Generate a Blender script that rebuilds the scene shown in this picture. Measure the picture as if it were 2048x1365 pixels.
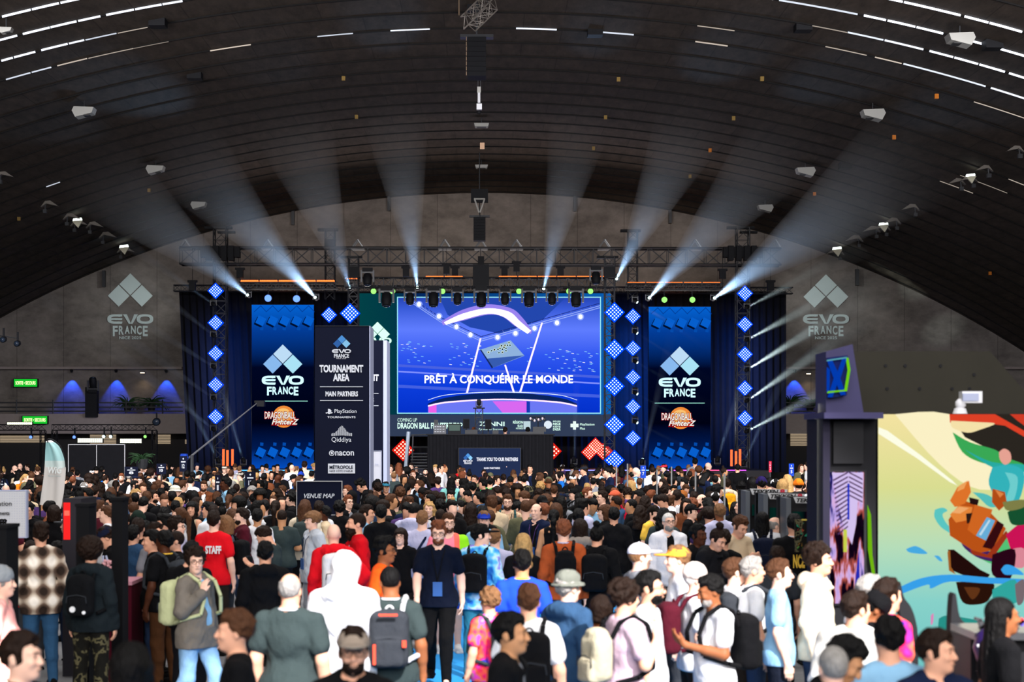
import bpy, math, random
import numpy as np
from mathutils import Vector, Matrix
for o in list(bpy.data.objects): bpy.data.objects.remove(o)
COL = bpy.context.scene.collection
SC = bpy.context.scene
R = math.radians
# ------------------------------------------------------------------ camera
F = 60.0/36.0*2048            # focal length in photo pixels
HX, HY, CH = 968.0, 876.0, 2.8  # vanishing point of the hall axis, camera height
cd = bpy.data.cameras.new('camera'); cam = bpy.data.objects.new('camera', cd); COL.objects.link(cam)
cam.location = (0, 0, CH); cam.rotation_euler = (R(90), 0, 0)
cd.lens = 60; cd.sensor_width = 36; cd.sensor_fit = 'HORIZONTAL'
cd.shift_x = (1024-HX)/2048; cd.shift_y = (HY-682.5)/2048
cd.clip_end = 400
cd.dof.use_dof = True; cd.dof.focus_distance = 48; cd.dof.aperture_fstop = 2.3
SC.camera = cam
# ------------------------------------------------------------------ world, exposure
w = bpy.data.worlds.new('world'); SC.world = w; w.use_nodes = True
w.node_tree.nodes['Background'].inputs[0].default_value = (.55, .62, .75, 1)
w.node_tree.nodes['Background'].inputs[1].default_value = .035
vs = SC.view_settings; vs.view_transform = 'Standard'; vs.look = 'None'; vs.exposure = 0; vs.gamma = 1; vs.use_curve_mapping = False
SC.cycles.max_bounces = 5; SC.cycles.diffuse_bounces = 2; SC.cycles.volume_bounces = 0
SC.cycles.volume_step_rate = 3; SC.cycles.volume_max_steps = 64
# ------------------------------------------------------------------ lights
def area(name, loc, tgt, sx, sy, power, col=(1, 1, 1), spread=180):
    l = bpy.data.lights.new(name, 'AREA'); l.shape = 'RECTANGLE'; l.size = sx; l.size_y = sy; l.energy = power; l.color = col; l.spread = R(spread)
    o = bpy.data.objects.new(name, l); COL.objects.link(o); o.location = loc
    o.rotation_euler = (Vector(tgt)-Vector(loc)).to_track_quat('-Z', 'Y').to_euler(); return o
def spot(name, loc, tgt, ang, power, col=(1, 1, 1), rad=.1, blend=.3):
    l = bpy.data.lights.new(name, 'SPOT'); l.spot_size = ang; l.energy = power; l.color = col; l.shadow_soft_size = rad; l.spot_blend = blend
    o = bpy.data.objects.new(name, l); COL.objects.link(o); o.location = loc
    o.rotation_euler = (Vector(tgt)-Vector(loc)).to_track_quat('-Z', 'Y').to_euler(); return o
# daylight that falls through the roof slots over the crowd
area('skylight_near', (3, 12, 13.2), (0, 16, 0), 24, 14, 1250, (1, .97, .95), 120)
area('skylight_middle', (0, 31, 13.6), (0, 33, 0), 30, 14, 4300, (1, .98, .97), 130)
for X in (-13, 13): area('skylight_far', (X, 39, 12.6), (X*.4, 60, 0), 10, 3, 2700, (.98, .97, 1), 110)
area('front_fill', (1, -6, 9), (0, 20, 0), 26, 8, 1650, (1, .97, .95), 78)  # unseen fill area added behind the camera to light the crowd from the front
# the patch of direct sun coming through the roof on to the front of the crowd
spot('sun_patch_right', (9, -1.5, 13.5), (2.1, 14.2, 1.2), R(15), 62000, (1, .96, .95), .15, .3)
spot('sun_patch_centre', (5, -3, 13.5), (-1.3, 13.2, 1.5), R(6.5), 60000, (1, .96, .97), .1, .3)
spot('sun_patch_left', (2, -3, 13.5), (-3.75, 12.5, 1.0), R(6), 140000, (1, .96, .95), .1, .4)
# hall lighting on the end wall, stage wash
for X in (-18, 18):
    spot('end_wall_wash', (X*.6, 82, 3.5), (X*1.05, 95, 7.2), R(75), 900, (.9, .92, 1), .5, 1)
spot('end_wall_wash', (-3, 88, 11.9), (0, 95, 12.5), R(120), 420, (1, .85, .72), .8, 1)
spot('end_wall_wash', (9, 88, 11), (9, 95, 11.5), R(120), 360, (1, .85, .72), .8, 1)
spot('end_wall_wash', (-9, 88, 11), (-9, 95, 11.5), R(120), 300, (1, .82, .7), .8, 1)
for X, sx, pw in ((7.3, .7, 620), (12.9, 1.6, 300), (-12.9, 1.6, 260), (-7.6, .6, 120)):
    area('stage_blue_wash', (X, 84.6, 5.2), (X, 86.3, 5.0), sx, 6.5, pw, (.008, .15, 1), 140)
area('ceiling_fill', (0, 82, 8.6), (0, 78, 16), 24, 1.5, 380, (1, .9, .85), 150)  # unseen upward area, added to lift the ceiling near the stage
# ------------------------------------------------------------------ helpers
def P(px, py, Y): return Vector(((px-HX)*Y/F, Y, CH+(HY-py)*Y/F))
MC = {}
def mat(name, col=(.5, .5, .5), rough=.7, em=0, emc=None, metal=0, vary=.0, vs_=6, alpha=1, pat=None, tex=None):
    key = (name,)
    if key in MC: return MC[key]
    m = bpy.data.materials.new(name); m.use_nodes = True; n = m.node_tree.nodes; L = m.node_tree.links
    b = n['Principled BSDF']; b.inputs['Base Color'].default_value = (*col, 1); b.inputs['Roughness'].default_value = rough
    b.inputs['Metallic'].default_value = metal; b.inputs['Specular IOR Level'].default_value = .15 if rough > .5 else .3
    if em:
        b.inputs['Emission Color'].default_value = (*(emc or col), 1); b.inputs['Emission Strength'].default_value = em
        b.inputs['Base Color'].default_value = (0, 0, 0, 1)
        m.cycles.emission_sampling = 'NONE'; b.inputs['Specular IOR Level'].default_value = 0
    if vary:
        tc = n.new('ShaderNodeTexCoord'); nz = n.new('ShaderNodeTexNoise'); nz.inputs['Scale'].default_value = vs_; nz.inputs['Detail'].default_value = 5
        mr = n.new('ShaderNodeMapRange'); mr.inputs[3].default_value = 1-vary; mr.inputs[4].default_value = 1+vary
        mx = n.new('ShaderNodeMix'); mx.data_type = 'RGBA'; mx.blend_type = 'MULTIPLY'; mx.inputs[0].default_value = 1
        mx.inputs[6].default_value = (*col, 1)
        L.new(tc.outputs['Object'], nz.inputs['Vector']); L.new(nz.outputs[0], mr.inputs[0]); L.new(mr.outputs[0], mx.inputs[7])
        L.new(mx.outputs[2], b.inputs['Base Color'])
    MC[key] = m; return m
def lin(h):
    h = h.lstrip('#'); return tuple(((int(h[i:i+2], 16)/255)**2.2) for i in (0, 2, 4))
def tag(o, label=None, cat=None, group=None, kind=None):
    if label: o['label'] = label
    if cat: o['category'] = cat
    if group: o['group'] = group
    if kind: o['kind'] = kind
    return o
def empty(name, loc, rz=0, label=None, cat=None, group=None):
    o = bpy.data.objects.new(name, None); o.empty_display_size = .1; COL.objects.link(o); o.location = loc; o.rotation_euler = (0, 0, rz)
    return tag(o, label, cat, group)
def link(name, me, m=None, parent=None, world=True):
    o = bpy.data.objects.new(name, me); COL.objects.link(o)
    if m:
        if not me.materials: me.materials.append(m)
        else:
            o.material_slots[0].link = 'OBJECT'; o.material_slots[0].material = m
    if parent:
        o.parent = parent
        if world: o.matrix_parent_inverse = (Matrix.Translation(parent.location) @ parent.rotation_euler.to_matrix().to_4x4()).inverted()
    return o
class MB:
    def __init__(s): s.v = []; s.f = []
    def add(s, vs, fs):
        k = len(s.v); s.v += [tuple(v) for v in vs]; s.f += [tuple(i+k for i in f) for f in fs]; return s
    def box(s, c, d, rot=None):
        c = Vector(c); hx, hy, hz = d[0]/2, d[1]/2, d[2]/2
        vs = [Vector((x*hx, y*hy, z*hz)) for x in (-1, 1) for y in (-1, 1) for z in (-1, 1)]
        if rot is not None: vs = [rot @ v for v in vs]
        return s.add([c+v for v in vs], [(0, 1, 3, 2), (4, 6, 7, 5), (0, 4, 5, 1), (2, 3, 7, 6), (0, 2, 6, 4), (1, 5, 7, 3)])
    def bar(s, a, b, r, n=6, r2=None, cap=True):
        a = Vector(a); b = Vector(b); d = (b-a)
        if d.length < 1e-6: return s
        q = d.to_track_quat('Z', 'Y'); r2 = r if r2 is None else r2
        vs = []
        for p, rr in ((a, r), (b, r2)):
            for i in range(n):
                t = 2*math.pi*(i+.5)/n; vs.append(p+q @ Vector((rr*math.cos(t), rr*math.sin(t), 0)))
        fs = [(i, (i+1) % n, n+(i+1) % n, n+i) for i in range(n)]
        if cap: fs += [tuple(range(n-1, -1, -1)), tuple(range(n, 2*n))]
        return s.add(vs, fs)
    def lathe(s, prof, c=(0, 0, 0), n=16, q=None):
        c = Vector(c); vs = []; fs = []
        for r, z in prof:
            for i in range(n):
                t = 2*math.pi*i/n; v = Vector((r*math.cos(t), r*math.sin(t), z)); vs.append(c+(q @ v if q else v))
        for j in range(len(prof)-1):
            for i in range(n): fs.append((j*n+i, j*n+(i+1) % n, (j+1)*n+(i+1) % n, (j+1)*n+i))
        fs.append(tuple(range(n-1, -1, -1))); fs.append(tuple(range((len(prof)-1)*n, len(prof)*n)))
        return s.add(vs, fs)
    def prism(s, pts, off):      # polygon (list of Vectors) extruded by off
        n = len(pts); off = Vector(off); vs = [Vector(p) for p in pts]+[Vector(p)+off for p in pts]
        return s.add(vs, [tuple(range(n)), tuple(range(2*n-1, n-1, -1))]+[(i, n+i, n+(i+1) % n, (i+1) % n) for i in range(n)])
    def mesh(s, name, smooth=False):
        me = bpy.data.meshes.new(name); me.from_pydata(s.v, [], s.f); me.update()
        if smooth: me.polygons.foreach_set('use_smooth', [True]*len(me.polygons))
        return me
    def build(s, name, m, parent=None, smooth=False): return link(name, s.mesh(name, smooth), m, parent)
def struct(name, mb, m): o = mb.build(name, m); o['kind'] = 'structure'; return o
def flat(name, pts, Y, m, parent=None, th=.03):     # a flat sheet of outline pts (photo pixels) standing at distance Y, th thick
    return MB().prism([P(x, y, Y) for x, y in pts], (0, th, 0)).build(name, m, parent)
def rect(x0, y0, x1, y1): return [(x0, y0), (x1, y0), (x1, y1), (x0, y1)]
TEXTC = {}
def text(s, x0, y0, x1, y1, Y, m, parent, name='lettering', bold=.02, shear=0, q=None, ext=.004):
    """letters of s filling the box x0..x1, y0..y1 (photo pixels) on the plane at distance Y"""
    c = bpy.data.curves.new(name, 'FONT'); c.body = s; c.size = 1; c.offset = bold; c.shear = shear; c.resolution_u = 3
    o = bpy.data.objects.new(name, c); COL.objects.link(o); dg = bpy.context.evaluated_depsgraph_get(); dg.update()
    me = bpy.data.meshes.new_from_object(o.evaluated_get(dg)); bpy.data.objects.remove(o)
    n = len(me.vertices); co = np.zeros(n*3); me.vertices.foreach_get('co', co); co = co.reshape(-1, 3)
    mn = co.min(0); mx = co.max(0); a = P(x0, y1, Y); b = P(x1, y0, Y)
    out = np.zeros_like(co)
    u = (co[:, 0]-mn[0])/(mx[0]-mn[0]); v = (co[:, 1]-mn[1])/max(mx[1]-mn[1], 1e-6)
    if q is None:
        out[:, 0] = a.x+u*(b.x-a.x); out[:, 2] = a.z+v*(b.z-a.z); out[:, 1] = Y
    else:      # q: (origin, udir, vdir) full vectors
        o_, ud, vd = [np.array(t) for t in q]; out = o_+u[:, None]*ud+v[:, None]*vd
    me.vertices.foreach_set('co', out.ravel()); me.update(); me.materials.clear()
    return link(name, me, m, parent)
# ------------------------------------------------------------------ the vault
RV, APEX = 55.5, 16.45; ZC = APEX-RV; XC = 0.0
def arch(th, r=RV): return Vector((XC+r*math.sin(th), 0, ZC+r*math.cos(th)))
def hit_vault(px, py, r=RV):
    dx = (px-HX)/F; dz = (HY-py)/F
    a = dx*dx+dz*dz; b = 2*dz*(CH-ZC); c = (CH-ZC)**2-r*r
    t = (-b+math.sqrt(b*b-4*a*c))/(2*a); return Vector((dx*t, t, CH+dz*t))
def concrete(name, c1, c2, sx=1.0, sy=1.0, boards=True):
    m = bpy.data.materials.new(name); m.use_nodes = True; n = m.node_tree.nodes; L = m.node_tree.links; b = n['Principled BSDF']; b.inputs['Roughness'].default_value = .85
    b.inputs['Specular IOR Level'].default_value = .2
    uv = n.new('ShaderNodeUVMap') if boards else n.new('ShaderNodeTexCoord'); src = uv.outputs[0] if boards else uv.outputs['Object']
    br = n.new('ShaderNodeTexBrick'); br.inputs['Scale'].default_value = 1; br.inputs['Brick Width'].default_value = 2.6; br.inputs['Row Height'].default_value = 2.1 if boards else 3
    br.inputs['Mortar Size'].default_value = .018; br.inputs['Color1'].default_value = (*c1, 1); br.inputs['Color2'].default_value = (*c2, 1); br.inputs['Mortar'].default_value = (*[x*.55 for x in c1], 1); br.inputs['Bias'].default_value = 0
    mp = n.new('ShaderNodeMapping'); mp.inputs['Scale'].default_value = (sx, sy, 1); nz = n.new('ShaderNodeTexNoise'); nz.inputs['Scale'].default_value = .9; nz.inputs['Detail'].default_value = 8; nz.inputs['Roughness'].default_value = .7
    mr = n.new('ShaderNodeMapRange'); mr.inputs[1].default_value = .3; mr.inputs[2].default_value = .7; mr.inputs[3].default_value = .55; mr.inputs[4].default_value = 1.4
    mx = n.new('ShaderNodeMix'); mx.data_type = 'RGBA'; mx.blend_type = 'MULTIPLY'; mx.inputs[0].default_value = 1
    L.new(src, br.inputs['Vector']); L.new(src, mp.inputs['Vector']); L.new(mp.outputs[0], nz.inputs['Vector']); L.new(nz.outputs[0], mr.inputs[0])
    L.new(br.outputs[0], mx.inputs[6]); L.new(mr.outputs[0], mx.inputs[7]); L.new(mx.outputs[2], b.inputs['Base Color']); return m
M_ceil = concrete('vault_concrete', (.07, .052, .04), (.056, .043, .034), 3.0, .8)
M_black = mat('black_metal', (.008, .008, .01), .6, vary=.2)
M_dark = mat('dark_metal', (.035, .036, .04), .4, vary=.2)
M_cloth_black = mat('black_drape', (.006, .006, .008), .9, vary=.3)
N_A = 72; TH = R(46); PITCH = 2.1; Y0 = -8.4; NB = 50; Y1 = 96.6
def band_y(j): return Y0+j*PITCH
vs_, fs_, uvs = [], [], []
me = bpy.data.meshes.new('ceiling')
for j in range(NB):
    for (y, r) in ((band_y(j), RV-.03), (band_y(j+1), RV), ):
        for i in range(N_A+1):
            t = -TH+2*TH*i/N_A; p = arch(t, r); vs_.append((p.x, y, p.z)); uvs.append((RV*t, y))
k = N_A+1
for j in range(NB):
    for a, b in ((2*j, 2*j+1), (2*j+1, 2*j+2)):
        if b >= 2*NB: continue
        for i in range(N_A): fs_.append((a*k+i, a*k+i+1, b*k+i+1, b*k+i))
me.from_pydata(vs_, [], fs_); ul = me.uv_layers.new(name='UVMap')
buf = np.array([uvs[l.vertex_index] for l in me.loops], dtype=np.float32).ravel(); ul.data.foreach_set('uv', buf)
tag(link('ceiling', me, M_ceil), kind='structure')
# joints between the roof boards
mb = MB()
for j in range(20, NB):
    y = band_y(j); pts = [arch(-TH+2*TH*i/N_A, RV-.02) for i in range(N_A+1)]
    for a, b in zip(pts, pts[1:]): mb.bar((a.x, y, a.z), (b.x, y, b.z), .04, 4, cap=False)
tag(mb.build('trim_1', mat('joint_dark', (.012, .011, .011), .9)), kind='structure')
# glazed roof slots, daylight behind the panes (photo-measured slots snapped to their roof step)
SLOTS = [  # x0,y0,x1,y1, brightness, height
 (8,35,64,20,2.2,.09),(66,19,120,7,2.2,.08),(123,6,165,0,2,.08),(0,80,35,70,2,.08),(45,66,98,52,2,.08),(99,51,151,39,1.8,.07),(154,38,200,30,1.6,.06),(211,27,265,14,1.7,.06),(267,13,320,3,1.6,.05),(322,3,362,-4,1.5,.05),
 (0,118,22,111,1.8,.06),(24,110,67,99,1.8,.06),(78,95,130,81,1.6,.06),(132,80,163,73,1.3,.045),(165,72,227,58,.8,.03),(229,57,290,46,.5,.02),(5,152,54,138,.9,.035),(56,137,96,127,.9,.035),(107,123,167,108,.6,.03),(169,107,260,87,.45,.02),(261,87,330,72,.3,.015),
 (412,88,495,76,.7,.03),(630,60,702,53,.8,.03),(778,47,858,44,1.3,.035),(1033,45,1115,49,1.3,.035),(1195,55,1270,61,.9,.035),(1393,77,1458,86,.6,.03),(1396,47,1470,58,.5,.02),(90,371,120,363,.8,.03),
 (1875,-2,1935,14,4,.16),(1945,17,1993,30,4,.17),(1995,31,2060,50,4,.17),(1703,-1,1733,5,2.5,.08),(1743,7,1790,18,3,.09),(1792,19,1847,32,3,.09),(1849,33,1901,47,3,.1),(1953,62,2015,80,3,.1),(2017,81,2060,95,3,.1),
 (1518,-1,1542,3,1.2,.035),(1553,6,1707,36,1.0,.035),(1719,39,1761,50,2.6,.07),(1764,51,1818,64,2.8,.07),(1820,65,1871,79,2.8,.08),(1880,82,1925,93,2.8,.08),(1927,94,1979,109,2.8,.085),(1981,110,2031,128,2.8,.085),(2040,130,2060,138,2.8,.08),
 (1690,69,1760,85,1.1,.035),(1762,86,1837,106,1.5,.04),(1848,110,1895,122,2.2,.06),(1897,123,1944,136,2.4,.06),(1946,137,1993,154,2.6,.065),(2002,156,2055,174,2.6,.07),(1745,117,1800,128,.7,.025),(1802,130,1960,179,1.1,.035),(1969,183,2055,211,1.3,.04),(1940,207,2033,245,.6,.02),(1650,92,1730,112,.5,.02),(1900,360,2020,382,.35,.015),(2020,355,2055,370,.5,.02),(1620,55,1690,68,.4,.02),
 (1895,352,1958,379,.4,.02)]
fr_mb = MB(); k = 0
for (x0, y0, x1, y1, e, h) in SLOTS:
    h *= 1.35 if x0 > 1000 else 1.15
    a = hit_vault(x0, y0); b = hit_vault(x1, y1); yy = (a.y+b.y)/2; j = round((yy-Y0)/PITCH); yy = band_y(j)
    ta = math.asin((a.x)/RV); tb = math.asin((b.x)/RV); pa = []; n = 5
    for i in range(n+1):
        t = ta+(tb-ta)*i/n; pa.append(arch(t, RV-.06))
    m = mat('daylight_pane_%.2f' % e, (1, 1, 1), em=e, emc=(.82, .88, 1) if e > .7 else (1, .85, .72))
    mb = MB()
    for p, q_ in zip(pa, pa[1:]):
        d = (q_-p).normalized(); u = Vector((-d.z, 0, d.x)); 
        if u.z < 0: u = -u
        mb.prism([Vector((p.x, yy-.03, p.z)), Vector((q_.x, yy-.03, q_.z)), Vector((q_.x, yy-.03, q_.z))+u*h, Vector((p.x, yy-.03, p.z))+u*h], (0, .02, 0))
    k += 1; struct('window_%d' % k, mb, m)
# ------------------------------------------------------------------ floor, end wall
def floor_mat():
    m = concrete('polished_floor', (.2, .2, .205), (.19, .19, .2), 1, 1, False); m.node_tree.nodes['Principled BSDF'].inputs['Roughness'].default_value = .45; return m
struct('floor', MB().box((0, 45, -.1), (90, 120, .2)), floor_mat())
o = MB().box((0, 16, .006), (4.5, 26, .012)).build('aisle_carpet', mat('blue_carpet', lin('2f8fd6'), .95, vary=.12, vs_=40)); tag(o, 'bright blue carpet strip laid along the aisle through the crowd', 'carpet')
YW = 95.0
M_wall = concrete('end_wall_concrete', (.2, .175, .155), (.19, .165, .148), .6, .6, False)
pts = [arch(-TH+2*TH*i/N_A, RV+.1) for i in range(N_A+1)]
struct('wall_back', MB().prism([Vector((p.x, YW, p.z)) for p in pts]+[Vector((40, YW, -.2)), Vector((-40, YW, -.2))], (0, .5, 0)), M_wall)
# side walls under the springing of the vault
sp = arch(TH, RV)
for s_, nm in ((-1, 'wall_left'), (1, 'wall_right')):
    struct(nm, MB().box((s_*(sp.x+.2), 44, sp.z/2), (.4, 105, abs(sp.z)+.8)), M_wall)
for x, y in ((586, 424), (778, 396), (1150, 397), (1340, 421), (1714, 545), (208, 548)):
    o = MB().box(P(x, y+10, YW-.2), (.16, .3, .9)).build('wall_bracket', M_dark)
    tag(o, 'small dark bracket high on the end wall, %s' % {586: 'left beam side', 778: 'second from left beam', 1150: 'right of hoist speaker', 1340: 'above the right truss', 1714: 'at the right roof line', 208: 'at the left roof line'}[x], 'bracket', 'brackets on the end wall')
# galleries either side of the stage
M_plaster = mat('gallery_plaster', (.3, .25, .23), .8, vary=.12)
YG = 91.0
def gallery(x0, x1, nm):
    a = P(x0, 828, YG); b = P(x1, 868, YG)
    struct('trim_%s' % nm, MB().box(((a.x+b.x)/2, (YG+YW)/2, (a.z+b.z)/2), (b.x-a.x, YW-YG, a.z-b.z)), M_plaster)
    return a, b
gallery(-400, 372, '2'); gallery(1560, 2300, '3')
for (x0, x1, nm) in ((-60, 366, 'left'), (1560, 1662, 'right')):
    r = empty('gallery_railing', P((x0+x1)/2, 828, YG), 0, 'thin metal railing along the %s gallery edge' % nm, 'railing')
    for y in (806, 815, 823): MB().bar(P(x0, y, YG+.1), P(x1, y, YG+.1), .035).build('rail', M_dark, r)
    x = x0+20
    while x < x1:
        MB().bar(P(x, 800, YG+.1), P(x, 829, YG+.1), .04).build('post', M_dark, r); x += 73
    # wall ledge above gallery and dark base wall behind the rail
    struct('trim_%s' % ('4' if nm == 'left' else '5'), MB().box(((P(x0-300 if nm == 'left' else x0, 737, YW).x+P(x1 if nm == 'left' else 2300, 737, YW).x)/2, YW-.2, P(0, 737, YW).z), (abs(P(x1 if nm == 'left' else 2300, 0, YW).x-P(x0-300 if nm == 'left' else x0, 0, YW).x), .5, .14)), M_plaster)
# ground floor openings under the galleries: lit back rooms with slatted shutters
M_warm = mat('warm_lit_room', (.8, .6, .4), em=.36, emc=(1, .76, .5), vary=0)
M_shut = mat('slat_dark', (.2, .17, .13), .6)
for i, (x0, y0, x1, y1) in enumerate(((0, 872, 90, 886), (180, 870, 232, 888), (312, 870, 341, 888), (370, 880, 380, 888), (1581, 868, 1632, 892))):
    r = empty('service_counter', P((x0+x1)/2, y1, 92.6), 0, ['far left', 'behind the floodlights,', 'right of the floodlights,', 'beside the left drape,', 'at right beside the tall booth,'][i]+' warm lit slatted shutter under the gallery', 'shutter', 'lit shutters under the galleries')
    flat('panel', rect(x0, y0, x1, y1), 92.6, M_warm, r); mbs = MB()
    y = y0+3
    while y < y1: mbs.box(P((x0+x1)/2, y, 92.5), ((x1-x0)*92.5/F, .05, .03)); y += 3.2
    mbs.build('slats', M_shut, r)
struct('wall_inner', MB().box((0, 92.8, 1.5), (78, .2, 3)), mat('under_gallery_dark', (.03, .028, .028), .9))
# blue uplighters / small warm lamps on the wall ledge
for i, (x, y) in enumerate(((143, 741), (232, 741), (332, 741), (1590, 741))):
    p = P(x, y, YW-.35); spot('blue_wall_spot', p+Vector((0, 0, -.17)), P(x, 800, YW-.05), R(64), 420, (.01, .07, 1), .03, .4)
    r = MB().lathe([(.06, -.12), (.09, 0), (.05, .1)], p, 10).build('wall_spotlight', M_black); tag(r, 'small blue spotlight under the wall ledge, '+['leftmost', 'middle of three', 'rightmost of three by the drape', 'at right behind the drape'][i], 'spotlight', 'blue spotlights under the ledge')
for i, (x, y) in enumerate(((285, 744), (1617, 746))):
    p = P(x, y, YW-.5); spot('ledge_lamp_light', p+Vector((0, 0, -.12)), P(x, 800, YW-.3), R(110), 16, (1, .75, .45), .03, 1)
    r = empty('wall_lamp', p, 0, 'small warm bulkhead lamp under the ledge above the %s gallery' % ('left' if i == 0 else 'right'), 'lamp')
    MB().box(p, (.25, .2, .08)).build('housing', M_dark, r); MB().box(p+Vector((0, -.02, -.06)), (.22, .16, .05)).build('lens', mat('warm_lens', (1, .8, .5), em=2.5, emc=(1, .8, .55)), r)
# plants on the galleries
M_leaf = mat('dark_green_leaf', (.03, .075, .03), .6, vary=.4, vs_=3)
rnd = random.Random(4)
def plant(x, y, Y, h, label):
    b = P(x, y, Y); r = empty('potted_palm', b, 0, label, 'plant'); mbs = MB()
    for i in range(46):
        a = rnd.uniform(0, 6.28); l = h*rnd.uniform(.6, 1.1); pr = b+Vector((0, 0, .3)); el = rnd.uniform(.5, 1.4)
        for k_ in range(5):
            el -= .28; q_ = pr+Vector((math.cos(a)*math.cos(el), math.sin(a)*math.cos(el), math.sin(el)))*l/5
            mbs.bar(pr, q_, .05*(1-k_/6), 4, .05*(1-(k_+1)/6), False); pr = q_
    mbs.build('fronds', M_leaf, r); MB().lathe([(.18, 0), (.25, .35)], b, 12).build('pot', M_dark, r)
plant(255, 822, 91.9, 1.1, 'bushy potted palm on the left gallery, left of the pair'); plant(303, 822, 93.2, 1.1, 'bushy potted palm on the left gallery, right of the pair')
plant(1580, 822, 91.9, 1.2, 'tall potted palm on the right gallery beside the drape'); plant(1620, 822, 93.2, .9, 'low potted palm on the right gallery near the booth')
plant(284, 938, 62, .55, 'dark round shrub in front of the black partition panels')
# exit signs
M_exit = mat('exit_green', (0, .5, .02), em=1.0, emc=(.01, .55, .03)); M_exitw = mat('exit_letters', (1, 1, .7), em=1.6, emc=(.9, 1, .5))
for (x0, y0, x1, y1, l) in ((28, 759, 74, 774, 'green exit sign on the wall under the left ledge'), (45, 833, 94, 848, 'green exit sign hanging on the front of the left gallery')):
    Y = YW-.3 if y0 < 800 else YG-.3
    r = empty('exit_sign', P((x0+x1)/2, y1, Y), 0, l, 'exit sign'); flat('case', rect(x0-2, y0-1, x1+2, y1+1), Y+.02, M_black, r, .15); flat('lit_face', rect(x0, y0, x1, y1), Y, M_exit, r)
    text('SORTIE • SECOURS', x0+3, y0+4, x1-3, y1-4, Y-.03, M_exitw, r)
# ------------------------------------------------------------------ truss work
def truss_mb(a, b, w, h, up=Vector((0, 0, 1)), seg=None, r=.035, mb=None):
    mb = mb or MB(); a = Vector(a); b = Vector(b); d = (b-a); L = d.length; d.normalize(); side = d.cross(up).normalized(); u = side.cross(d).normalized()
    cs = [side*sx*w/2+u*sz*h/2 for sx, sz in ((-1, -1), (1, -1), (1, 1), (-1, 1))]
    for c in cs: mb.bar(a+c, b+c, r, 5)
    n = max(1, int(round(L/(seg or h)))); 
    for i in range(n):
        p = a+d*L*i/n; q = a+d*L*(i+1)/n
        for k in range(4):
            c0, c1 = cs[k], cs[(k+1) % 4]
            if i % 2: c0, c1 = c1, c0
            mb.bar(p+c0, q+c1, r*.6, 4, cap=False); mb.bar(p+c0, p+c1, r*.5, 4, cap=False)
    return mb
M_truss = mat('black_truss', (.022, .022, .025), .5)
def truss(name, a, b, w, h, label, seg=None, r=.035, mm=None, cat='truss', group=None):
    o = truss_mb(a, b, w, h, Vector((0, 1, 0)) if abs((Vector(b)-Vector(a)).normalized().z) > .8 else Vector((0, 0, 1)), seg, r).build(name, mm or M_truss); return tag(o, label, cat, group)
YB = 84.0
truss('roof_truss', P(362, 513, 83.2), P(1560, 515, 83.2), .8, .8, 'long high black truss spanning behind the stage below the end wall', .9, .055)
truss('drape_truss', P(348, 577, 85.2), P(1585, 582, 85.2), .3, .3, 'thin lower truss carrying the black stage drapes', .35, .03)
truss('front_truss', P(690, 566, 79), P(1232, 566, 79), .45, .45, 'black lighting truss holding moving heads above the main screen', .45, .035)
truss('side_truss', P(470, 572, 82.2), P(676, 572, 82.2), .3, .3, 'short truss above the left side screen under orange bars', .35)
truss('side_truss', P(1252, 574, 82.2), P(1446, 574, 82.2), .3, .3, 'short truss above the right side screen under orange bars', .35)
for i, (x, y0, y1, Y, w_) in enumerate(((441, 456, 945, 83, .6), (660, 460, 600, 83.8, .45), (1265, 462, 600, 83.8, .45), (1485, 456, 945, 83, .6), (707, 515, 945, 79, .45), (1219, 515, 947, 79, .45))):
    r = empty('truss_tower', (P(x, 0, Y).x, Y, 1.0), 0, ['black truss tower at the left end of the stage', 'short hoist tower left above the tall totem', 'short hoist tower right of the main screen top', 'black truss tower at the right end of the stage', 'front tower on the left edge of the main screen', 'front tower on the right edge of the main screen'][i], 'truss tower')
    truss_mb(P(x, y0, Y), (P(x, 0, Y).x, Y, max(P(x, y1, Y).z, 1.0)), w_, w_, Vector((0, 1, 0)), w_, .035).build('mast', M_truss, r)
    mb = MB(); mb.box(P(x-4, y0, Y), (w_*2.2, .3, .12)); mb.box(P(x+12, y0+9, Y+.3), (w_*1.4, .3, .1)) if i in (0, 3) else None
    mb.build('top_beam', M_black, r)
    mb = MB()
    if i in (0, 3):
        for dx in (-24, -8, 8, 22): mb.box(P(x+dx, 507, Y-.4), (.26, .5, .7))
        mb.box(P(x, 505, Y-.2), (1.9, .5, .5))
    else: mb.box(P(x, y0+30, Y-.3), (.5, .3, .5))
    mb.build('hoist_motor', M_black, r)
for i, x in enumerate((372, 537, 716, 890, 962, 1033, 1209, 1390, 1549)):
    mb = MB(); 
    for dy in (-.25, .25):
        a, b, c = P(x-13, 499, 83.2), P(x+13, 499, 83.2), P(x, 480, 83.2)
        for p, q in ((a, b), (b, c), (a, c)): mb.bar(p+Vector((0, dy, 0)), q+Vector((0, dy, 0)), .04, 5)
    mb.bar(P(x, 480, 82.95), P(x, 480, 83.45), .04, 5)
    tag(mb.build('truss_hanger', mat('grey_steel', (.28, .28, .28), .4, metal=.4)), 'triangular steel hanger on the high roof truss, '+['first', 'second', 'third', 'fourth', 'fifth', 'sixth', 'seventh', 'eighth', 'ninth'][i]+' from left', 'hanger', 'triangular truss hangers')
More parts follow.
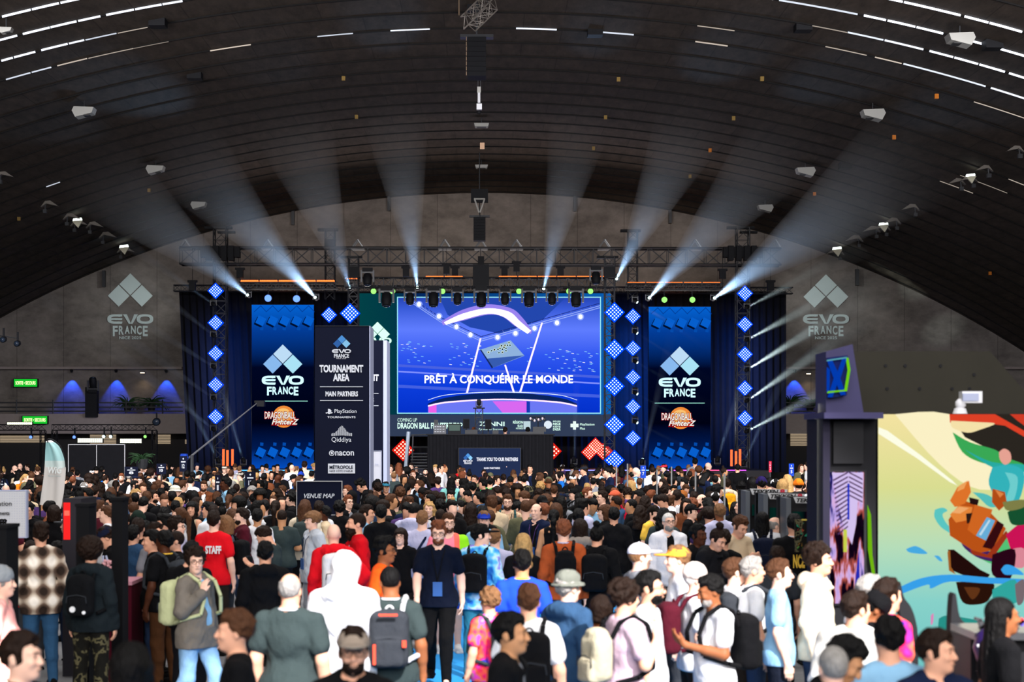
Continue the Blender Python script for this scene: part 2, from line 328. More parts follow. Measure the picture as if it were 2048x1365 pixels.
for i, (x, y) in enumerate(((385, 573), (480, 548), (812, 545), (893, 540), (910, 545), (1009, 545), (1033, 535), (1121, 545), (1445, 550), (1541, 573))):
    mb = MB(); mb.box(P(x, y, 82), (.3, .3, .4)).box(P(x, y-10, 82), (.45, .25, .1)); mb.bar(P(x, y-8, 82), P(x, 497, 82), .015, 4); mb.bar(P(x, y, 82), P(x, 575, 82), .02, 4)
    tag(mb.build('chain_hoist', M_black), 'black chain hoist above the stage trusses, number %s from left' % ['one', 'two', 'three', 'four', 'five', 'six', 'seven', 'eight', 'nine', 'ten'][i], 'hoist', 'chain hoists over the stage')
# drapes (folded cloth) behind the stage
def drape(name, x0t, x0b, x1, yt, yb, Y, label, m=M_cloth_black, fold=.35, amp=.08):
    a = P(x0t, yt, Y); b = P(x0b, yb, Y); c = P(x1, yt, Y); n = int((c.x-a.x)/fold*3); vs = []; fs = []
    for row, (l, z) in enumerate(((a.x, a.z), (b.x, max(b.z, .02)))):
        for i in range(n+1): u = i/n; vs.append((l+(c.x-l)*u, Y+amp*math.sin(i*2.1), z))
    for i in range(n): fs.append((i, i+1, n+2+i, n+1+i))
    k = len(vs); vs += [(x, y+.1, z) for x, y, z in vs]; fs += [tuple(k+j for j in reversed(f)) for f in fs]
    n1 = n+1; fs += [(i+1, i, k+i, k+i+1) for i in range(n)]+[(n1+i, n1+i+1, k+n1+i+1, k+n1+i) for i in range(n)]
    return tag(MB().add(vs, fs).build(name, m), label, 'curtain')
drape('stage_drape', 358, 376, 1572, 583, 945, 86.3, 'wide black drape hung behind the whole stage')
# stage deck and its neon edge
tag(MB().box((0, 82, .65), (P(1500, 0, 79).x*2+1.6, 8, 1.3)).build('stage_deck', mat('stage_black', (.015, .012, .018), .5)), 'low black stage deck below the screens', 'stage')
for i, (x0, x1, c) in enumerate(((474, 628, (.1, .5, 1)), (1090, 1255, (.3, .3, 1)), (1257, 1300, (.2, .55, 1)), (1302, 1345, (.5, .3, 1)), (1347, 1385, (.9, .15, 1)), (1387, 1440, (1, .1, .3)), (1442, 1494, (.7, .1, .9)))):
    tag(MB().box(((P(x0, 0, 77.8).x+P(x1, 0, 77.8).x)/2, 77.9, P(0, 941.5, 77.8).z), ((x1-x0)*77.8/F-.05, .06, .05)).build('stage_edge_light', mat('neon%d' % i, c, em=1.6, emc=c)), 'thin %s neon strip on the stage edge, %s' % (['cyan', 'violet blue', 'blue', 'violet', 'magenta', 'red', 'purple'][i], ['under the left side screen', 'right of the control booth', 'under the right side screen', 'left of screen centre', 'right of screen centre', 'right of the side screen', 'at the right stage end'][i]), 'light strip', 'neon strips on the stage edge')
# LED dot panels
dots = {}
def led_mesh(h, red=False):
    key = (round(h, 3))
    if key in dots: return dots[key]
    g = h*1.12; c = MB().prism([Vector((-g, 0, 0)), Vector((0, 0, -g)), Vector((g, 0, 0)), Vector((0, 0, g))], (0, .12, 0)).mesh('panel')  # face drawn oversize; the halo around the bulbs is put into its emission
    d = MB()
    for i in range(5):
        for j in range(5):
            u = (i-2)/2*.8; v = (j-2)/2*.8; x = (u+v)/2*h; z = (u-v)/2*h
            d.lathe([(h*.08, 0), (h*.06, .02)], (x, -.005, z), 8, Vector((0, 1, 0)).to_track_quat('Z', 'X').inverted() if False else Matrix.Rotation(R(90), 3, 'X'))
    dots[key] = (c, d.mesh('dots')); return dots[key]
M_bdot = mat('blue_white_led', em=4, emc=(.42, .6, 1)); M_bpan = mat('blue_halo_panel', em=1.3, emc=(.0, .06, 1)); M_rdot = mat('red_white_led', em=3.4, emc=(1, .5, .36)); M_rpan = mat('red_panel', em=.75, emc=(1, .02, .01))
def led(x, y, hp, Y, label, red=False, grp=None):
    h = hp*Y/F; c, d = led_mesh(h); p = P(x, y, Y); r = empty('led_blinder', p-Vector((0, 0, h)), 0, label, 'stage light', grp)
    a = link('housing', c, M_rpan if red else M_bpan, r, False); a.location = (0, 0, h); b = link('bulbs', d, M_rdot if red else M_bdot, r, False); b.location = (0, 0, h)  # the glowing housing carries the painted halo
ordn = ['topmost', 'second from top', 'third from top', 'fourth from top', 'lowest', 'bottom']
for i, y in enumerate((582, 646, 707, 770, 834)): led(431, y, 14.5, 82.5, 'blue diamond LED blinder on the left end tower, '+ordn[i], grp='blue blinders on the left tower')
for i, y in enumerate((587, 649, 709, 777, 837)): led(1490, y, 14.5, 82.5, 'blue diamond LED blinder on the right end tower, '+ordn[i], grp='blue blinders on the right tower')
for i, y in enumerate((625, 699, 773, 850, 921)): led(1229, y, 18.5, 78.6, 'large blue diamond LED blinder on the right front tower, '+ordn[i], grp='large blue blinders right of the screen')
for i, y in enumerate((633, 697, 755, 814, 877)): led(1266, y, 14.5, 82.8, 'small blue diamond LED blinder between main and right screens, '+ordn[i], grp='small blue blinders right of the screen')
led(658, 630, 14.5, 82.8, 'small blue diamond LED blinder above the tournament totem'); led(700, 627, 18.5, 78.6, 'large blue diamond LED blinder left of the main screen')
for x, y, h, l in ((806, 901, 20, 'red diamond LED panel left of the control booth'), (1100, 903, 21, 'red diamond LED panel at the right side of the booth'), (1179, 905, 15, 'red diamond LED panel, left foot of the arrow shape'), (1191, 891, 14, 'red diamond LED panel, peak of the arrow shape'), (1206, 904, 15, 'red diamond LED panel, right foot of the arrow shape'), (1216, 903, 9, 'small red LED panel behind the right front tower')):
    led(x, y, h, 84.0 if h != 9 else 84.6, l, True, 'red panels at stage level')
for i, (x, y) in enumerate(((447, 915), (455, 917), (465, 915), (1463, 916), (1472, 919), (1480, 915))):
    a = P(x, y+17, 78); b = P(x, y-16, 78); r = empty('led_tube', (a.x, a.y, 1.3), 0, 'upright orange glowing tube at the %s stage end, %s of three' % ('left' if i < 3 else 'right', ['left', 'middle', 'right'][i % 3]), 'light tube', 'orange tubes at the stage ends')
    MB().bar(a, b, .055, 8).build('tube', mat('orange_tube', em=1.7, emc=(1, .14, .04)), r); MB().box((a.x, a.y, 1.33), (.25, .25, .06)).build('base', M_black, r)
# orange LED bars
n = 0
for (x0, x1, y, Y, cnt) in ((482, 672, 563, 82.3, 5), (852, 928, 555, 79, 2), (998, 1232, 555, 79, 6), (1255, 1443, 567, 82.3, 5), (695, 716, 558, 79, 1)):
    for i in range(cnt):
        a = x0+(x1-x0)*i/cnt; b = x0+(x1-x0)*(i+1)/cnt-3; r = empty('led_bar', P((a+b)/2, y+3, Y), 0, 'orange LED batten, %s of the row above the %s' % ('%s from left' % ['first', 'second', 'third', 'fourth', 'fifth', 'sixth'][i], {482: 'left side screen', 852: 'main screen left half', 998: 'main screen right half', 1255: 'right side screen', 695: 'left front tower'}[x0]), 'light bar', 'orange LED battens')
        MB().box(P((a+b)/2, y+2.5, Y), ((b-a)*Y/F, .15, .1)).build('housing', M_black, r); d = MB(); k = 10
        for t in range(k): d.lathe([(.055, 0), (.055, .05), (.02, .08)], P(a+(b-a)*(t+.5)/k, y+1, Y)+Vector((0, -.05, 0)), 6)
        d.build('diodes', mat('orange_led', em=2.6, emc=(1, .17, .03)), r)
spot('orange_wall_glow', P(576, 555, 84), P(576, 470, 95), R(140), 55, (1, .25, .06), .6, 1); spot('orange_wall_glow', P(1350, 558, 84), P(1350, 470, 95), R(140), 55, (1, .25, .06), .6, 1); spot('orange_wall_glow', P(1080, 545, 84), P(1080, 470, 95), R(140), 60, (1, .25, .06), .6, 1)
# moving heads
def head_fixture(p, s, m_lens, label, down=True, aim=None, group=None, big=False):
    r = empty('moving_head_light', p, 0, label, 'stage light', group); q = 1 if down else -1
    MB().box(p+Vector((0, 0, 0)), (.42*s, .3*s, .16*s)).build('base', M_black, r)
    y = MB(); y.box(p+Vector((-.25*s, 0, -.27*s*q)), (.07*s, .14*s, .5*s)); y.box(p+Vector((.25*s, 0, -.27*s*q)), (.07*s, .14*s, .5*s)); y.box(p+Vector((0, 0, -.1*s*q)), (.55*s, .16*s, .07*s)); y.build('yoke', mat('dark_grey_plastic', (.05, .05, .055), .35), r)
    d = (Vector(aim)-p).normalized() if aim is not None else Vector((0, -.25, -1*q)).normalized()
    c = p+Vector((0, 0, -.4*s*q)); qq = d.to_track_quat('Z', 'Y').to_matrix()
    MB().lathe([(.1*s, -.26*s), (.17*s, -.2*s), (.19*s, .05*s), (.17*s, .22*s), (.15*s, .26*s)], c, 14, qq).build('lamp_head', M_black, r, True)
    MB().lathe([(.13*s, .262*s), (.1*s, .29*s), (.02*s, .3*s)], c, 14, qq).build('lens', m_lens, r, True)
    return c+d*.3*s
M_lensoff = mat('dark_lens', (.02, .03, .05), .1)
for i, x in enumerate((773, 820, 867, 915, 962.5, 1010, 1058, 1104, 1152)):
    head_fixture(P(x, 577+(0 if i % 2 == 0 else 3), 77.6), 1.25 if i % 2 == 0 else 1.0, M_lensoff, '%s black moving head hanging over the main screen, %s from left' % ('large' if i % 2 == 0 else 'smaller', ['first', 'second', 'third', 'fourth', 'fifth', 'sixth', 'seventh', 'eighth', 'ninth'][i]), group='moving heads over the main screen')
M_green = mat('green_lens', em=1.3, emc=(.35, 1, .2)); M_blue = mat('blue_lens', em=2.2, emc=(.12, .25, 1)); M_white = mat('white_lens', em=4, emc=(.7, 1, .95))
def par(x, y, Y, m, label, r_=.16, group=None, aim=None):
    p = P(x, y, Y); r = empty('par_light', p, 0, label, 'stage light', group); q = Vector((0, -1, -.15)).to_track_quat('Z', 'Y').to_matrix()
    MB().lathe([(r_*.5, -.28), (r_*1.1, -.2), (r_*1.1, -.02)], p, 12, q).build('can', M_black, r, True)
    MB().lathe([(r_, -.02), (r_*.8, .03), (.01, .05)], p, 12, q).build('lens', m, r, True); MB().box(p+Vector((0, .15, .22)), (.06, .06, .4)).build('clamp', M_black, r)
for i, x in enumerate((747, 785, 885, 1038, 1138, 1181)): par(x, 583, 79.3, M_green, 'green glowing wash light over the main screen, %s from left' % ['first', 'second', 'third', 'fourth', 'fifth', 'sixth'][i], .13, 'green wash lights')
par(536, 597, 82, M_blue, 'bright blue wash light above the left side screen, left one', .17); par(593, 598, 82, M_blue, 'bright blue wash light above the left side screen, right one', .17)
par(1329, 600, 82, M_green, 'pale green wash light above the right side screen, left one', .14); par(1385, 600, 82, M_green, 'pale green wash light above the right side screen, right one', .14)
for x, y, l in ((735, 548, 'left'), (1192, 545, 'right')): head_fixture(P(x, y-8, 78.5), 1.1, M_lensoff, 'black follow light standing on the front truss %s corner' % l)
# ------------------------------------------------------------------ light beams in the haze
def beam_mat(L_, dens):
    m = bpy.data.materials.new('stage_haze'); m.use_nodes = True; n = m.node_tree.nodes; L = m.node_tree.links
    n.remove(n['Principled BSDF']); v = n.new('ShaderNodeVolumeScatter'); v.inputs['Color'].default_value = (.93, .96, 1, 1); v.inputs['Anisotropy'].default_value = 0
    tc = n.new('ShaderNodeTexCoord'); sx = n.new('ShaderNodeSeparateXYZ'); mr = n.new('ShaderNodeMapRange'); mr.inputs[1].default_value = L_; mr.inputs[2].default_value = 0; mr.inputs[3].default_value = 0; mr.inputs[4].default_value = 1
    pw = n.new('ShaderNodeMath'); pw.operation = 'POWER'; pw.inputs[1].default_value = 1.9; ml = n.new('ShaderNodeMath'); ml.operation = 'MULTIPLY'; ml.inputs[1].default_value = dens
    nz = n.new('ShaderNodeTexNoise'); nz.inputs['Scale'].default_value = .35; nz.inputs['Detail'].default_value = 2; m2 = n.new('ShaderNodeMapRange'); m2.inputs[1].default_value = .3; m2.inputs[2].default_value = .7; m2.inputs[3].default_value = .6; m2.inputs[4].default_value = 1.3
    m3 = n.new('ShaderNodeMath'); m3.operation = 'MULTIPLY'
    L.new(tc.outputs['Object'], sx.inputs[0]); L.new(sx.outputs[2], mr.inputs[0]); L.new(mr.outputs[0], pw.inputs[0]); L.new(pw.outputs[0], ml.inputs[0]); L.new(tc.outputs['Object'], nz.inputs['Vector']); L.new(nz.outputs[0], m2.inputs[0]); L.new(ml.outputs[0], m3.inputs[0]); L.new(m2.outputs[0], m3.inputs[1])
    L.new(m3.outputs[0], v.inputs['Density']); L.new(v.outputs[0], n['Material Output'].inputs['Volume']); return m
def beam(x, y, tx, ty, Y, power, tan, label, dens=.3, Ye=None, col=(.36, .62, 1), frac=1., lens=M_white, s=.55, fixdown=True):
    a = P(x, y, Y)
    b = P(tx, ty, Ye) if Ye else hit_vault(tx, ty)
    d = (b-a); L_ = d.length*frac; d.normalize(); tip = a-d*.08/tan
    head_fixture(a+Vector((0, .0, .4*s if fixdown else -.4*s)), s, lens, 'small beam light '+label, fixdown, a+d*30)
    m = MB().lathe([(.06, .0), (.06+tan*1.12*L_*.5, L_*.5), (.06+tan*1.12*L_, L_)], (0, 0, 0), 20)
    o = m.build('light_beam', beam_mat(L_, dens)); o.location = a+d*.25; o.rotation_euler = d.to_track_quat('Z', 'Y').to_euler()
    tag(o, 'hazy pale blue light beam '+label, 'light beam', kind='stuff')
    spot('beam_source', a+d*.2, a+d*30, 2*math.atan(tan*1.15), power, col, .04, .9)
E = 17000
beam(497, 592, 60, 235, 82, E*.35, .09, 'rising far left from above the left screen', frac=.8)
beam(632, 597, 250, 180, 82, E*1.3, .085, 'rising steeply left beside the left screen', frac=.8)
beam(700, 577, 540, 120, 79, E*.8, .085, 'rising left from the left front tower', frac=.8)
beam(835, 577, 765, 40, 79, E*1.1, .06, 'rising from the main screen left half', frac=.75)
beam(1087, 580, 1200, 60, 79, E*1.0, .06, 'rising from the main screen right half', frac=.75)
beam(1232, 560, 1450, 110, 79, E*.6, .075, 'rising right from the right front tower', frac=.8)
beam(1297, 598, 1690, 150, 82, E*.9, .075, 'rising right from the right screen left corner', frac=.8)
beam(1427, 598, 2000, 190, 82, E*1.3, .085, 'rising far right from the right screen corner', frac=.85)
lo = ['topmost', 'second', 'third', 'fourth', 'lowest']
for i, (y, tx, ty, pw) in enumerate(((609, 90, 372, .06), (671, 180, 480, .03), (734, 120, 540, .05), (797, 130, 590, .04), (859, 150, 640, .08))):
    beam(427, y, tx, ty, 82.3, E*pw, .03, '%s on the left end tower' % lo[i], Ye=93, dens=.22)
for i, (y, tx, ty, pw) in enumerate(((615, 1790, 460, .16), (680, 1760, 540, .5), (740, 1790, 560, 1.0), (802, 1790, 600, .8), (863, 1830, 690, .6))):
    beam(1494, y, tx, ty, 82.3, E*pw, .05, '%s on the right end tower' % lo[i], Ye=93, dens=.22, col=(.75, .95, .95))
for i, (y, tx, ty) in enumerate(((602, 1480, 740), (664, 1480, 800), (723, 1490, 850), (786, 1460, 890), (844, 1440, 930))):
    beam(1270, y, tx, ty, 82.6, E*.06, .03, '%s between main and right screens' % lo[i], Ye=80, dens=.07)
beam(437, 922, 290, 640, 80, E*.12, .04, 'at the floor left of the orange tubes', Ye=84, fixdown=False)
beam(487, 922, 400, 640, 80, E*.12, .04, 'at the floor right of the orange tubes', Ye=84, fixdown=False)
beam(1148, 921, 1156, 690, 80, E*.06, .03, 'at the floor beside the red arrow', Ye=84, fixdown=False)
beam(1284, 924, 1350, 640, 80, E*.08, .035, 'at the floor left of the right screen', Ye=82, fixdown=False)
beam(1435, 920, 1520, 650, 80, E*.14, .035, 'at the floor right of the right screen', Ye=84, fixdown=False)
beam(1487, 927, 1620, 640, 80, E*.12, .035, 'at the floor by the right orange tubes', Ye=84, fixdown=False)
# ------------------------------------------------------------------ logos and screens
def evo_marks(cx, cy, hw, Y, m, parent, name='diamond_logo', ms=None):
    """three diamonds; cx,cy: centre of the top one, hw: half width of one"""
    k = hw*1.0; g = hw*.06; ms = ms or (m, m, m)
    for i, (dx, dy) in enumerate(((0, 0), (-(k+g), k+g), (k+g, k+g))):
        x, y = cx+dx, cy+dy; flat('diamond', [(x, y-k), (x+k, y), (x, y+k), (x-k, y)], Y, ms[i], parent, .01)
def ring_pts(x0, y0, x1, y1, n=28, p=2.6):
    cx, cy, a, b = (x0+x1)/2, (y0+y1)/2, (x1-x0)/2, (y1-y0)/2; o = []
    for i in range(n):
        t = 2*math.pi*i/n; c, s = math.cos(t), math.sin(t); o.append((cx+a*math.copysign(abs(c)**(2/p), c), cy+b*math.copysign(abs(s)**(2/p), s)))
    return o
def evo_word(x0, y0, x1, y1, Y, m, parent):
    W = x1-x0; h = y1-y0; t = h*.24; tv = W*.06; mb = MB()
    kk = [0]
    def pl(pts): kk[0] += 1; mb.prism([P(x, y, Y-.0004*kk[0]) for x, y in pts], (0, .01, 0))
    def ring(a, b, skip=None):
        o = ring_pts(a, y0, b, y1); i = ring_pts(a+tv*1.25, y0+t, b-tv*1.25, y1-t); n = len(o)
        for k in range(n):
            if skip and skip(k/n): continue
            pl([o[k], o[(k+1) % n], i[(k+1) % n], i[k]])
    e1 = x0+W*.33
    ring(x0, e1+W*.05, lambda u: u < .16 or u > .84); pl([(x0+tv, y0+h/2-t*.42), (e1, y0+h/2-t*.42), (e1-W*.01, y0+h/2+t*.42), (x0+tv, y0+h/2+t*.42)])
    pl([(x0+W*.15, y0), (e1, y0), (e1-W*.01, y0+t), (x0+W*.15, y0+t)]); pl([(x0+W*.15, y1-t), (e1, y1-t), (e1-W*.01, y1), (x0+W*.15, y1)])
    a, b, c = x0+W*.34, x0+W*.67, x0+W*.505
    pl([(a, y0), (a+W*.085, y0), (c+W*.012, y1), (c-W*.035, y1)]); pl([(b-W*.085, y0), (b, y0), (c+W*.045, y1), (c-W*.0, y1)])
    ring(x0+W*.64, x1)
    mb.build('event_name', m, parent)
def evo_logo(cx, top, w, Y, m, parent, ms=None, nice=False, flip=1.0):
    """cx centre, top of diamonds, w width of EVO word, all photo pixels"""
    k = w*.205; evo_marks(cx, top+k, k*1.0, Y, m, parent, ms=ms)
    y = top+3*k+w*.17; evo_word(cx-w/2, y, cx+w/2, y+w*.225, Y, m, parent)
    y2 = y+w*.29; wx = w*.76; L = len('FRANCE')
    for i, ch in enumerate('FRANCE'):
        u = abs(i-2.5)/2.5; a = cx-wx/2+wx*i/6; text(ch, a+w*.008, y2+w*.02*(1-u), a+wx/6-w*.012, y2+w*.2+w*.05*u**2, Y, m, parent, bold=.035)
    if nice: text('NICE 2025', cx-w*.27, y2+w*.27, cx+w*.27, y2+w*.33, Y, m, parent)
M_proj = mat('painted_projection', (.62, .72, .7), .9)  # projected light of the logo put into a pale flat material
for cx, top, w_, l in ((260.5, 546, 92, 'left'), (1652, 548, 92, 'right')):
    r = empty('painted_logo', P(cx, 680, YW-.06), 0, 'pale event logo of three diamonds and words on the %s of the end wall' % l, 'logo')
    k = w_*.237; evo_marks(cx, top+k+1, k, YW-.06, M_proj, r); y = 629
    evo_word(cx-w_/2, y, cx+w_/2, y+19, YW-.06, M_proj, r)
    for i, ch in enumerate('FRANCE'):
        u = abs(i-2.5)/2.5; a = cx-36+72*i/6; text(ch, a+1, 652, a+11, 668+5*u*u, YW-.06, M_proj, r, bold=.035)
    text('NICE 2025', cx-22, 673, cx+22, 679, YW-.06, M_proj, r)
    spot('logo_fill_spot', P(cx*.6+HX*.4, 470, 84), P(cx, 615, YW), R(25), 2400 if l == 'left' else 2400, (.9, .98, 1), .1, 1)  # spot added to brighten the painted logo, it projects no image
def grad(name, stops, x0, x1, em=1., horiz=False, noise=0):
    """emissive screen picture, colours blended from bottom to top of the screen (object space)"""
    m = bpy.data.materials.new(name); m.use_nodes = True; n = m.node_tree.nodes; L = m.node_tree.links; b = n['Principled BSDF']; m.cycles.emission_sampling = 'NONE'
    b.inputs['Base Color'].default_value = (0, 0, 0, 1); b.inputs['Roughness'].default_value = .8; b.inputs['Specular IOR Level'].default_value = 0
    tc = n.new('ShaderNodeTexCoord'); cr = n.new('ShaderNodeValToRGB'); sx = n.new('ShaderNodeSeparateXYZ'); mr = n.new('ShaderNodeMapRange'); mr.inputs[1].default_value = x0; mr.inputs[2].default_value = x1
    while len(cr.color_ramp.elements) < len(stops): cr.color_ramp.elements.new(.5)
    for e, (p_, c) in zip(cr.color_ramp.elements, stops): e.position = p_; e.color = (*c, 1)
    L.new(tc.outputs['Object'], sx.inputs[0]); L.new(sx.outputs[0 if horiz else 2], mr.inputs[0])
    if noise:
        nz = n.new('ShaderNodeTexNoise'); nz.inputs['Scale'].default_value = .25; ad = n.new('ShaderNodeMath'); ad.operation = 'MULTIPLY_ADD'; ad.inputs[1].default_value = noise
        L.new(tc.outputs['Object'], nz.inputs['Vector']); L.new(nz.outputs[0], ad.inputs[0]); L.new(mr.outputs[0], ad.inputs[2]); L.new(ad.outputs[0], cr.inputs[0])
    else: L.new(mr.outputs[0], cr.inputs[0])
    L.new(cr.outputs[0], b.inputs['Emission Color']); b.inputs['Emission Strength'].default_value = em; return m
def em(name, hexc, s=1.): c = lin(hexc); return mat('screen_'+name, c, em=s, emc=c)
YS = 83.6
for cx, nm, y_off in ((565.5, 'left', 0), (1359.5, 'right', 4)):
    x0, x1, y0, y1 = cx-62, cx+62, 610+y_off, 939
    r = empty('side_screen', P(cx, y1, YS), 0, 'tall blue LED banner screen with diamonds logo on the %s of the stage' % nm, 'screen')
    MB().prism([P(x, y, YS+.04) for x, y in rect(x0-.6, y0-1, x1+.6, y1)], (0, .25, 0)).build('cabinet', M_black, r)
    zt = P(0, y0, YS).z; zb = P(0, y1, YS).z
    flat('display', rect(x0, y0, x1, y1), YS, grad('side_screen_'+nm, [(0, lin('0a4fc0')), (.12, lin('052052')), (.28, lin('03091a')), (.62, lin('050f28')), (.85, lin('0a3f96')), (1, lin('0c62d0'))], zb, zt, 1.0), r)
    for k, (yy, up) in enumerate(((644+y_off, 1), (903, -1))):
        for i in range(5):
            x = x0+18+i*24; s = 11; yb = yy-up*2
            dpt = [(x-s*.35, yb-s), (x+s, yb-s*.35), (x+s*.35, yb+s), (x-s, yb+s*.35)]
            flat('tile', [(a-3, b+3) for a, b in dpt], YS-.012, em('tile_shadow', '04152f'), r, .008); flat('tile', dpt, YS-.024, em('tile', '0f5fcc'), r, .008)
            yb2 = yy+up*14; x2 = x+2+3*math.sin(i*2.3); flat('tile', [(x2-3, yb2-3.6), (x2+3.6, yb2-2.6), (x2+2.8, yb2+3.4), (x2-3.4, yb2+2.8)], YS-.012, em('tile_small', '0c4ba8'), r, .008)
            yb3 = yy-up*20
            if i < 5: flat('tile_edge', [(x-14, yb3), (x, yb3-13), (x+1, yb3-12), (x-12.5, yb3+.5)], YS-.012, em('tile_line', '0a3f94'), r, .008); flat('tile_edge', [(x, yb3-13), (x+12, yb3), (x+11, yb3+1), (x-1, yb3-12)], YS-.012, em('tile_line', '0a3f94'), r, .008)
    M_l = em('logo', 'c8f4ff', 1.25); k = 19.0; top = 689+y_off
    evo_marks(cx, top+k+.5, k, YS-.03, M_l, r, ms=(em('logo_top', 'bcdcf6', 1), em('logo_left', '88b8ee', 1), em('logo_right', 'a9e2f6', 1)))
    evo_word(cx-42, 752+y_off, cx+42, 770+y_off, YS-.03, M_l, r)
    for i, ch in enumerate('FRANCE'):
        u = abs(i-2.5)/2.5; a = cx-32+64*i/6; text(ch, a+.6, 774+y_off, a+10, 789+y_off+2.5*u*u, YS-.03, M_l, r, bold=.035)
    flat('divider', rect(cx-50, 802+y_off, cx+50, 803.5+y_off), YS-.03, em('line', '9fe8d8'), r, .01)
    gx, gy = cx, 836+y_off*.7
    flat('orange_ball', [(gx+2+22*math.cos(t/12*math.pi), gy-2+22*math.sin(t/12*math.pi)) for t in range(24)], YS-.03, em('ball', 'f08a3c'), r, .01)
    flat('orange_ball', [(gx+1+15*math.cos(t/12*math.pi), gy-6+13*math.sin(t/12*math.pi)) for t in range(24)], YS-.042, em('ball_light', 'f8c070'), r, .01)
    text('DRAGONBALL', gx-37, gy-13, gx+26, gy+3, YS-.055, em('red_outline', 'a01818'), r, bold=.09); text('DRAGONBALL', gx-36, gy-12, gx+25, gy+2, YS-.065, em('logo_white', 'f4fff4'), r, bold=.01)
    text('FighterZ', gx-23, gy+1, gx+33, gy+19, YS-.055, em('red_outline', 'a01818'), r, bold=.12, shear=.3); text('FighterZ', gx-22, gy+3, gx+32, gy+17, YS-.065, em('logo_white', 'f4fff4'), r, bold=.02, shear=.3)
# main screen
r = empty('main_screen', P(968, 873, 84), 0, 'huge central LED screen showing a blue arena scene with a slogan', 'screen')
YM = 84.0; mx0, mx1, my0, my1 = 716, 1222, 587, 873
MB().prism([P(x, y, YM+.04) for x, y in rect(mx0-1, my0-1, mx1+1, my1+1)], (0, .3, 0)).build('cabinet', M_black, r)
flat('display', rect(mx0, my0, mx1, my1), YM, grad('main_border', [(0, lin('0a4a50')), (.14, lin('08424e')), (.2, lin('0a2a60')), (1, lin('1468c0'))], P(mx0, 0, YM).x, P(mx1, 0, YM).x, .8, True), r)
flat('caption_band', rect(mx0, 830, mx1, my1), YM-.01, em('band', '3a4660', .8), r, .008)
ix0, ix1, iy0, iy1 = 795, 1201, 595, 827
flat('picture_frame', rect(ix0-1, iy0-1, ix1+1, iy1+1), YM-.012, em('cyan', '9ff2ff', .9), r, .008)
flat('picture', rect(ix0+1, iy0+1, ix1-1, iy1-1), YM-.024, grad('arena', [(0, lin('0c34c8')), (.25, lin('1440dc')), (.5, lin('3458f0')), (.72, lin('5f7cff')), (.9, lin('3c5cd8')), (1, lin('2844b0'))], P(0, iy1, YM).z, P(0, iy0, YM).z, 1.0, noise=.0), r, .008)
def S(nm, pts, col, s=1., d=0): return flat(nm, pts, YM-.036-d*.012, em(nm+col, col, s), r, .008)
S('ceiling_shape', [(880, 597), (1130, 597), (1085, 640), (1000, 668), (940, 655), (895, 630)], '2a4cb4', .9)
for (a, b, c, d_) in ((826, 598, 880, 634), (880, 634, 962, 673), (962, 673, 1062, 645), (1062, 645, 1200, 606)):
    for o_ in (0, 5, 9): S('rig_line', [(a, b+o_), (c, d_+o_), (c, d_+o_+1.4), (a, b+o_+1.4)], '9fb6ff' if o_ else '1c2a78', 1, 1)
    for t in range(7): x = a+(c-a)*t/7; y = b+(d_-b)*t/7; S('rig_brace', [(x, y), (x+1, y), (x+6, y+10), (x+5, y+10)], '6f86e8', .9, 1)
def arc_pts(pl, n=6):   # Catmull-Rom
    o = []
    for i in range(len(pl)-1):
        p0 = pl[max(i-1, 0)]; p1 = pl[i]; p2 = pl[i+1]; p3 = pl[min(i+2, len(pl)-1)]
        for k in range(n):
            t = k/n; o.append(tuple(.5*((2*p1[j])+(-p0[j]+p2[j])*t+(2*p0[j]-5*p1[j]+4*p2[j]-p3[j])*t*t+(-p0[j]+3*p1[j]-3*p2[j]+p3[j])*t**3) for j in (0, 1)))
    return o+[pl[-1]]
def ribbon(nm, top, bot, col, s, d):
    a = arc_pts(top); b = arc_pts(bot); mbs = MB()
    for i in range(len(a)-1): mbs.prism([P(x, y, YM-.036-d*.012) for x, y in (a[i], a[i+1], b[i+1], b[i])], (0, .008, 0))
    mbs.build(nm, em(nm+col, col, s), r)
ribbon('ring_light_edge', [(883, 643), (925, 620), (975, 609), (1022, 617), (1045, 636), (1064, 662)], [(886, 651), (925, 642), (975, 630), (1005, 634), (1032, 654), (1062, 668)], '9a84f0', 1, 2)
ribbon('ring_light', [(888, 645), (925, 628), (975, 617), (1018, 624), (1040, 643), (1062, 662)], [(892, 650), (925, 640), (975, 628), (1007, 634), (1034, 654), (1055, 668)], 'ffffff', 1.6, 3)
for x, y in ((838, 609), (878, 633), (913, 654), (941, 670), (995, 675), (1031, 667), (1069, 657), (1114, 646), (1161, 634)):
    S('lamp_halo', [(x+7*math.cos(t/8*math.pi), y+7*math.sin(t/8*math.pi)) for t in range(16)], '90a8ff', 1, 1); S('lamp', [(x+4*math.cos(t/6*math.pi), y+4.5*math.sin(t/6*math.pi)) for t in range(12)], 'ffffff', 1.8, 4)
rr = random.Random(9)
for i in range(95):
    x = rr.choice((rr.uniform(800, 860), rr.uniform(895, 960), rr.uniform(1050, 1196), rr.uniform(1100, 1196))); y = rr.uniform(690, 735)+(x-1000)*.05; S('crowd_glint', [(x, y), (x+5, y+.6), (x+5, y+1.5), (x, y+1)], '8fd8ff' if i % 3 else 'ffffff', 1, 1)
for y0, y1, th_, c in ((742, 766, 3, '8090ff'), (729, 752, 5, '4a62e0'), (770, 790, 6, '4560e0')): S('balcony_line', [(797, y0), (1199, y1), (1199, y1+th_), (797, y0+th_)], c, 1, 0)
for a in ((961, 677, 934, 786), (1084, 646, 1040, 786), (1010, 730, 1028, 786)): S('light_rod', [(a[0]-1.5, a[1]), (a[0]+1.8, a[1]), (a[2]+2, a[3]), (a[2]-2, a[3])], 'f4d8ff', 1.5, 2)
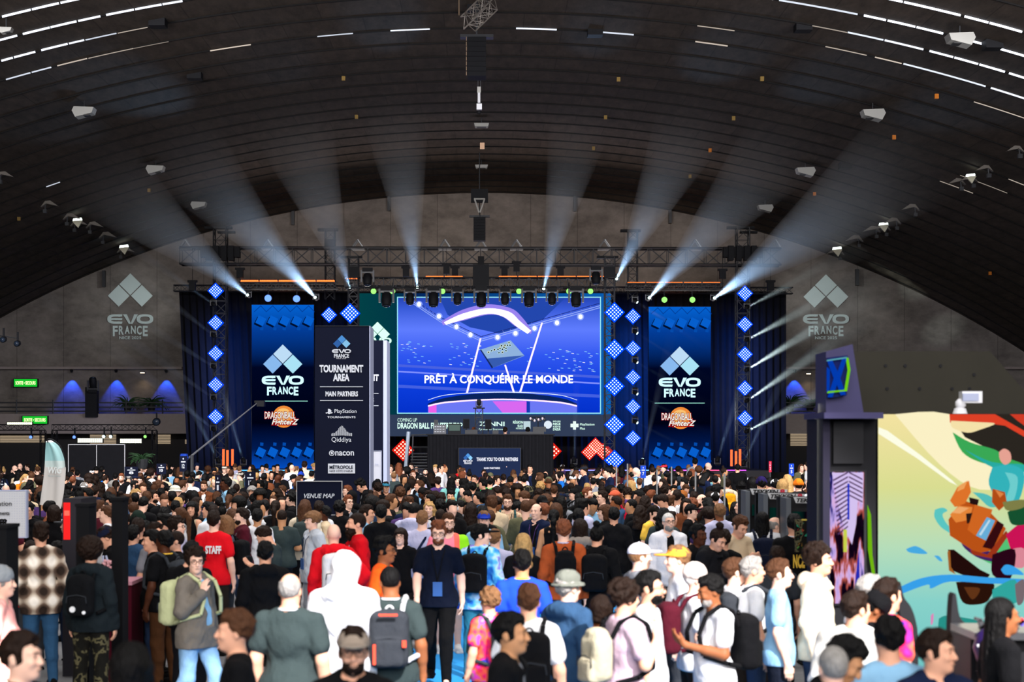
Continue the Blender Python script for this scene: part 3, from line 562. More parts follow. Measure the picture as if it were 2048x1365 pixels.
S('podium_top', [(856, 808)]+[(856+298*t/14, 808-22*math.sin(math.pi*t/14)**.6) for t in range(1, 14)]+[(1154, 808), (1154, 822), (856, 822)], '12285c', 1, 3)
S('podium', [(856, 812)]+[(856+298*t/14, 812-12*math.sin(math.pi*t/14)**.6) for t in range(1, 14)]+[(1154, 812), (1154, 826), (856, 826)], '6c78f4', 1, 4)
S('podium_panel', [(857, 812), (873, 808), (873, 826), (857, 826)], 'f060e8', 1, 5); S('podium_panel', [(985, 803), (1053, 803), (1053, 826), (1005, 826)], 'd868f0', 1, 5); S('podium_panel', [(1053, 803), (1060, 804), (1060, 826), (1053, 826)], '1c3cb0', 1, 6)
ribbon('podium_glow', [(856, 811), (900, 803), (1005, 798), (1110, 803), (1154, 811)], [(856, 814), (900, 806), (1005, 800.5), (1110, 806), (1154, 814)], 'ffd0ff', 1.5, 7); ribbon('podium_rim', [(856, 800), (900, 789), (1005, 784), (1110, 789), (1154, 800)], [(856, 801), (900, 790), (1005, 785.5), (1110, 790), (1154, 801)], 'e8f4ff', 1.2, 7)
S('controller', [(960, 700), (1021, 681), (1049, 712), (984, 737)], '8db0dc', 1, 4); S('controller_shade', [(972, 718), (1049, 711), (984, 737)], '3a5cae', 1, 5); S('controller_edge', [(960, 700), (962, 699), (986, 735), (984, 738)], '1c2c60', 1, 6)
for i, (x, y) in enumerate(((977, 705), (983, 702), (989, 700), (996, 699), (1000, 697), (1005, 699), (1008, 695), (1012, 697), (1010, 691), (1015, 691), (1018, 686), (998, 706), (1005, 705), (1012, 702), (1003, 692), (1020, 691))):
    S('button_ring', [(x+2.5*math.cos(t/6*math.pi), y+2.2*math.sin(t/6*math.pi)) for t in range(12)], 'd8fff4' if i % 2 else 'f4ffc8', 1.2, 6+(i % 3)*.4); S('button', [(x+1.9*math.cos(t/5*math.pi), y+1.6*math.sin(t/5*math.pi)) for t in range(10)], '1c2840', 1, 8+(i % 3)*.3)
Mw = em('caption', 'ffffff', 1.5)
text('PRÊT À CONQUÉRIR LE MONDE', 849, 747, 1146, 770, YM-.16, Mw, r, bold=.02)
Mc = em('caption_mint', 'd8fff0', 1.15)
text('COMING UP', 795, 837, 834, 844, YM-.03, Mc, r, bold=.0); text('DRAGON BALL FIGHTERZ TOP', 795, 846, 925, 858, YM-.03, Mc, r, bold=.03)
text('ZENNI', 958, 844, 1009, 853, YM-.03, Mc, r, bold=.02); text('Eyewear for Everyone', 958, 857, 1006, 862, YM-.03, Mc, r, bold=0)
text('RÉGION', 1026, 841, 1046, 848, YM-.03, Mc, r, bold=.02); text('SUD', 1035, 850, 1046, 855, YM-.03, Mc, r, bold=.02); S('region_mark', rect(1047, 843, 1061, 859), 'c8e0e8', .9, 0); text('PROVENCE', 1032, 856, 1046, 859, YM-.03, Mc, r)
S('sun_mark', [(1096+8*math.cos(t/8*math.pi), 850+8*math.sin(t/8*math.pi)) for t in range(16)], 'e8f4ff', .95, 0)
for i, (a, b) in enumerate((('EXPLORE', 3), ('NICE', 5), ('CÔTE', 5), ('D’AZUR', 5))): text(a, 1106, [842, 846, 851.5, 857][i], 1121, [842, 846, 851.5, 857][i]+b-.4, YM-.03, Mc, r, bold=.03)
mbp = MB(); S('plus_mark', rect(1146, 843, 1152, 860), 'eefff8', 1, 0); S('plus_mark', rect(1141, 848, 1157, 855), 'eefff8', 1, .5); text('PlayStation', 1160, 847, 1189, 853, YM-.03, Mc, r, bold=.01); text('Plus', 1160, 855, 1170, 860, YM-.03, Mc, r, bold=.01)
evo_marks(755, 656, 12, YM-.03, em('mint', 'd0ffe8', 1.2), r); evo_word(727, 676, 783, 688, YM-.03, em('mint', 'd0ffe8', 1.2), r)
text('JOIN', 764, 829, 778, 836, YM-.03, Mc, r); text('112', 760, 840, 779, 858, YM-.03, Mc, r, bold=.04)
# ------------------------------------------------------------------ smooth solid modelling (distance fields -> one continuous mesh)
def _cap(X, a, b, r1, r2):
    a = np.array(a); b = np.array(b); d = b-a; L2 = max((d*d).sum(), 1e-9); t = np.clip(((X-a)@d)/L2, 0, 1)
    return np.linalg.norm(X-a-t[..., None]*d, axis=-1)-(r1+(r2-r1)*t)
def _ell(X, c, r, M=None):
    Q = X-np.array(c)
    if M is not None: Q = Q@M
    r = np.array(r); k0 = np.linalg.norm(Q/r, axis=-1); k1 = np.linalg.norm(Q/(r*r), axis=-1)
    return k0*(k0-1)/np.maximum(k1, 1e-6)
def _box(X, c, h, rr, M=None):
    Q = X-np.array(c)
    if M is not None: Q = Q@M
    q = np.abs(Q)-(np.array(h)-rr); return np.linalg.norm(np.maximum(q, 0), axis=-1)+np.minimum(q.max(-1), 0)-rr
def sdf_mesh(name, prims, res, cuts=(), noise=None):
    """prims: ('c',a,b,r1,r2,k) ('e',c,r,k[,M]) ('b',c,h,rr,k[,M]); k<0 subtracts. cuts: functions X->d, intersected"""
    lo = np.full(3, 9.); hi = np.full(3, -9.); bb = []
    for p in prims:
        if p[0] == 'c': A = np.array([p[1], p[2]]); r = max(p[3], p[4]); a, b = A.min(0)-r, A.max(0)+r; k = p[5]
        elif p[0] == 'e': c = np.array(p[1]); r = (np.array(p[2]) if len(p) < 5 else np.full(3, max(p[2]))); a, b = c-r, c+r; k = p[3]
        else: c = np.array(p[1]); r = (np.array(p[2]) if len(p) < 6 else np.full(3, np.linalg.norm(p[2]))); a, b = c-r, c+r; k = p[4]
        m = abs(k)+2.5*res; bb.append((a-m, b+m, k))
        if k >= 0: lo = np.minimum(lo, a); hi = np.maximum(hi, b)
    lo -= 3*res; hi += 3*res; n = np.ceil((hi-lo)/res).astype(int)+1
    ax = [lo[i]+np.arange(n[i])*res for i in range(3)]; Fd = np.full(tuple(n), .3, dtype=np.float32)
    for p, (a, b, k) in zip(prims, bb):
        i0 = np.clip(((a-lo)/res).astype(int), 0, n-1); i1 = np.clip(np.ceil((b-lo)/res).astype(int)+1, 1, n)
        if (i1 <= i0).any(): continue
        sl = tuple(slice(u, v) for u, v in zip(i0, i1)); G = np.stack(np.meshgrid(*[ax[i][sl[i]] for i in range(3)], indexing='ij'), -1)
        if p[0] == 'c': d = _cap(G, *p[1:5])
        elif p[0] == 'e': d = _ell(G, p[1], p[2], p[4] if len(p) > 4 else None)
        else: d = _box(G, p[1], p[2], p[3], p[5] if len(p) > 5 else None)
        f = Fd[sl]; kk = max(abs(k), 1e-4)
        if k >= 0: h = np.maximum(kk-np.abs(f-d), 0)/kk; Fd[sl] = np.minimum(f, d)-h*h*kk/4
        else: h = np.maximum(kk-np.abs(f+d), 0)/kk; Fd[sl] = np.maximum(f, -d)+h*h*kk/4
    if cuts or noise:
        G = np.stack(np.meshgrid(*ax, indexing='ij'), -1)
        if noise:
            A, fq = noise; x, y, z = G[..., 0]*fq, G[..., 1]*fq, G[..., 2]*fq
            Fd = Fd+A*(np.sin(x+1.3*np.sin(z*.7))*np.sin(y+z*.6)+.6*np.sin(1.9*z+2*np.sin(x*.9)+y)*np.cos(1.7*x-y))
        for c in cuts: Fd = np.maximum(Fd, c(G))
    return nets(name, Fd, lo, res)
def nets(name, Fd, lo, h):
    s = Fd < 0; c = sum(s[i:s.shape[0]-1+i, j:s.shape[1]-1+j, k:s.shape[2]-1+k].astype(np.int8) for i in (0, 1) for j in (0, 1) for k in (0, 1))
    I, J, K = np.nonzero((c > 0) & (c < 8)); idx = np.full(c.shape, -1, dtype=np.int64); idx[I, J, K] = np.arange(len(I))
    pos = np.zeros((len(I), 3)); cnt = np.zeros(len(I))
    for ax in range(3):
        o1, o2 = [a for a in range(3) if a != ax]
        for u in (0, 1):
            for v in (0, 1):
                a = [0, 0, 0]; a[o1] = u; a[o2] = v; b = list(a); b[ax] = 1
                fa = Fd[I+a[0], J+a[1], K+a[2]]; fb = Fd[I+b[0], J+b[1], K+b[2]]; m = (fa < 0) != (fb < 0); t = np.where(m, fa/np.where(m, fa-fb, 1), 0)
                for d in range(3): pos[:, d] += np.where(m, a[d]+(t if d == ax else 0), 0)
                cnt += m
    pos = pos/cnt[:, None]; V = np.array(lo)+(np.stack([I, J, K], 1)+pos)*h; Q = []
    for ax in range(3):
        sa = np.take(s, range(s.shape[ax]-1), ax); sb = np.take(s, range(1, s.shape[ax]), ax); e = sa != sb
        o1, o2 = (ax+1) % 3, (ax+2) % 3; P_ = np.array(np.nonzero(e)).T; P_ = P_[(P_[:, o1] > 0) & (P_[:, o2] > 0) & (P_[:, o1] < s.shape[o1]-1) & (P_[:, o2] < s.shape[o2]-1)]
        inside = s[P_[:, 0], P_[:, 1], P_[:, 2]]; q = []
        for u, v in ((1, 1), (0, 1), (0, 0), (1, 0)):
            R_ = P_.copy(); R_[:, o1] -= u; R_[:, o2] -= v; q.append(idx[R_[:, 0], R_[:, 1], R_[:, 2]])
        q = np.stack(q, 1); q[~inside] = q[~inside][:, ::-1]; Q.append(q)
    Q = np.concatenate(Q); Q = Q[(Q >= 0).all(1)]
    me = bpy.data.meshes.new(name); me.vertices.add(len(V)); me.vertices.foreach_set('co', V.ravel()); me.loops.add(len(Q)*4); me.loops.foreach_set('vertex_index', Q.ravel().astype(np.int32))
    me.polygons.add(len(Q)); me.polygons.foreach_set('loop_start', np.arange(0, len(Q)*4, 4, dtype=np.int32)); me.polygons.foreach_set('loop_total', np.full(len(Q), 4, dtype=np.int32)); me.polygons.foreach_set('use_smooth', np.ones(len(Q), dtype=bool))
    me.update(calc_edges=True); me.materials.append(None); return me
# ------------------------------------------------------------------ people: figure 1.75 m tall, facing -Y
def V3(*a): return np.array(a, dtype=float)
def rotz(v, a): c, s = math.cos(a), math.sin(a); return V3(v[0]*c-v[1]*s, v[0]*s+v[1]*c, v[2])
ARMS = {  # right (x<0) and left arm: elbow, wrist, hand direction ; x given for the left side
 'down': ((.222, .03, 1.15), (.235, -.05, .90), (.02, -.12, -1)), 'fwd': ((.215, -.07, 1.16), (.205, -.22, .95), (-.1, -.4, -1)), 'back': ((.222, .12, 1.16), (.235, .14, .91), (.0, .1, -1)),
 'phone': ((.215, -.02, 1.15), (.085, -.27, 1.22), (-.35, -.6, .5)), 'strap': ((.24, -.02, 1.17), (.155, -.185, 1.34), (-.2, -.1, 1)), 'cross': ((.235, -.05, 1.16), (-.06, -.235, 1.17), (-1, .05, .1)),
 'mouth': ((.24, -.13, 1.18), (.06, -.23, 1.42), (-.3, .3, 1)), 'hip': ((.35, .06, 1.18), (.20, .0, 1.0), (-.6, -.5, -.5)), 'point': ((.24, -.2, 1.24), (.16, -.45, 1.26), (-.1, -1, .05)), 'pocket': ((.24, .06, 1.16), (.20, -.05, .96), (-.1, -.3, -1)), 'lap': ((.24, -.05, 1.14), (.12, -.28, 1.06), (-.3, -1, 0))}
POSES = {  # right arm, left arm, legs, head pitch (deg)
 'stand': ('down', 'down', 's', 0), 'walk': ('fwd', 'back', 'w', 3), 'phone': ('phone', 'phone', 's', 28), 'hold': ('down', 'phone', 's', 14), 'strap': ('strap', 'down', 'w', 2), 'cross': ('cross', 'cross', 's', 5), 'mouth': ('mouth', 'down', 's', 3),
 'point': ('point', 'down', 's', 5), 'pocket': ('pocket', 'pocket', 's', 0), 'hip': ('hip', 'down', 's', 0), 'sit': ('lap', 'lap', 'x', 4), 'down': ('phone', 'down', 's', 36)}
def skel(pose, b):
    ra, la, lg, hp = POSES[pose]; J = {}; dz = -.46 if lg == 'x' else 0; W = (b-1)*.5+1
    J['dz'] = dz; J['hp'] = R(hp)
    for sd, an in ((-1, ra), (1, la)):
        e, w_, h = ARMS[an]; sh = V3(.162*W, .012, 1.422+dz); k = .162*(W-1)
        f = lambda v, kx: V3((v[0]+kx)*sd, v[1]-(b-1)*.12 if v[1] < -.1 else v[1], v[2]+dz)
        hd = V3(h[0]*sd, h[1], h[2]); J[sd] = (V3(sh[0]*sd, sh[1], sh[2]), f(e, k), f(w_, k), hd/np.linalg.norm(hd))
        hp_ = V3(.092*W*sd, .005, .93+dz)
        if lg == 's': kn, an_ = V3(.11*sd, -.01, .50), V3(.125*sd, .03, .085)
        elif lg == 'w': kn, an_ = (V3(.09*sd, -.17, .53), V3(.095*sd, -.2, .10)) if sd > 0 else (V3(.1*sd, .03, .50), V3(.1*sd, .26, .16))
        else: kn, an_ = V3(.14*sd, -.43, .50), V3(.14*sd, -.42, .085)
        J[sd*10] = (hp_, kn, an_)
    return J
def headM(J, yaw): # head frame -> figure frame
    return Matrix.Translation((0, .012, 1.50+J['dz'])) @ Matrix.Rotation(yaw, 4, 'Z') @ Matrix.Rotation(J['hp'], 4, 'X') @ Matrix.Translation((0, -.02, .135))
def head_prims(M):
    m3 = np.array(M.to_3x3()); T = lambda *p: tuple(M @ Vector(p)); k = .02
    e = lambda c, r, k=.02: ('e', T(*c), r, k, m3)
    pr = [e((0, .015, .028), (.074, .094, .092)), e((0, -.024, -.045), (.056, .066, .068), .035), e((0, -.066, -.088), (.026, .024, .02), .03), e((0, -.074, .03), (.05, .018, .012), .02)]
    pr += [('c', T(0, -.088, .016), T(0, -.108, -.022), .0085, .0135, .012), e((0, -.104, -.028), (.0165, .011, .009), .008)]
    pr += [e((sx*.03, -.094, .012), (.016, .012, .011), -.012) for sx in (-1, 1)] + [e((sx*.03, -.077, .01), (.0135, .0135, .0125), .004) for sx in (-1, 1)]
    pr += [e((sx*.034, -.072, -.022), (.02, .018, .018), .02) for sx in (-1, 1)]+[e((sx*.074, .012, -.008), (.009, .02, .03), .01) for sx in (-1, 1)]
    pr += [e((0, -.087, -.053), (.023, .012, .006), .006), e((0, -.086, -.062), (.019, .012, .006), .006)]
    return pr
def limbs(J, b, fingers, infl=0, arms=True, hands=True):
    pr = []; q = .5+.5*b
    for sd in (-1, 1):
        s_, e, w_, h = J[sd]
        if arms: pr += [('c', s_, e, .05*q+infl, .039*q+infl, .03), ('c', e, w_, .043*q+infl, .028+infl, .02), ('c', e+(w_-e)*.1, e+(w_-e)*.45, .03*q+infl, .034*q+infl, .03)]
        if hands:
            up = V3(0, -1, 0) if abs(h[1]) < .8 else V3(0, 0, 1); u = np.cross(h, up); u /= np.linalg.norm(u); nrm = np.cross(u, h); nrm *= 1 if nrm[0]*sd < 0 else -1   # palm faces the body
            if abs(h[2]) > .6: u, nrm = V3(0, -1, 0)-h*h[1]*-1, None; u = V3(0, -1, 0)-h*np.dot(V3(0, -1, 0), h); u /= np.linalg.norm(u); nrm = np.cross(h, u); nrm *= 1 if nrm[0]*sd < 0 else -1
            c = w_+h*.05
            pr += [('c', w_, w_+h*.03, .026, .027, .02)]
            for f in (-1.5, -.5, .5, 1.5):
                L = (.072, .085, .08, .062)[int(1.5-f)]; a = w_+h*.085+u*f*.0185
                pr.append(('c', w_+h*.03+u*f*.012, a, .014, .0125, .012))
                if fingers:
                    m_ = a+h*L*.5+nrm*.012; t = m_+h*L*.36+nrm*.03; pr += [('c', a, m_, .0095, .0088, .003), ('c', m_, t, .0088, .0075, .003)]
                else: pr.append(('c', a, a+h*L*.75+nrm*.025, .013, .011, .01))
            tb = w_+h*.03+u*.026; pr += [('c', w_+h*.02+u*.012, tb+u*.014+h*.028+nrm*.012, .015, .011, .01), ('c', tb+u*.014+h*.028+nrm*.012, tb+u*.018+h*.062+nrm*.028, .0105, .0085, .004)]
    return pr
def torso(J, b, o=0, k=.07, seat=False):
    W = (b-1)*.6+1; z = J['dz']; d = (b-1)
    return [('e', (0, .012, 1.30+z), (.142*W+o, .1*W+o, .17+o*.5), k), ('e', (0, -.012-d*.18, 1.09+z), (.14*(1+d*1.1)+o, .098*(1+d*1.7)+o, .19+o*.3), k), ('e', (0, .01, .955+z), (.152*(1+d*.8)+o, .115*(1+d*.9)+o, .12), k),
            ('c', (-.125*W, .012, 1.418+z), (.125*W, .012, 1.418+z), .052+o*.7, .052+o*.7, .05), ('c', (-.06, .02, 1.455+z), (.06, .02, 1.455+z), .05+o*.5, .05+o*.5, .05), ('c', (-.09, .015, 1.45+z), (.09, .015, 1.45+z), .052+o*.6, .052+o*.6, .05)]
def legs(J, b, o=0):
    pr = []; q = .6+.4*b
    for sd in (-10, 10):
        h, k_, a = J[sd]; pr += [('c', h, k_, .088*q+o, .056*q+o, .04), ('c', k_, a, .056*q+o, .038+o, .03), ('c', k_+(a-k_)*.12+V3(0, .012, 0), k_+(a-k_)*.4+V3(0, .014, 0), .045*q+o, .048*q+o, .03)]
    return pr
CACHE = {}
def cached(key, fn):
    if key not in CACHE: CACHE[key] = fn()
    return CACHE[key]
def body_mesh(pose, b, yaw, hi):
    def fn():
        J = skel(pose, b); M = headM(J, R(yaw)); z = J['dz']
        pr = (torso(J, b)+legs(J, b) if hi != 3 else [])+limbs(J, b, hi == 2)+[('c', (0, .022, 1.43+z), (0, .0, 1.58+z) if J['hp'] < .2 else (0, -.03, 1.57+z), .056+(b-1)*.03, .052+(b-1)*.03, .03)]+head_prims(M)
        for sd in (-10, 10): a = J[sd][2]; pr.append(('c', a, a+V3(0, -.1, -.04), .035, .03, .02))
        return sdf_mesh('body', pr, (.02, .0125, .0085, .023)[hi], cuts=[lambda G: .98+z-G[..., 2]] if hi == 3 else ())
    return cached(('body', pose, b, yaw, hi), fn)
def top_mesh(pose, b, kind, hi):
    def fn():
        J = skel(pose, b); z = J['dz']; lng = kind != 'tee' and kind != 'tank'; o = {'tee': .014, 'tank': .008, 'long': .018, 'hoodie': .026, 'jacket': .027}[kind]
        hem = {'tee': .86, 'tank': .92, 'long': .87, 'hoodie': .84, 'jacket': .8}[kind]+z
        pr = torso(J, b, o)
        if kind != 'tank':
            for sd in (-1, 1):
                s_, e, w_, h = J[sd]; q = .5+.5*b
                if lng: pr += [('c', s_, e, .05*q+o, .042*q+o, .03), ('c', e, w_-h*.0, .043*q+o, .032+o*.8, .025), ('c', w_-(w_-e)*.1, w_+h*.004, .036+o*.7, .034+o*.6, .006)]
                else: pr += [('c', s_, s_+(e-s_)*.62, .052*q+o, .05*q+o*1.3, .03)]
        if lng or kind == 'tee': pr.append(('e', (0, .0, .92+z), (.155*(1+(b-1)*.9)+o, .122*(1+(b-1)*1.1)+o, .25), .05)); pr += [('c', J[sd][0], J[sd][0]+(J[sd][1]-J[sd][0])*.28, .092*(.6+.4*b)+o+.008, .085*(.6+.4*b)+o+.008, .05) for sd in (-10, 10)] if pose != 'sit' else []
        if kind == 'hoodie': pr += [('e', (0, .1, 1.475+z), (.135, .062, .07), .03), ('c', (-.085, .03, 1.5+z), (.085, .03, 1.5+z), .03, .03, .03), ('c', (-.09, .0, 1.49+z), (-.02, -.11, 1.42+z), .028, .02, .02), ('c', (.09, .0, 1.49+z), (.02, -.11, 1.42+z), .028, .02, .02)]
        if kind == 'jacket': pr += [('c', (-.075, .03, 1.50+z), (.075, .03, 1.50+z), .034, .034, .02), ('c', (-.075, .03, 1.5+z), (-.035, -.1, 1.42+z), .028, .024, .02), ('c', (.075, .03, 1.5+z), (.035, -.1, 1.42+z), .028, .024, .02)]
        if kind in ('tee', 'long'): pr += [('c', (-.062, .02, 1.487+z), (.062, .02, 1.487+z), .026, .026, .015)]
        # neck opening and folds
        pr += [('c', (0, .01, 1.46+z), (0, -.005, 1.62+z), .056+(b-1)*.03, .07, -.008)]
        if kind == 'jacket': pr += [('b', (0, -.19, 1.30+z), (.045, .13, .28), .01, -.02)] if pose not in ('phone', 'cross') else []
        return sdf_mesh('top', pr, (.022, .0155, .011, .036)[hi], cuts=[lambda G: hem-G[..., 2]], noise=(.006, 27) if lng else (.0045, 22))
    return cached(('top', pose, b, kind, hi), fn)
def trouser_mesh(pose, b, kind, hi):
    def fn():
        J = skel(pose, b); z = J['dz']; o = .016 if kind != 'wide' else .035
        pr = legs(J, b, o)+[('e', (0, .01, .955+z), (.152*(1+(b-1)*.8)+.008, .115*(1+(b-1)*.9)+.008, .13), .05)]
        c = [lambda G: G[..., 2]-(1.02+z)]
        c.append((lambda G: .56-G[..., 2]) if kind == 'shorts' and z == 0 else (lambda G: .045-G[..., 2]))
        return sdf_mesh('trousers', pr, (.03, .022, .014)[hi], cuts=c, noise=(.003, 30))
    return cached(('trs', pose, b, kind, hi), fn)
def shoe_mesh(pose, sd):
    def fn():
        J = skel(pose, 1); a = J[sd*10][2]; t = .0 if a[2] < .12 else a[2]-.085; x, y = a[0], a[1]
        return sdf_mesh('shoe', [('e', (x, y+.0, .07+t), (.046, .06, .07), .03), ('e', (x, y-.09, .045+t), (.048, .11, .045), .03), ('b', (x, y-.06, .018+t), (.05, .15, .016), .014, .01)], .011, cuts=[lambda G: .002+t-G[..., 2]])
    return cached(('shoe', pose, sd), fn)
def hair_mesh(style, hi):
    def fn():
        res = (.017, .011, .008, .02)[hi]; e = lambda c, r, k=.015, M=None: ('e', c, r, k); N = (.003, 70)
        face = [('b', (0, -.14, -.045), (.14, .098, .105), .02, -.015)]; nape = [lambda G: -.075-G[..., 2]]
        ears = []
        if style == 'short': pr = [e((0, .022, .036), (.084, .105, .102)), e((0, -.01, .105), (.06, .07, .03), .03)]+face; c = nape; N = (.0075, 62)
        elif style == 'buzz': pr = [e((0, .017, .032), (.079, .099, .095))]+face; c = nape; N = None
        elif style == 'quiff': pr = [e((0, .022, .032), (.084, .105, .098)), e((0, -.035, .115), (.065, .06, .042), .04), e((0, .03, .11), (.075, .075, .04), .03)]+face; c = nape; N = (.009, 52)
        elif style == 'curly': pr = [e((0, .022, .05), (.105, .12, .112))]+face; c = [lambda G: -.085-G[..., 2]]; N = (.011, 62)
        elif style == 'afro': pr = [e((0, .03, .06), (.135, .14, .13))]+face; c = [lambda G: -.095-G[..., 2]]; N = (.007, 75)
        elif style == 'bowl': pr = [e((0, .015, .04), (.1, .118, .1)), e((0, -.03, .05), (.09, .085, .05), .03), ('b', (0, -.14, -.06), (.14, .098, .1), .02, -.015)]; c = [lambda G: -.03-G[..., 2]]; N = (.006, 65)
        elif style in ('long', 'wave'):
            pr = [e((0, .022, .035), (.09, .11, .105)), ('c', (0, .085, 0), (0, .11, -.26), .075, .09, .05), ('c', (-.06, .05, -.02), (-.075, .06, -.26), .045, .055, .04), ('c', (.06, .05, -.02), (.075, .06, -.26), .045, .055, .04), ('b', (0, -.14, -.1), (.068, .11, .17), .03, -.02), ('b', (0, -.17, -.1), (.14, .11, .16), .03, -.02)]; c = [lambda G: -.3-G[..., 2]]; N = (.011, 42) if style == 'wave' else (.005, 55)
        elif style == 'bob': pr = [e((0, .02, .03), (.095, .113, .105)), ('c', (0, .06, 0), (0, .06, -.09), .09, .085, .04), ('c', (-.075, .0, .0), (-.082, .0, -.1), .03, .028, .03), ('c', (.075, 0, 0), (.082, .0, -.1), .03, .028, .03), e((0, -.07, .06), (.07, .035, .03), .02), ('b', (0, -.14, -.06), (.062, .098, .1), .02, -.012)]; c = [lambda G: -.125-G[..., 2]]; N = (.004, 60)
        elif style == 'bun': pr = [e((0, .02, .032), (.082, .102, .099))]+face+[e((0, .05, .155), (.045, .045, .042), .02)]; c = nape; N = (.004, 80)
        elif style == 'tail': pr = [e((0, .02, .032), (.082, .102, .099))]+face+[('c', (0, .115, .03), (0, .15, -.05), .032, .04, .02), ('c', (0, .15, -.05), (.0, .15, -.42), .04, .025, .03)]; c = []; N = (.004, 60)
        elif style == 'fringe': pr = [e((0, .018, .025), (.08, .101, .088)), ('b', (0, -.14, 0), (.14, .12, .2), .02, -.012), e((0, .0, .11), (.075, .1, .085), -.02)]; c = nape+[lambda G: G[..., 2]-.085]; N = (.003, 80)
        elif style == 'braids':
            pr = [e((0, .02, .034), (.082, .103, .1))]+face
            for i in range(9): a = math.pi*(.0+i/8); pr.append(('c', (.07*math.cos(a), .02+.075*math.sin(a), .03), (.085*math.cos(a), .04+.085*math.sin(a), -.27), .02, .016, .004))
            c = []; N = None
        elif style == 'cap': pr = [e((0, .01, .045), (.09, .11, .09)), ('e', (0, -.135, .05), (.075, .085, .012), .01), ('e', (0, .01, .136), (.01, .01, .008), .004)]; c = [lambda G: .034-G[..., 2]]; N = None
        elif style == 'backcap': pr = [e((0, .01, .045), (.09, .11, .09)), ('e', (0, .14, .04), (.07, .06, .012), .01), ('b', (0, -.12, .07), (.02, .05, .02), .01, -.01)]; c = [lambda G: .03-G[..., 2]]; N = None
        elif style == 'beanie': pr = [e((0, .014, .055), (.092, .11, .1)), ('c', (-.05, .012, .035), (.05, .012, .035), .055, .055, .03)]; c = [lambda G: .012-G[..., 2]]; N = (.0025, 90)
        elif style == 'bucket': pr = [e((0, .01, .075), (.094, .11, .075), .01), ('e', (0, .005, .028), (.125, .14, .03), .012)]; c = [lambda G: .022-G[..., 2]-.18*np.maximum(0, .0)-0*G[..., 0]]; N = (.003, 50)
        elif style == 'hood': pr = [e((0, .022, .03), (.108, .13, .125)), ('c', (0, .04, -.06), (0, .05, -.13), .09, .1, .04), ('e', (0, -.12, -.01), (.072, .1, .1), -.02)]; c = [lambda G: -.16-G[..., 2]]; N = (.005, 30)
        elif style == 'beard': pr = [e((0, -.03, -.066), (.061, .07, .058)), ('e', (0, -.1, -.057), (.022, .02, .009), -.008), ('b', (0, -.03, .0), (.1, .12, .037), .01, -.01), ('b', (0, .08, -.05), (.1, .07, .1), .01, -.01)]; c = [lambda G: -.125-G[..., 2]]; N = (.003, 90)
        elif style == 'longbeard': pr = [e((0, -.04, -.075), (.064, .072, .068)), e((0, -.07, -.12), (.045, .045, .06), .03), ('e', (0, -.112, -.057), (.024, .02, .009), -.008), ('b', (0, -.03, .0), (.1, .12, .037), .01, -.01), ('b', (0, .09, -.05), (.1, .07, .12), .01, -.01)]; c = []; N = (.005, 80)
        return sdf_mesh('hair', pr, res, cuts=c, noise=N)
    return cached(('hair', style, hi), fn)
def glasses_mesh():
    def fn():
        mb = MB()
        for sx in (-1, 1):
            pts = [(sx*.033+.024*math.cos(t*math.pi/7), -.108, .01+.019*math.sin(t*math.pi/7)) for t in range(14)]
            for a, b in zip(pts, pts[1:]+pts[:1]): mb.bar(a, b, .0028, 4, cap=False)
            mb.bar((sx*.057, -.106, .014), (sx*.082, .015, .008), .0026, 4)
        mb.bar((-.01, -.112, .014), (.01, -.112, .014), .0026, 4); me = mb.mesh('glasses'); me.materials.append(None); return me
    return cached('glasses', fn)
def eyes_mesh():
    def fn():
        mb = MB()
        for sx in (-1, 1):
            mb.lathe([(.001, -.004), (.0065, -.002), (.0072, .0), (.004, .003), (.001, .0035)], (sx*.03, -.0885, .0105), 8, Matrix.Rotation(R(90), 3, 'X'))
            mb.bar((sx*.014, -.098, .031), (sx*.046, -.088, .033), .0042, 5, .003)
        me = mb.mesh('eyes'); me.materials.append(None); return me
    return cached('eyes', fn)
def lips_mesh():
    def fn():
        mb = MB(); mb.bar((-.02, -.094, -.056), (0, -.101, -.054), .0028, 5, .0042); mb.bar((.02, -.094, -.056), (0, -.101, -.054), .0028, 5, .0042); mb.bar((-.016, -.095, -.0605), (.016, -.095, -.0605), .0042, 5); me = mb.mesh('mouth'); me.materials.append(None); return me
    return cached('lips', fn)
SKIN = {'1': 'eab9a2', '2': 'd9a084', '3': 'b98560', '4': '855236', '5': '4a2a1b'}
HC = {'k': ('black', '0d0b0b'), 'b': ('dark brown', '21150e'), 'm': ('brown', '4a3020'), 'l': ('light brown', '77553a'), 'y': ('blond', 'b08a58'), 'r': ('reddish', '70402a'), 'g': ('grey', '8c8884'), 'w': ('white', 'd5d2cd')}
TC = {'black': '0e0e11', 'navy': '141e38', 'white': 'e2e2e6', 'grey': '7d7f86', 'dark grey': '33363b', 'light blue': '86b4d6', 'blue': '1a63bd', 'red': 'd81522', 'maroon': '4a1522', 'green': '2f8a4a', 'teal': '86cfc8', 'beige': 'c9b394', 'brown': '6b3d26', 'rust': 'a04a26', 'orange': 'f0581c', 'yellow': 'f0c04a', 'pink': 'f08090', 'lavender': 'b9b8d6', 'purple': '4b3566', 'mauve': 'bfa4b4', 'green grey': '333d3d', 'khaki': '5b5a44', 'steel blue': '2e4866', 'brown plaid': 'PL1', 'pale plaid': 'PL2', 'tie-dye blue': 'TD1', 'multicoloured': 'TD2', 'camo': 'CM', 'white striped': 'ST', 'floral beige': 'FL', 'camouflage': 'CM', 'coral': 'f5a9a0', 'cream': 'dccdb4', 'pink and lime': 'PLM', 'blue and red': 'BR'}
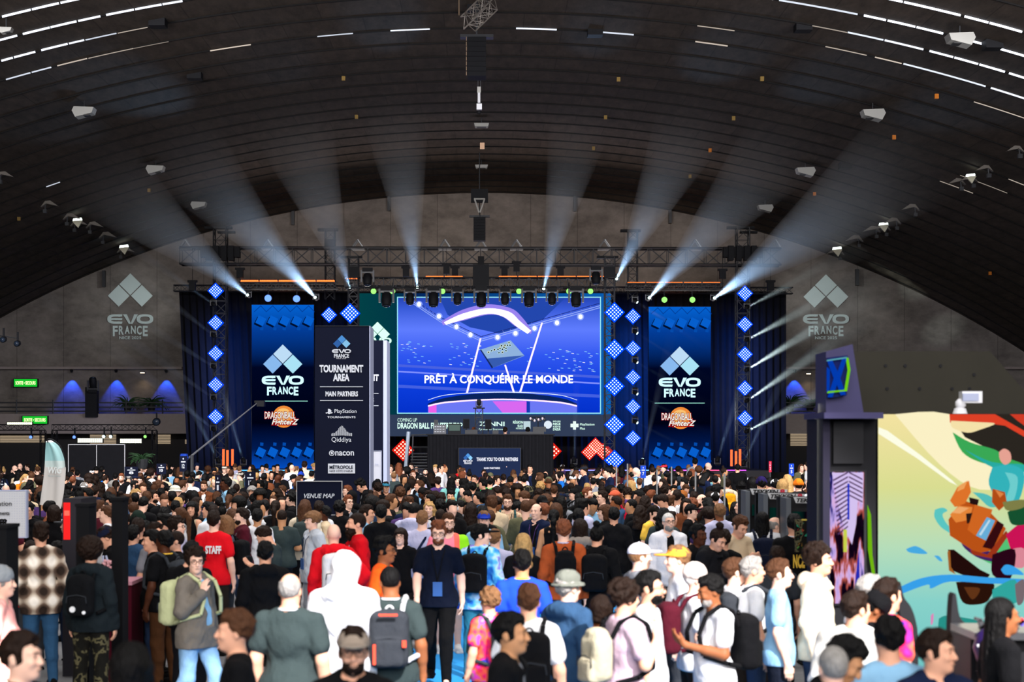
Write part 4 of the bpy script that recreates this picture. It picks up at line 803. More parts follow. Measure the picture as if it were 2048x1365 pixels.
def pattern_mat(name, kind):
    if name in MC: return MC[name]
    m = bpy.data.materials.new(name); m.use_nodes = True; n = m.node_tree.nodes; L = m.node_tree.links; b = n['Principled BSDF']; b.inputs['Roughness'].default_value = .9; b.inputs['Specular IOR Level'].default_value = .2
    tc = n.new('ShaderNodeTexCoord'); cr = n.new('ShaderNodeValToRGB')
    def stops(l):
        while len(cr.color_ramp.elements) < len(l): cr.color_ramp.elements.new(.5)
        for e, (p_, c) in zip(cr.color_ramp.elements, l): e.position = p_; e.color = (*lin(c), 1)
    def wave(axis, sc):
        w_ = n.new('ShaderNodeTexWave'); w_.bands_direction = axis; w_.inputs['Scale'].default_value = sc; w_.inputs['Distortion'].default_value = .6; w_.inputs['Detail Scale'].default_value = 2; L.new(tc.outputs['Object'], w_.inputs[0]); return w_
    if kind[:2] == 'PL' and kind != 'PLM':
        a, c = wave('X', 1.6), wave('Z', 1.5); mx = n.new('ShaderNodeMath'); mx.operation = 'ADD'; md = n.new('ShaderNodeMath'); md.operation = 'MULTIPLY'; md.inputs[1].default_value = .5
        L.new(a.outputs['Fac'], mx.inputs[0]); L.new(c.outputs['Fac'], mx.inputs[1]); L.new(mx.outputs[0], md.inputs[0]); L.new(md.outputs[0], cr.inputs[0])
        stops([(.15, '2b211c'), (.42, '6a564a'), (.58, 'b8a896'), (.85, 'efe6da')] if kind == 'PL1' else [(.1, 'a9a6a0'), (.5, 'c9c6c0'), (.9, 'f0eeea')])
    elif kind == 'ST': a = wave('X', 9); L.new(a.outputs['Fac'], cr.inputs[0]); stops([(.1, 'b9a9aa'), (.25, 'f2eeee')])
    elif kind in ('PLM', 'BR'):
        sx = n.new('ShaderNodeSeparateXYZ'); L.new(tc.outputs['Object'], sx.inputs[0]); mr = n.new('ShaderNodeMapRange'); i = 0 if kind == 'PLM' else 2; mr.inputs[1].default_value = -.3 if i == 0 else .9; mr.inputs[2].default_value = .3 if i == 0 else 1.5
        L.new(sx.outputs[i], mr.inputs[0]); L.new(mr.outputs[0], cr.inputs[0]); cr.color_ramp.interpolation = 'CONSTANT'; stops([(0, 'f87f92'), (.6, 'fa6a5c'), (.72, '8fe024')] if kind == 'PLM' else [(0, 'c8203a'), (.33, 'd8203a'), (.42, '1f46c8')])
    else:
        nz = n.new('ShaderNodeTexNoise'); nz.inputs['Scale'].default_value = {'TD1': 7, 'TD2': 6, 'CM': 9, 'FL': 22}[kind]; nz.inputs['Detail'].default_value = 2; L.new(tc.outputs['Object'], nz.inputs[0]); L.new(nz.outputs[0], cr.inputs[0])
        if kind in ('CM',): cr.color_ramp.interpolation = 'CONSTANT'
        stops({'TD1': [(.35, '2a6fc8'), (.45, '58b8e8'), (.55, 'b9dcf4'), (.65, '8878d8')], 'TD2': [(.32, '2a2a8c'), (.42, 'e8205c'), (.52, 'f06a3a'), (.6, 'e83ac0'), (.7, '3fc850')], 'CM': [(.3, '14130f'), (.47, '1c1a14'), (.52, '55503a'), (.6, '15140f')], 'FL': [(.35, 'a8826a'), (.48, 'd9c0a0'), (.6, 'b89070')]}[kind])
    L.new(cr.outputs[0], b.inputs['Base Color']); MC[name] = m; return m
def cloth_mat(c):
    h = TC.get(c, c)
    if h in ('PL1', 'PL2', 'TD1', 'TD2', 'CM', 'ST', 'FL', 'PLM', 'BR'): return pattern_mat('cloth_'+c.replace(' ', '_'), h)
    return plain(bumpy(mat('cloth_'+c.replace(' ', '_'), tuple(v*.92 for v in lin(h)), .92, vary=.12, vs_=5), 9, .035, (1, 1, .6)), 'cloth', tuple(v*.92 for v in lin(h)))
def bumpy(m, sc, dist, stretch=(1, 1, 1)):
    if m.get('_b'): return m
    m['_b'] = 1; n = m.node_tree.nodes; L = m.node_tree.links; tc = n.new('ShaderNodeTexCoord'); mp = n.new('ShaderNodeMapping'); mp.inputs['Scale'].default_value = stretch; nz = n.new('ShaderNodeTexNoise'); nz.inputs['Scale'].default_value = sc; nz.inputs['Detail'].default_value = 4; bp = n.new('ShaderNodeBump'); bp.inputs['Distance'].default_value = dist; bp.inputs['Strength'].default_value = .9
    L.new(tc.outputs['Object'], mp.inputs[0]); L.new(mp.outputs[0], nz.inputs['Vector']); L.new(nz.outputs[0], bp.inputs['Height']); L.new(bp.outputs[0], n['Principled BSDF'].inputs['Normal']); return m
INST = {}
def shared(kind, rough, v, sc):    # one material for every plain garment / skin / hair; its colour is the object's own colour
    if 'shared_'+kind in MC: return MC['shared_'+kind]
    m = mat('shared_'+kind, (.5, .5, .5), rough, vary=v, vs_=sc); n = m.node_tree.nodes; L = m.node_tree.links; oi = n.new('ShaderNodeObjectInfo'); mx = next(x for x in n if x.type == 'MIX'); L.new(oi.outputs['Color'], mx.inputs[6]); return m
def plain(m, kind, col): INST[m.name] = (kind, col); return m
def put(name, me, m):    # object on shared mesh data
    if m.name in INST:
        kind, col = INST[m.name]; base = {'skin': lambda: shared('skin', .55, .1, 12), 'hair': lambda: bumpy(shared('hair', .6, .5, 40), 70, .02, (1, 1, .35)), 'cloth': lambda: bumpy(shared('cloth', .92, .12, 5), 9, .035, (1, 1, .6))}[kind]()
    else: base, col = m, None
    if me.materials[0] is None: me.materials[0] = base
    elif me.materials[0] != base:
        def cp(): k = me.copy(); k.materials[0] = base; return k
        me = cached(('variant', me.name, base.name), cp)
    o = bpy.data.objects.new(name, me); COL.objects.link(o)
    if col: o.color = (*col, 1)
    return o
def skin_mat(k): return plain(mat('skin_'+k, lin(SKIN[k]), .55, vary=.1, vs_=12), 'skin', lin(SKIN[k]))
def hair_mat(k): return plain(bumpy(mat('hair_'+k, lin(HC[k][1]), .6, vary=.5, vs_=40), 70, .02, (1, 1, .35)), 'hair', lin(HC[k][1]))
LASTPACK = [None]
TRS = ['141419', '1a1f2c', '2a3a55', '101014', '33363b', '26211e']
def arcs(mb, z, b, o, sx):   # one shoulder strap of a rucksack
    if sx:
        pts = [(sx*.085, .17, 1.36), (sx*.10, .11, 1.475), (sx*.115, .0, 1.515+(b-1)*.05), (sx*.12, -.10-o, 1.45), (sx*.125, -.155-o-(b-1)*.1, 1.30), (sx*.16, -.13-o-(b-1)*.1, 1.14), (sx*.2*b, .02, 1.08), (sx*.13, .16, 1.04)]
        for a, c in zip(pts, pts[1:]): mb.bar((a[0], a[1], a[2]+z), (c[0], c[1], c[2]+z), .02, 5, cap=False)
def person(px, py, rz=180, hair='short', hc='b', top='tee', tc='black', skin='2', b=1., pose='stand', H=None, Yf=None, label=None, group=None, beard=None, glasses=False, hat=None, hatc='black', pack=None, packlab=None, lan=None, trs=None, trk='full', yaw=0, shoes='141414', hi=None, sh=None, extra=None, packs=1.):
    H = H or 1.74+((int(px*7+py*13)) % 9-4)*.011
    base = 1.75 if pose != 'sit' else 1.29
    s = (py-HY)/(CH-H) if not Yf else F/Yf
    Y = F/s; 
    if Yf: H = CH-(py-HY)/s
    sc = H/base; X = (px-HX)/s; hi = (2 if s > 165 else 1 if s > 78 else 0) if hi is None or hi is True else hi; b = 1. if b < 1.06 else 1.13 if b < 1.18 else 1.28
    J = skel(pose, b); r = bpy.data.objects.new('person', None); r.empty_display_size = .1; COL.objects.link(r)
    r.location = (X, Y, 0); r.rotation_euler = (0, 0, R(rz)); r.scale = (sc, sc, sc); tag(r, label, 'person', group)
    Mh = headM(J, R(yaw)); off = Mh @ Vector((0, 0, .1)); fo = Matrix.Rotation(R(rz), 3, 'Z') @ off*sc; r.location.x -= fo.x; r.location.y -= fo.y*0
    def ch(name, me, m, M=None, par=None):
        o = put(name, me, m); o.parent = par or r
        if M is not None: o.matrix_local = M
        return o
    bd = ch('body', body_mesh(pose, b, yaw, hi), skin_mat(skin))
    ch('top', top_mesh(pose, b, top, hi), cloth_mat(tc))
    if top == 'jacket' and not (115 < rz % 360 < 245): ch('shirt', top_mesh(pose, b, 'tank', hi), cloth_mat(getattr(extra, 'under', ('white', 'black', 'grey', 'navy')[int(px+py) % 4])))
    if s > 78:
        tm = cloth_mat(trs) if trs else cloth_mat(TRS[int(px*3+py) % 6]); ch('trousers', trouser_mesh(pose, b, trk, hi), tm)
        for sd in (-1, 1): ch('shoe', shoe_mesh(pose, sd), cloth_mat(shoes))
    else:
        tm = cloth_mat(trs) if trs else cloth_mat(TRS[int(px*3+py) % 6]); ch('trousers', trouser_mesh(pose, b, trk, 0), tm)
    if hair != 'bald': ch('hair', hair_mesh(hair, hi), hair_mat(hc), Mh)
    if beard: ch('beard', hair_mesh('longbeard' if beard == 2 else 'beard', hi), hair_mat(hc if beard != 3 else 'g'), Mh)
    if hat: ch({'cap': 'cap', 'backcap': 'cap', 'beanie': 'beanie', 'bucket': 'bucket_hat', 'hood': 'hood'}[hat], hair_mesh(hat, hi), cloth_mat(hatc), Mh)
    rr_ = (rz+yaw+360) % 360
    if rr_ < 115 or rr_ > 245:
        if glasses: ch('glasses', glasses_mesh(), mat('spectacle_frame', (.02, .015, .012), .3), Mh)
        ch('eyes', eyes_mesh(), mat('eye_dark', (.03, .02, .015), .4), Mh)
        if s > 60: ch('mouth', lips_mesh(), mat('lips_'+skin, tuple(x*.62 for x in lin(SKIN[skin])), .5), Mh)
    if lan and not (120 < rr_ < 240):
        mb = MB(); z = J['dz']; f = -.13-(b-1)*.16
        for sx in (-1, 1): mb.bar((sx*.075, -.04, 1.49+z), (sx*.05, f, 1.38+z), .006, 4); mb.bar((sx*.05, f, 1.38+z), (0, f-.02, 1.14+z), .006, 4)
        l_ = ch('lanyard', (lambda m_: (m_.materials.append(None), m_)[1])(mb.mesh('lanyard')), cloth_mat(lan)); mb = MB().box((0, f-.03, 1.06+z), (.1, .006, .15)); me = mb.mesh('badge'); me.materials.append(None); bo = ch('badge', me, mat('badge_blue', lin('2a4f86'), .4), None, l_)
        me = MB().box((0, f-.035, 1.01+z), (.09, .003, .025)).mesh('badge_stripe'); me.materials.append(None)
    elif lan:
        me = MB(); pts = [(math.cos(t)*.075, .03+.055*math.sin(t), 1.51+J['dz']) for t in [math.pi*k/6 for k in range(7)]]
        for a, c in zip(pts, pts[1:]): me.bar(a, c, .009, 4)
        me = me.mesh('lanyard'); me.materials.append(None); ch('lanyard', me, cloth_mat(lan))
    if pack:
        z = J['dz']; o_ = .035 if top in ('hoodie', 'jacket') else .02; yb = .20+o_+(b-1)*.12
        e = bpy.data.objects.new('backpack', None); e.empty_display_size = .1; COL.objects.link(e); e.location = r.location; e.rotation_euler = r.rotation_euler; e.scale = r.scale
        tag(e, packlab or 'placeholder', 'backpack'); e['_p'] = 1
        me = cached(('pack', z, round(yb, 3), hi, packs), lambda: sdf_mesh('bag', [('b', (0, yb+.02, 1.22+z), (.15*packs, .085, .215*packs), .06, .03), ('b', (0, yb+.09, 1.13+z), (.115*packs, .05, .11*packs), .035, .015), ('e', (0, yb+.02, 1.40+z), (.12*packs, .075, .05*packs), .03)], .011 if hi else .018, noise=(.002, 30)))
        ch('bag', me, cloth_mat(pack), None, e)
        for sx in (-1, 1):
            def sm():
                mb = MB(); arcs(mb, z, b, o_, sx); m_ = mb.mesh('strap', True); m_.materials.append(None); return m_
            ch('strap', cached(('strap', z, b, o_, sx), sm), cloth_mat(sh or pack), None, e)
        LASTPACK[0] = e
        def hm():
            mb = MB(); [mb.bar((.03*math.cos(t), yb-.03, 1.43+z+.04*math.sin(t)), (.03*math.cos(t+.5), yb-.03, 1.43+z+.04*math.sin(t+.5)), .008, 5) for t in (0, .5, 1, 1.5, 2, 2.5)]; m_ = mb.mesh('handle'); m_.materials.append(None); return m_
        ch('handle', cached(('hand', z, yb), hm), cloth_mat(sh or pack), None, e)
        if s > 90:
            def zm():
                mb = MB(); w_ = .118*packs; y_ = yb+.142; pts = [(-w_, 1.16), (-w_*.92, 1.225), (0, 1.243), (w_*.92, 1.225), (w_, 1.16)]
                for a, c in zip(pts, pts[1:]): mb.bar((a[0], y_-.012, a[1]+z), (c[0], y_-.012, c[1]+z), .005, 4)
                m_ = mb.mesh('zip'); m_.materials.append(None); return m_
            ch('zip', cached(('zip', z, yb, packs), zm), cloth_mat('dark grey'), None, e)
    if extra: extra(r, ch, J, b)
    PEOPLE.append(dict(o=r, x=px, y=py, s=s, hair=hair, hc=hc, top=top, tc=tc, rz=rr_, hat=hat, hatc=hatc, beard=beard, glasses=glasses, pose=pose, label=label, loc=(r.location.x, Y), b=b, pack=pack, e=e if pack else None, packlab=packlab, lan=lan))
    return r
PEOPLE = []
# ------------------------------------------------------------------ things standing in the crowd
def board(x0, y0, x1, y1, Y, m, name, label, cat, th=.06, frame=None, to_floor=True, group=None):
    r = empty(name, (P((x0+x1)/2, 0, Y).x, Y, 0), 0, label, cat, group)
    flat('panel', rect(x0, y0, x1, y1), Y, m, r, th)
    if frame:
        k = max(.8, .012*F/Y)
        for a in (rect(x0-k, y0-k, x1+k, y0), rect(x0-k, y0, x0, y1), rect(x1, y0, x1+k, y1), rect(x0-k, y1, x1+k, y1+k)): flat('frame', a, Y-.01, frame, r, th+.02)
    if to_floor:
        b = P((x0+x1)/2, y1, Y); MB().bar((b.x, Y+th/2, 0), b+Vector((0, th/2, 0)), .025, 8).build('pole', M_dark, r); MB().lathe([(.2, 0), (.2, .02), (.03, .05)], (b.x, Y+th/2, 0), 16).build('base', M_dark, r)
    return r
M_navy = mat('printed_navy', lin('070f24'), .8, vary=.15, vs_=1); M_ink = mat('printed_grey_white', lin('c2c6d0'), .6); M_side = mat('pale_board_side', lin('a9b0cc'), .6)
YT = 40.0; r = empty('totem_sign', (P(684, 0, YT).x, YT+.6, 0), 0, 'tall navy square totem reading tournament area with partner names', 'sign')
a = P(630, 652, YT); b_ = P(738.5, 652, YT); wd = b_.x-a.x
MB().box(((a.x+b_.x)/2, YT+wd/2, a.z/2), (wd, wd, a.z)).build('column', M_navy, r)
MB().box((b_.x+.012, YT+wd/2, a.z/2), (.02, wd, a.z)).build('side_panel', M_side, r)
e_ = YT-.012
for yy in ((652, 653),): flat('top_edge', rect(630, 652, 738, 652.8), e_, M_dark, r, .01)
evo_logo_ms = (mat('d1', lin('3f78b4')), mat('d2', lin('24508c')), mat('d3', lin('6fa4c8')))
k = 8.4; evo_marks(683.5, 679, k, e_, M_ink, r, ms=evo_logo_ms); evo_word(664, 699, 702, 706.5, e_, M_ink, r); text('FRANCE', 668, 708, 698, 716, e_, M_ink, r, bold=.03); text('NICE 2025', 673, 716.6, 692, 718.4, e_, M_ink, r, bold=0)
text('TOURNAMENT', 639, 730, 726.5, 745.5, e_, M_ink, r, bold=.045); text('AREA', 666, 748, 699, 763, e_, M_ink, r, bold=.045)
flat('rule', rect(640, 773.5, 726, 774.6), e_, M_ink, r, .01); flat('rule', rect(640, 801, 726, 802.1), e_, M_ink, r, .01)
text('MAIN PARTNERS', 651, 783, 716, 793.5, e_, M_ink, r, bold=.04)
text('PlayStation', 669, 819, 713, 829, e_, M_ink, r, bold=.005); text('TOURNAMENTS', 654.5, 833, 711, 837, e_, M_ink, r, bold=.02)
flat('controller_mark', [(656, 818), (660, 819), (663, 822), (662, 825), (659, 824), (659, 829), (656, 828)], e_, M_ink, r, .01); flat('controller_mark', [(651, 826), (656, 824.5), (656, 826), (654, 827.5), (652, 827.6)], e_-.002, M_ink, r, .01); flat('controller_mark', [(659, 825.5), (665, 824.8), (665, 827), (659, 828)], e_-.004, M_ink, r, .01)
for i in range(21): hh = 5+15*math.exp(-((i-10)/4.5)**2); x = 663+i*2; flat('skyline_bar', rect(x, 873-hh-(1 if i % 3 else 0), x+.9, 871.5+abs(i-10)*.12), e_, M_ink, r, .01)
text('Qiddiya', 663, 875, 702.5, 887, e_, M_ink, r, bold=.0)
flat('globe_mark', [(663.5+5.6*math.cos(t/10*math.pi), 907+5.6*math.sin(t/10*math.pi)) for t in range(20)], e_, M_ink, r, .01); flat('globe_mark_inner', [(663.5+3.9*math.cos(t/8*math.pi), 907+3.9*math.sin(t/8*math.pi)) for t in range(16)], e_-.006, M_navy, r, .01); flat('globe_mark', [(661, 905), (665, 904), (666, 908), (663, 910)], e_-.01, M_ink, r, .01)
text('nacon', 670.5, 903, 708, 912, e_, M_ink, r, bold=.02)
flat('white_plate', rect(656, 928, 710, 947.5), e_, M_ink, r, .01); text('MÉTROPOLE', 659, 930, 706, 938.5, e_-.012, M_navy, r, bold=.03); text('NICE CÔTE D’AZUR', 659, 940, 706, 944.5, e_-.012, M_navy, r, bold=.02)
# second totem behind
Y2 = 46.0; r = empty('totem_sign', (P(716, 0, Y2).x, Y2+.6, 0), 0, 'second navy totem partly hidden behind the tournament area totem', 'sign')
a = P(660, 681, Y2); b_ = P(766.5, 681, Y2); wd = b_.x-a.x
MB().box(((a.x+b_.x)/2, Y2+wd/2, a.z/2), (wd, wd, a.z)).build('column', M_navy, r); MB().box((b_.x+.05, Y2+wd/2, a.z/2), (.1, wd, a.z)).build('side_panel', M_side, r)
e_ = Y2-.012; text('TOURNAMENT', 672, 749, 757.5, 763, e_, M_ink, r, bold=.045); text('MAIN PARTNERS', 686, 796, 748, 805, e_, M_ink, r, bold=.04); flat('rule', rect(675, 787, 757, 788), e_, M_ink, r, .01); flat('rule', rect(675, 811.5, 757, 812.5), e_, M_ink, r, .01)
text('PlayStation', 700, 826, 746, 836, e_, M_ink, r, bold=0); text('TOURNAMENTS', 690, 839, 744, 843, e_, M_ink, r)
r = board(746, 903, 762, 975, 43, mat('white_pull_up', lin('d6d8e4'), .6), 'roll_up_banner', 'narrow white standing banner beside the second totem', 'banner', .1, M_side); text('Qiddiya', 750, 928, 757, 932, 42.98, M_side, r)
r = board(594, 964, 683, 1030, 31, M_navy, 'venue_map_board', 'framed navy venue map board standing in the crowd', 'sign', .06, mat('silver_frame', (.35, .35, .36), .4)); text('VENUE MAP', 608, 988, 669, 997, 30.98, M_ink, r, bold=.012, shear=.25)
for (x0, y0, x1, y1, Y, n_, c, l) in ((359, 913, 374, 944, 52, '12', M_navy, 'navy stage number sign twelve beside the crane boom'), (313, 928, 332, 949, 48, '10', M_navy, 'navy number sign in front of the dark shrub'), (249, 934, 276, 953, 45, '8', M_navy, 'low navy number sign below the white partition frame'), (0, 959, 8, 988, 38, '4', M_navy, 'navy number sign cut by the left edge'), (430, 951, 441, 990, 40, '1', M_navy, 'narrow navy number sign behind the light blue tee'), (490, 944, 511, 979, 42, '13', M_navy, 'navy number sign thirteen left of the first side screen edge'), (1281, 932, 1292, 957, 48, '7', mat('banner_blue', lin('1a3fa8')), 'blue number sign before the right tower crowd'), (1538, 923, 1543, 945, 52, '2', mat('banner_red', lin('c0203a')), 'narrow red number sign above the seated crowd'), (1578, 928, 1588, 953, 48, '5', mat('banner_blue', lin('1a3fa8')), 'blue number sign above the seated crowd'), (1636, 931, 1642, 957, 45, '6', mat('banner_violet', lin('32248a')), 'violet number sign cut by the tall dark booth')):
    r = board(x0, y0, x1, y1, Y, c, 'number_sign', l, 'sign', .04, None, True, 'number signs over the crowd'); w_ = x1-x0; h_ = y1-y0
    text(n_, x0+w_*.33, y0+h_*.5, x0+w_*.67, y0+h_*.78, Y-.02, M_ink, r, bold=.03); flat('caption', rect(x0+w_*.2, y0+h_*.32, x0+w_*.8, y0+h_*.4), Y-.01, M_ink, r, .008); flat('diamond', [(x0+w_*.5, y0+h_*.1), (x0+w_*.6, y0+h_*.17), (x0+w_*.5, y0+h_*.24), (x0+w_*.4, y0+h_*.17)], Y-.01, M_ink, r, .008)
# feather flag
Yf = 28.0; r = empty('feather_flag', (P(84, 0, Yf).x, Yf, 0), 0, 'tall curved white and teal feather flag at the left', 'flag')
pts = [(93, 883), (97, 880), (104, 882), (113, 889), (121, 901), (127, 917), (130, 935), (128, 975), (125, 1003), (122, 1017), (101, 1013), (80, 1010), (84, 985), (88, 960), (91, 930), (92, 905)]
def flag_mesh(pts):
    L_ = arc_pts([(93, 883), (92, 905), (91, 930), (88, 960), (84, 985), (80, 1010)], 5); R_ = arc_pts([(100, 881), (116, 893), (127, 917), (130, 940), (127, 985), (122, 1018)], 5); vs = []; fs = []; m_ = 8
    for a_, b2 in zip(L_, R_):
        for i in range(m_+1): u = i/m_; p = P(a_[0]+(b2[0]-a_[0])*u, a_[1]+(b2[1]-a_[1])*u, Yf); vs.append((p.x, Yf+.05*math.sin(u*9+p.z*2), p.z))
    n_ = len(L_)
    for j in range(n_-1):
        for i in range(m_): fs.append((j*(m_+1)+i, j*(m_+1)+i+1, (j+1)*(m_+1)+i+1, (j+1)*(m_+1)+i))
    k_ = len(vs); return MB().add(vs+[(x, y+.012, z) for x, y, z in vs], fs+[tuple(k_+q for q in reversed(f)) for f in fs])
mf = bpy.data.materials.new('flag_fabric'); mf.use_nodes = True; n = mf.node_tree.nodes; L = mf.node_tree.links; tc = n.new('ShaderNodeTexCoord'); vo = n.new('ShaderNodeTexVoronoi'); vo.inputs['Scale'].default_value = 1.6; cr = n.new('ShaderNodeValToRGB'); sxz = n.new('ShaderNodeSeparateXYZ'); mr = n.new('ShaderNodeMapRange'); mr.inputs[1].default_value = 2.2; mr.inputs[2].default_value = 3.0
ad = n.new('ShaderNodeMath'); ad.operation = 'MULTIPLY_ADD'; ad.inputs[1].default_value = .4; cr.color_ramp.interpolation = 'CONSTANT'
for e, (p_, c) in zip([cr.color_ramp.elements[0], cr.color_ramp.elements[1], cr.color_ramp.elements.new(.3), cr.color_ramp.elements.new(.6)], ((0, 'd6d2ce'), (.9, '8ccdd2'), (.35, 'cfe0de'), (.62, 'a8d6d8'))): e.position = p_; e.color = (*lin(c), 1)
L.new(tc.outputs['Object'], vo.inputs[0]); L.new(tc.outputs['Object'], sxz.inputs[0]); L.new(sxz.outputs[2], mr.inputs[0]); L.new(vo.outputs['Color'], ad.inputs[0]); L.new(mr.outputs[0], ad.inputs[2]); L.new(ad.outputs[0], cr.inputs[0]); L.new(cr.outputs[0], n['Principled BSDF'].inputs['Base Color']); n['Principled BSDF'].inputs['Roughness'].default_value = .9
flag_mesh(pts).build('fabric', mf, r, True)
mb = MB(); pl = arc_pts([(80, 1012), (84, 985), (88, 958), (91, 925), (94, 884), (99, 879), (108, 882), (120, 893), (129, 915), (132, 935)], 4)
for p, q in zip(pl, pl[1:]): mb.bar(P(*p, Yf+.02), P(*q, Yf+.02), .012, 6)
mb.bar((P(80, 1012, Yf).x, Yf+.02, 0), P(80, 1012, Yf+.02), .016, 6); mb.build('pole', M_black, r); text('WiG', 96, 934, 124, 948, Yf-.06, mat('faint_print', lin('eef6f6')), r, bold=.02, shear=.2); text('Women in Games', 96, 951, 122, 954, Yf-.06, mat('faint_grey_print', lin('8fb0b4')), r, bold=0)
# partner board at the left edge
r = board(-40, 983, 51, 1075, 22, mat('white_board', lin('c9cbd0')), 'partner_board', 'white printed partner board at the left edge with black letters', 'sign', .08, M_side, True)
Mk = mat('print_black', (.02, .02, .02)); text('PlayStation', -34, 1003, 23, 1015, 21.97, Mk, r, bold=.005); text('Tournaments', -30, 1023, 19, 1031, 21.97, Mk, r, bold=.02)
mb = MB(); [mb.box(P(x, y, 21.98), (.006, .006, .006)) for x in range(-36, 50, 5) for y in range(988, 1074, 5)]; mb.build('dot_pattern', M_side, r)
# game cabinets and dark posts at the left
M_cab = mat('cabinet_grey', (.022, .02, .026), .8); M_post = mat('post_black', (.004, .004, .005), .9)
def pillar(x0, x1, y0, Y, d_, label, name='dark_post', m=M_post, cat='post'):
    a, b = P(x0, y0, Y), P(x1, y0, Y); mb = MB().box(((a.x+b.x)/2, Y+d_/2, a.z/2), (b.x-a.x, d_, a.z)); mb.box(((a.x+b.x)/2, Y+d_/2, a.z+.01), (b.x-a.x+.02, d_+.02, .03)); o = mb.build(name, m); return tag(o, label, cat)
pillar(152, 178, 1013, 17.5, .3, 'black square post right of the red lit cabinet'); pillar(223, 245, 1001, 18.2, .3, 'tall black post between the navy cap and curly man'); pillar(-10, 13, 1057, 15.5, .4, 'black post cut by the left edge')
r = empty('arcade_cabinet', (P(143, 0, 20).x, 20.4, 0), 0, 'grey arcade cabinet with a glowing red side panel', 'arcade cabinet'); a, b = P(125, 998, 20), P(162, 998, 20)
MB().box(((a.x+b.x)/2, 20.4, a.z/2), (b.x-a.x, .8, a.z)).build('shell', M_cab, r); flat('red_panel', rect(127, 1006, 140, 1080), 19.99, mat('red_glow', em=1.1, emc=(1, .02, .02)), r, .02); flat('red_panel_core', rect(128.5, 1022, 138.5, 1032), 19.975, mat('red_core', em=1.5, emc=(1, .12, .08)), r, .01)
r = empty('display_table', (P(231, 0, 19).x, 19.4, 0), 0, 'dark red draped table with small items behind the curly hooded person', 'table'); a, b = P(200, 1165, 19), P(262, 1165, 19)
MB().box(((a.x+b.x)/2, 19.4, a.z-.02), (b.x-a.x, .7, .04)).build('tabletop', mat('pink_top', lin('c88a98')), r); MB().box(((a.x+b.x)/2, 19.4, (a.z-.04)/2), (b.x-a.x-.02, .66, a.z-.04)).build('cloth', mat('dark_red_cloth', lin('4a1020'), .9), r)
r = empty('tabletop_easel', P(215, 1160, 19.2), 0, 'small pale easel with trinkets on the dark red table', 'easel'); mb = MB(); mb.bar(P(208, 1160, 19.2), P(206, 1112, 19.25), .012, 5).bar(P(226, 1160, 19.2), P(212, 1112, 19.25), .012, 5); mb.build('legs', M_side, r)
mb = MB(); rr = random.Random(3); [mb.lathe([(.01, -.02), (.022, 0), (.01, .02)], P(rr.uniform(204, 224), rr.uniform(1122, 1155), 19.2), 6) for _ in range(22)]; mb.build('trinkets', mat('pink_trinket', lin('d8a0a4')), r)
# partition frames, floodlight rig, stage gear at the left back
Yp = 60.0; r = empty('partition_frame', (P(192, 0, Yp).x, Yp, 0), 0, 'black partition panels in a thin white frame at the back left', 'partition'); flat('panel', rect(137, 890, 249, 1035), Yp, M_cloth_black, r, .05)
for a in (rect(136, 889, 250, 890.6), rect(136, 890, 137.4, 1035), rect(192.4, 890, 193.6, 1035), rect(248.6, 890, 250, 1035)): flat('frame', a, Yp-.02, mat('white_frame', (.5, .5, .52)), r, .06)
for i, (x0, x1, l) in enumerate(((-60, 90, 'far left'), (105, 313, 'left gallery'))):
    r = empty('truss_portal', (P((x0+x1)/2, 0, 76).x, 76, 0), 0, 'black truss portal in front of the %s' % l, 'truss'); truss_mb(P(x0, 855.5, 76), P(x1, 855.5, 76), .25, .25, seg=.3, r=.02).build('beam', M_black, r)
    for x in (x0+4, x1-4): truss_mb((P(x, 0, 76).x, 76, 0), P(x, 862, 76), .22, .22, Vector((0, 1, 0)), .3, .02).build('leg', M_black, r)
for i, (x0, y0, x1, y1, l) in enumerate(((155, 877, 205, 886, 'wide white LED floodlight under the portal truss, left one'), (240, 878, 283, 887, 'wide white LED floodlight under the portal truss, right one'), (14, 845, 64, 850, 'thin white LED floodlight on the far left portal'))):
    r = empty('floodlight', P((x0+x1)/2, y1, 75.5), 0, l, 'floodlight', 'floodlights on the left portals'); flat('housing', rect(x0-1, y0-1, x1+1, y1+1), 75.55, M_black, r, .15); mb = MB(); k = 12
    for j in range(k):
        for q_ in range(3 if i < 2 else 1): xx = x0+(x1-x0)*(j+.1)/k; yy = y0+(y1-y0)*(q_+.1)/(3 if i < 2 else 1); mb.prism([P(u, v, 75.5) for u, v in rect(xx, yy, xx+(x1-x0)*.8/k, yy+(y1-y0)*.8/(3 if i < 2 else 1))], (0, .03, 0))
    mb.build('diodes', mat('warm_white_flood', em=2.2, emc=(.95, 1, .72)), r)
for x, y, m_, l in ((148, 875, M_blue, 'blue spot at the left end of the portal truss'), (61, 875, M_blue, 'blue spot under the far left portal'), (207, 874, M_white, 'white spot left of portal centre'), (221, 874, M_white, 'white spot right of portal centre'), (290, 874, M_green, 'tiny green spot at the right of the portal')): par(x, y, 75.4, m_, l, .07)
head_fixture(P(186, 783, 90.6), 1.1, M_lensoff, 'black moving head standing on the left gallery railing', False); tag(MB().box((P(184, 0, 90.9).x, 90.9, P(0, 805, 90.9).z), (.62, .5, 1.6)).build('flight_case', M_black), 'black flight case under the gallery moving head', 'case')
par(312, 845, 75.6, M_lensoff, 'black stage lamp on the right end of the portal truss', .16)
for x, y in ((5, 680), (33, 688)): par(x, y, 60, M_lensoff, 'small dark lamp hanging far left, %s of two' % ('left' if x < 20 else 'right'), .1)
o = MB().bar(P(0, 672, 60.2), P(34, 677, 60.2), .02, 5).build('lamp_bar', M_dark); tag(o, 'thin bar carrying two small dark lamps at far left', 'bar')
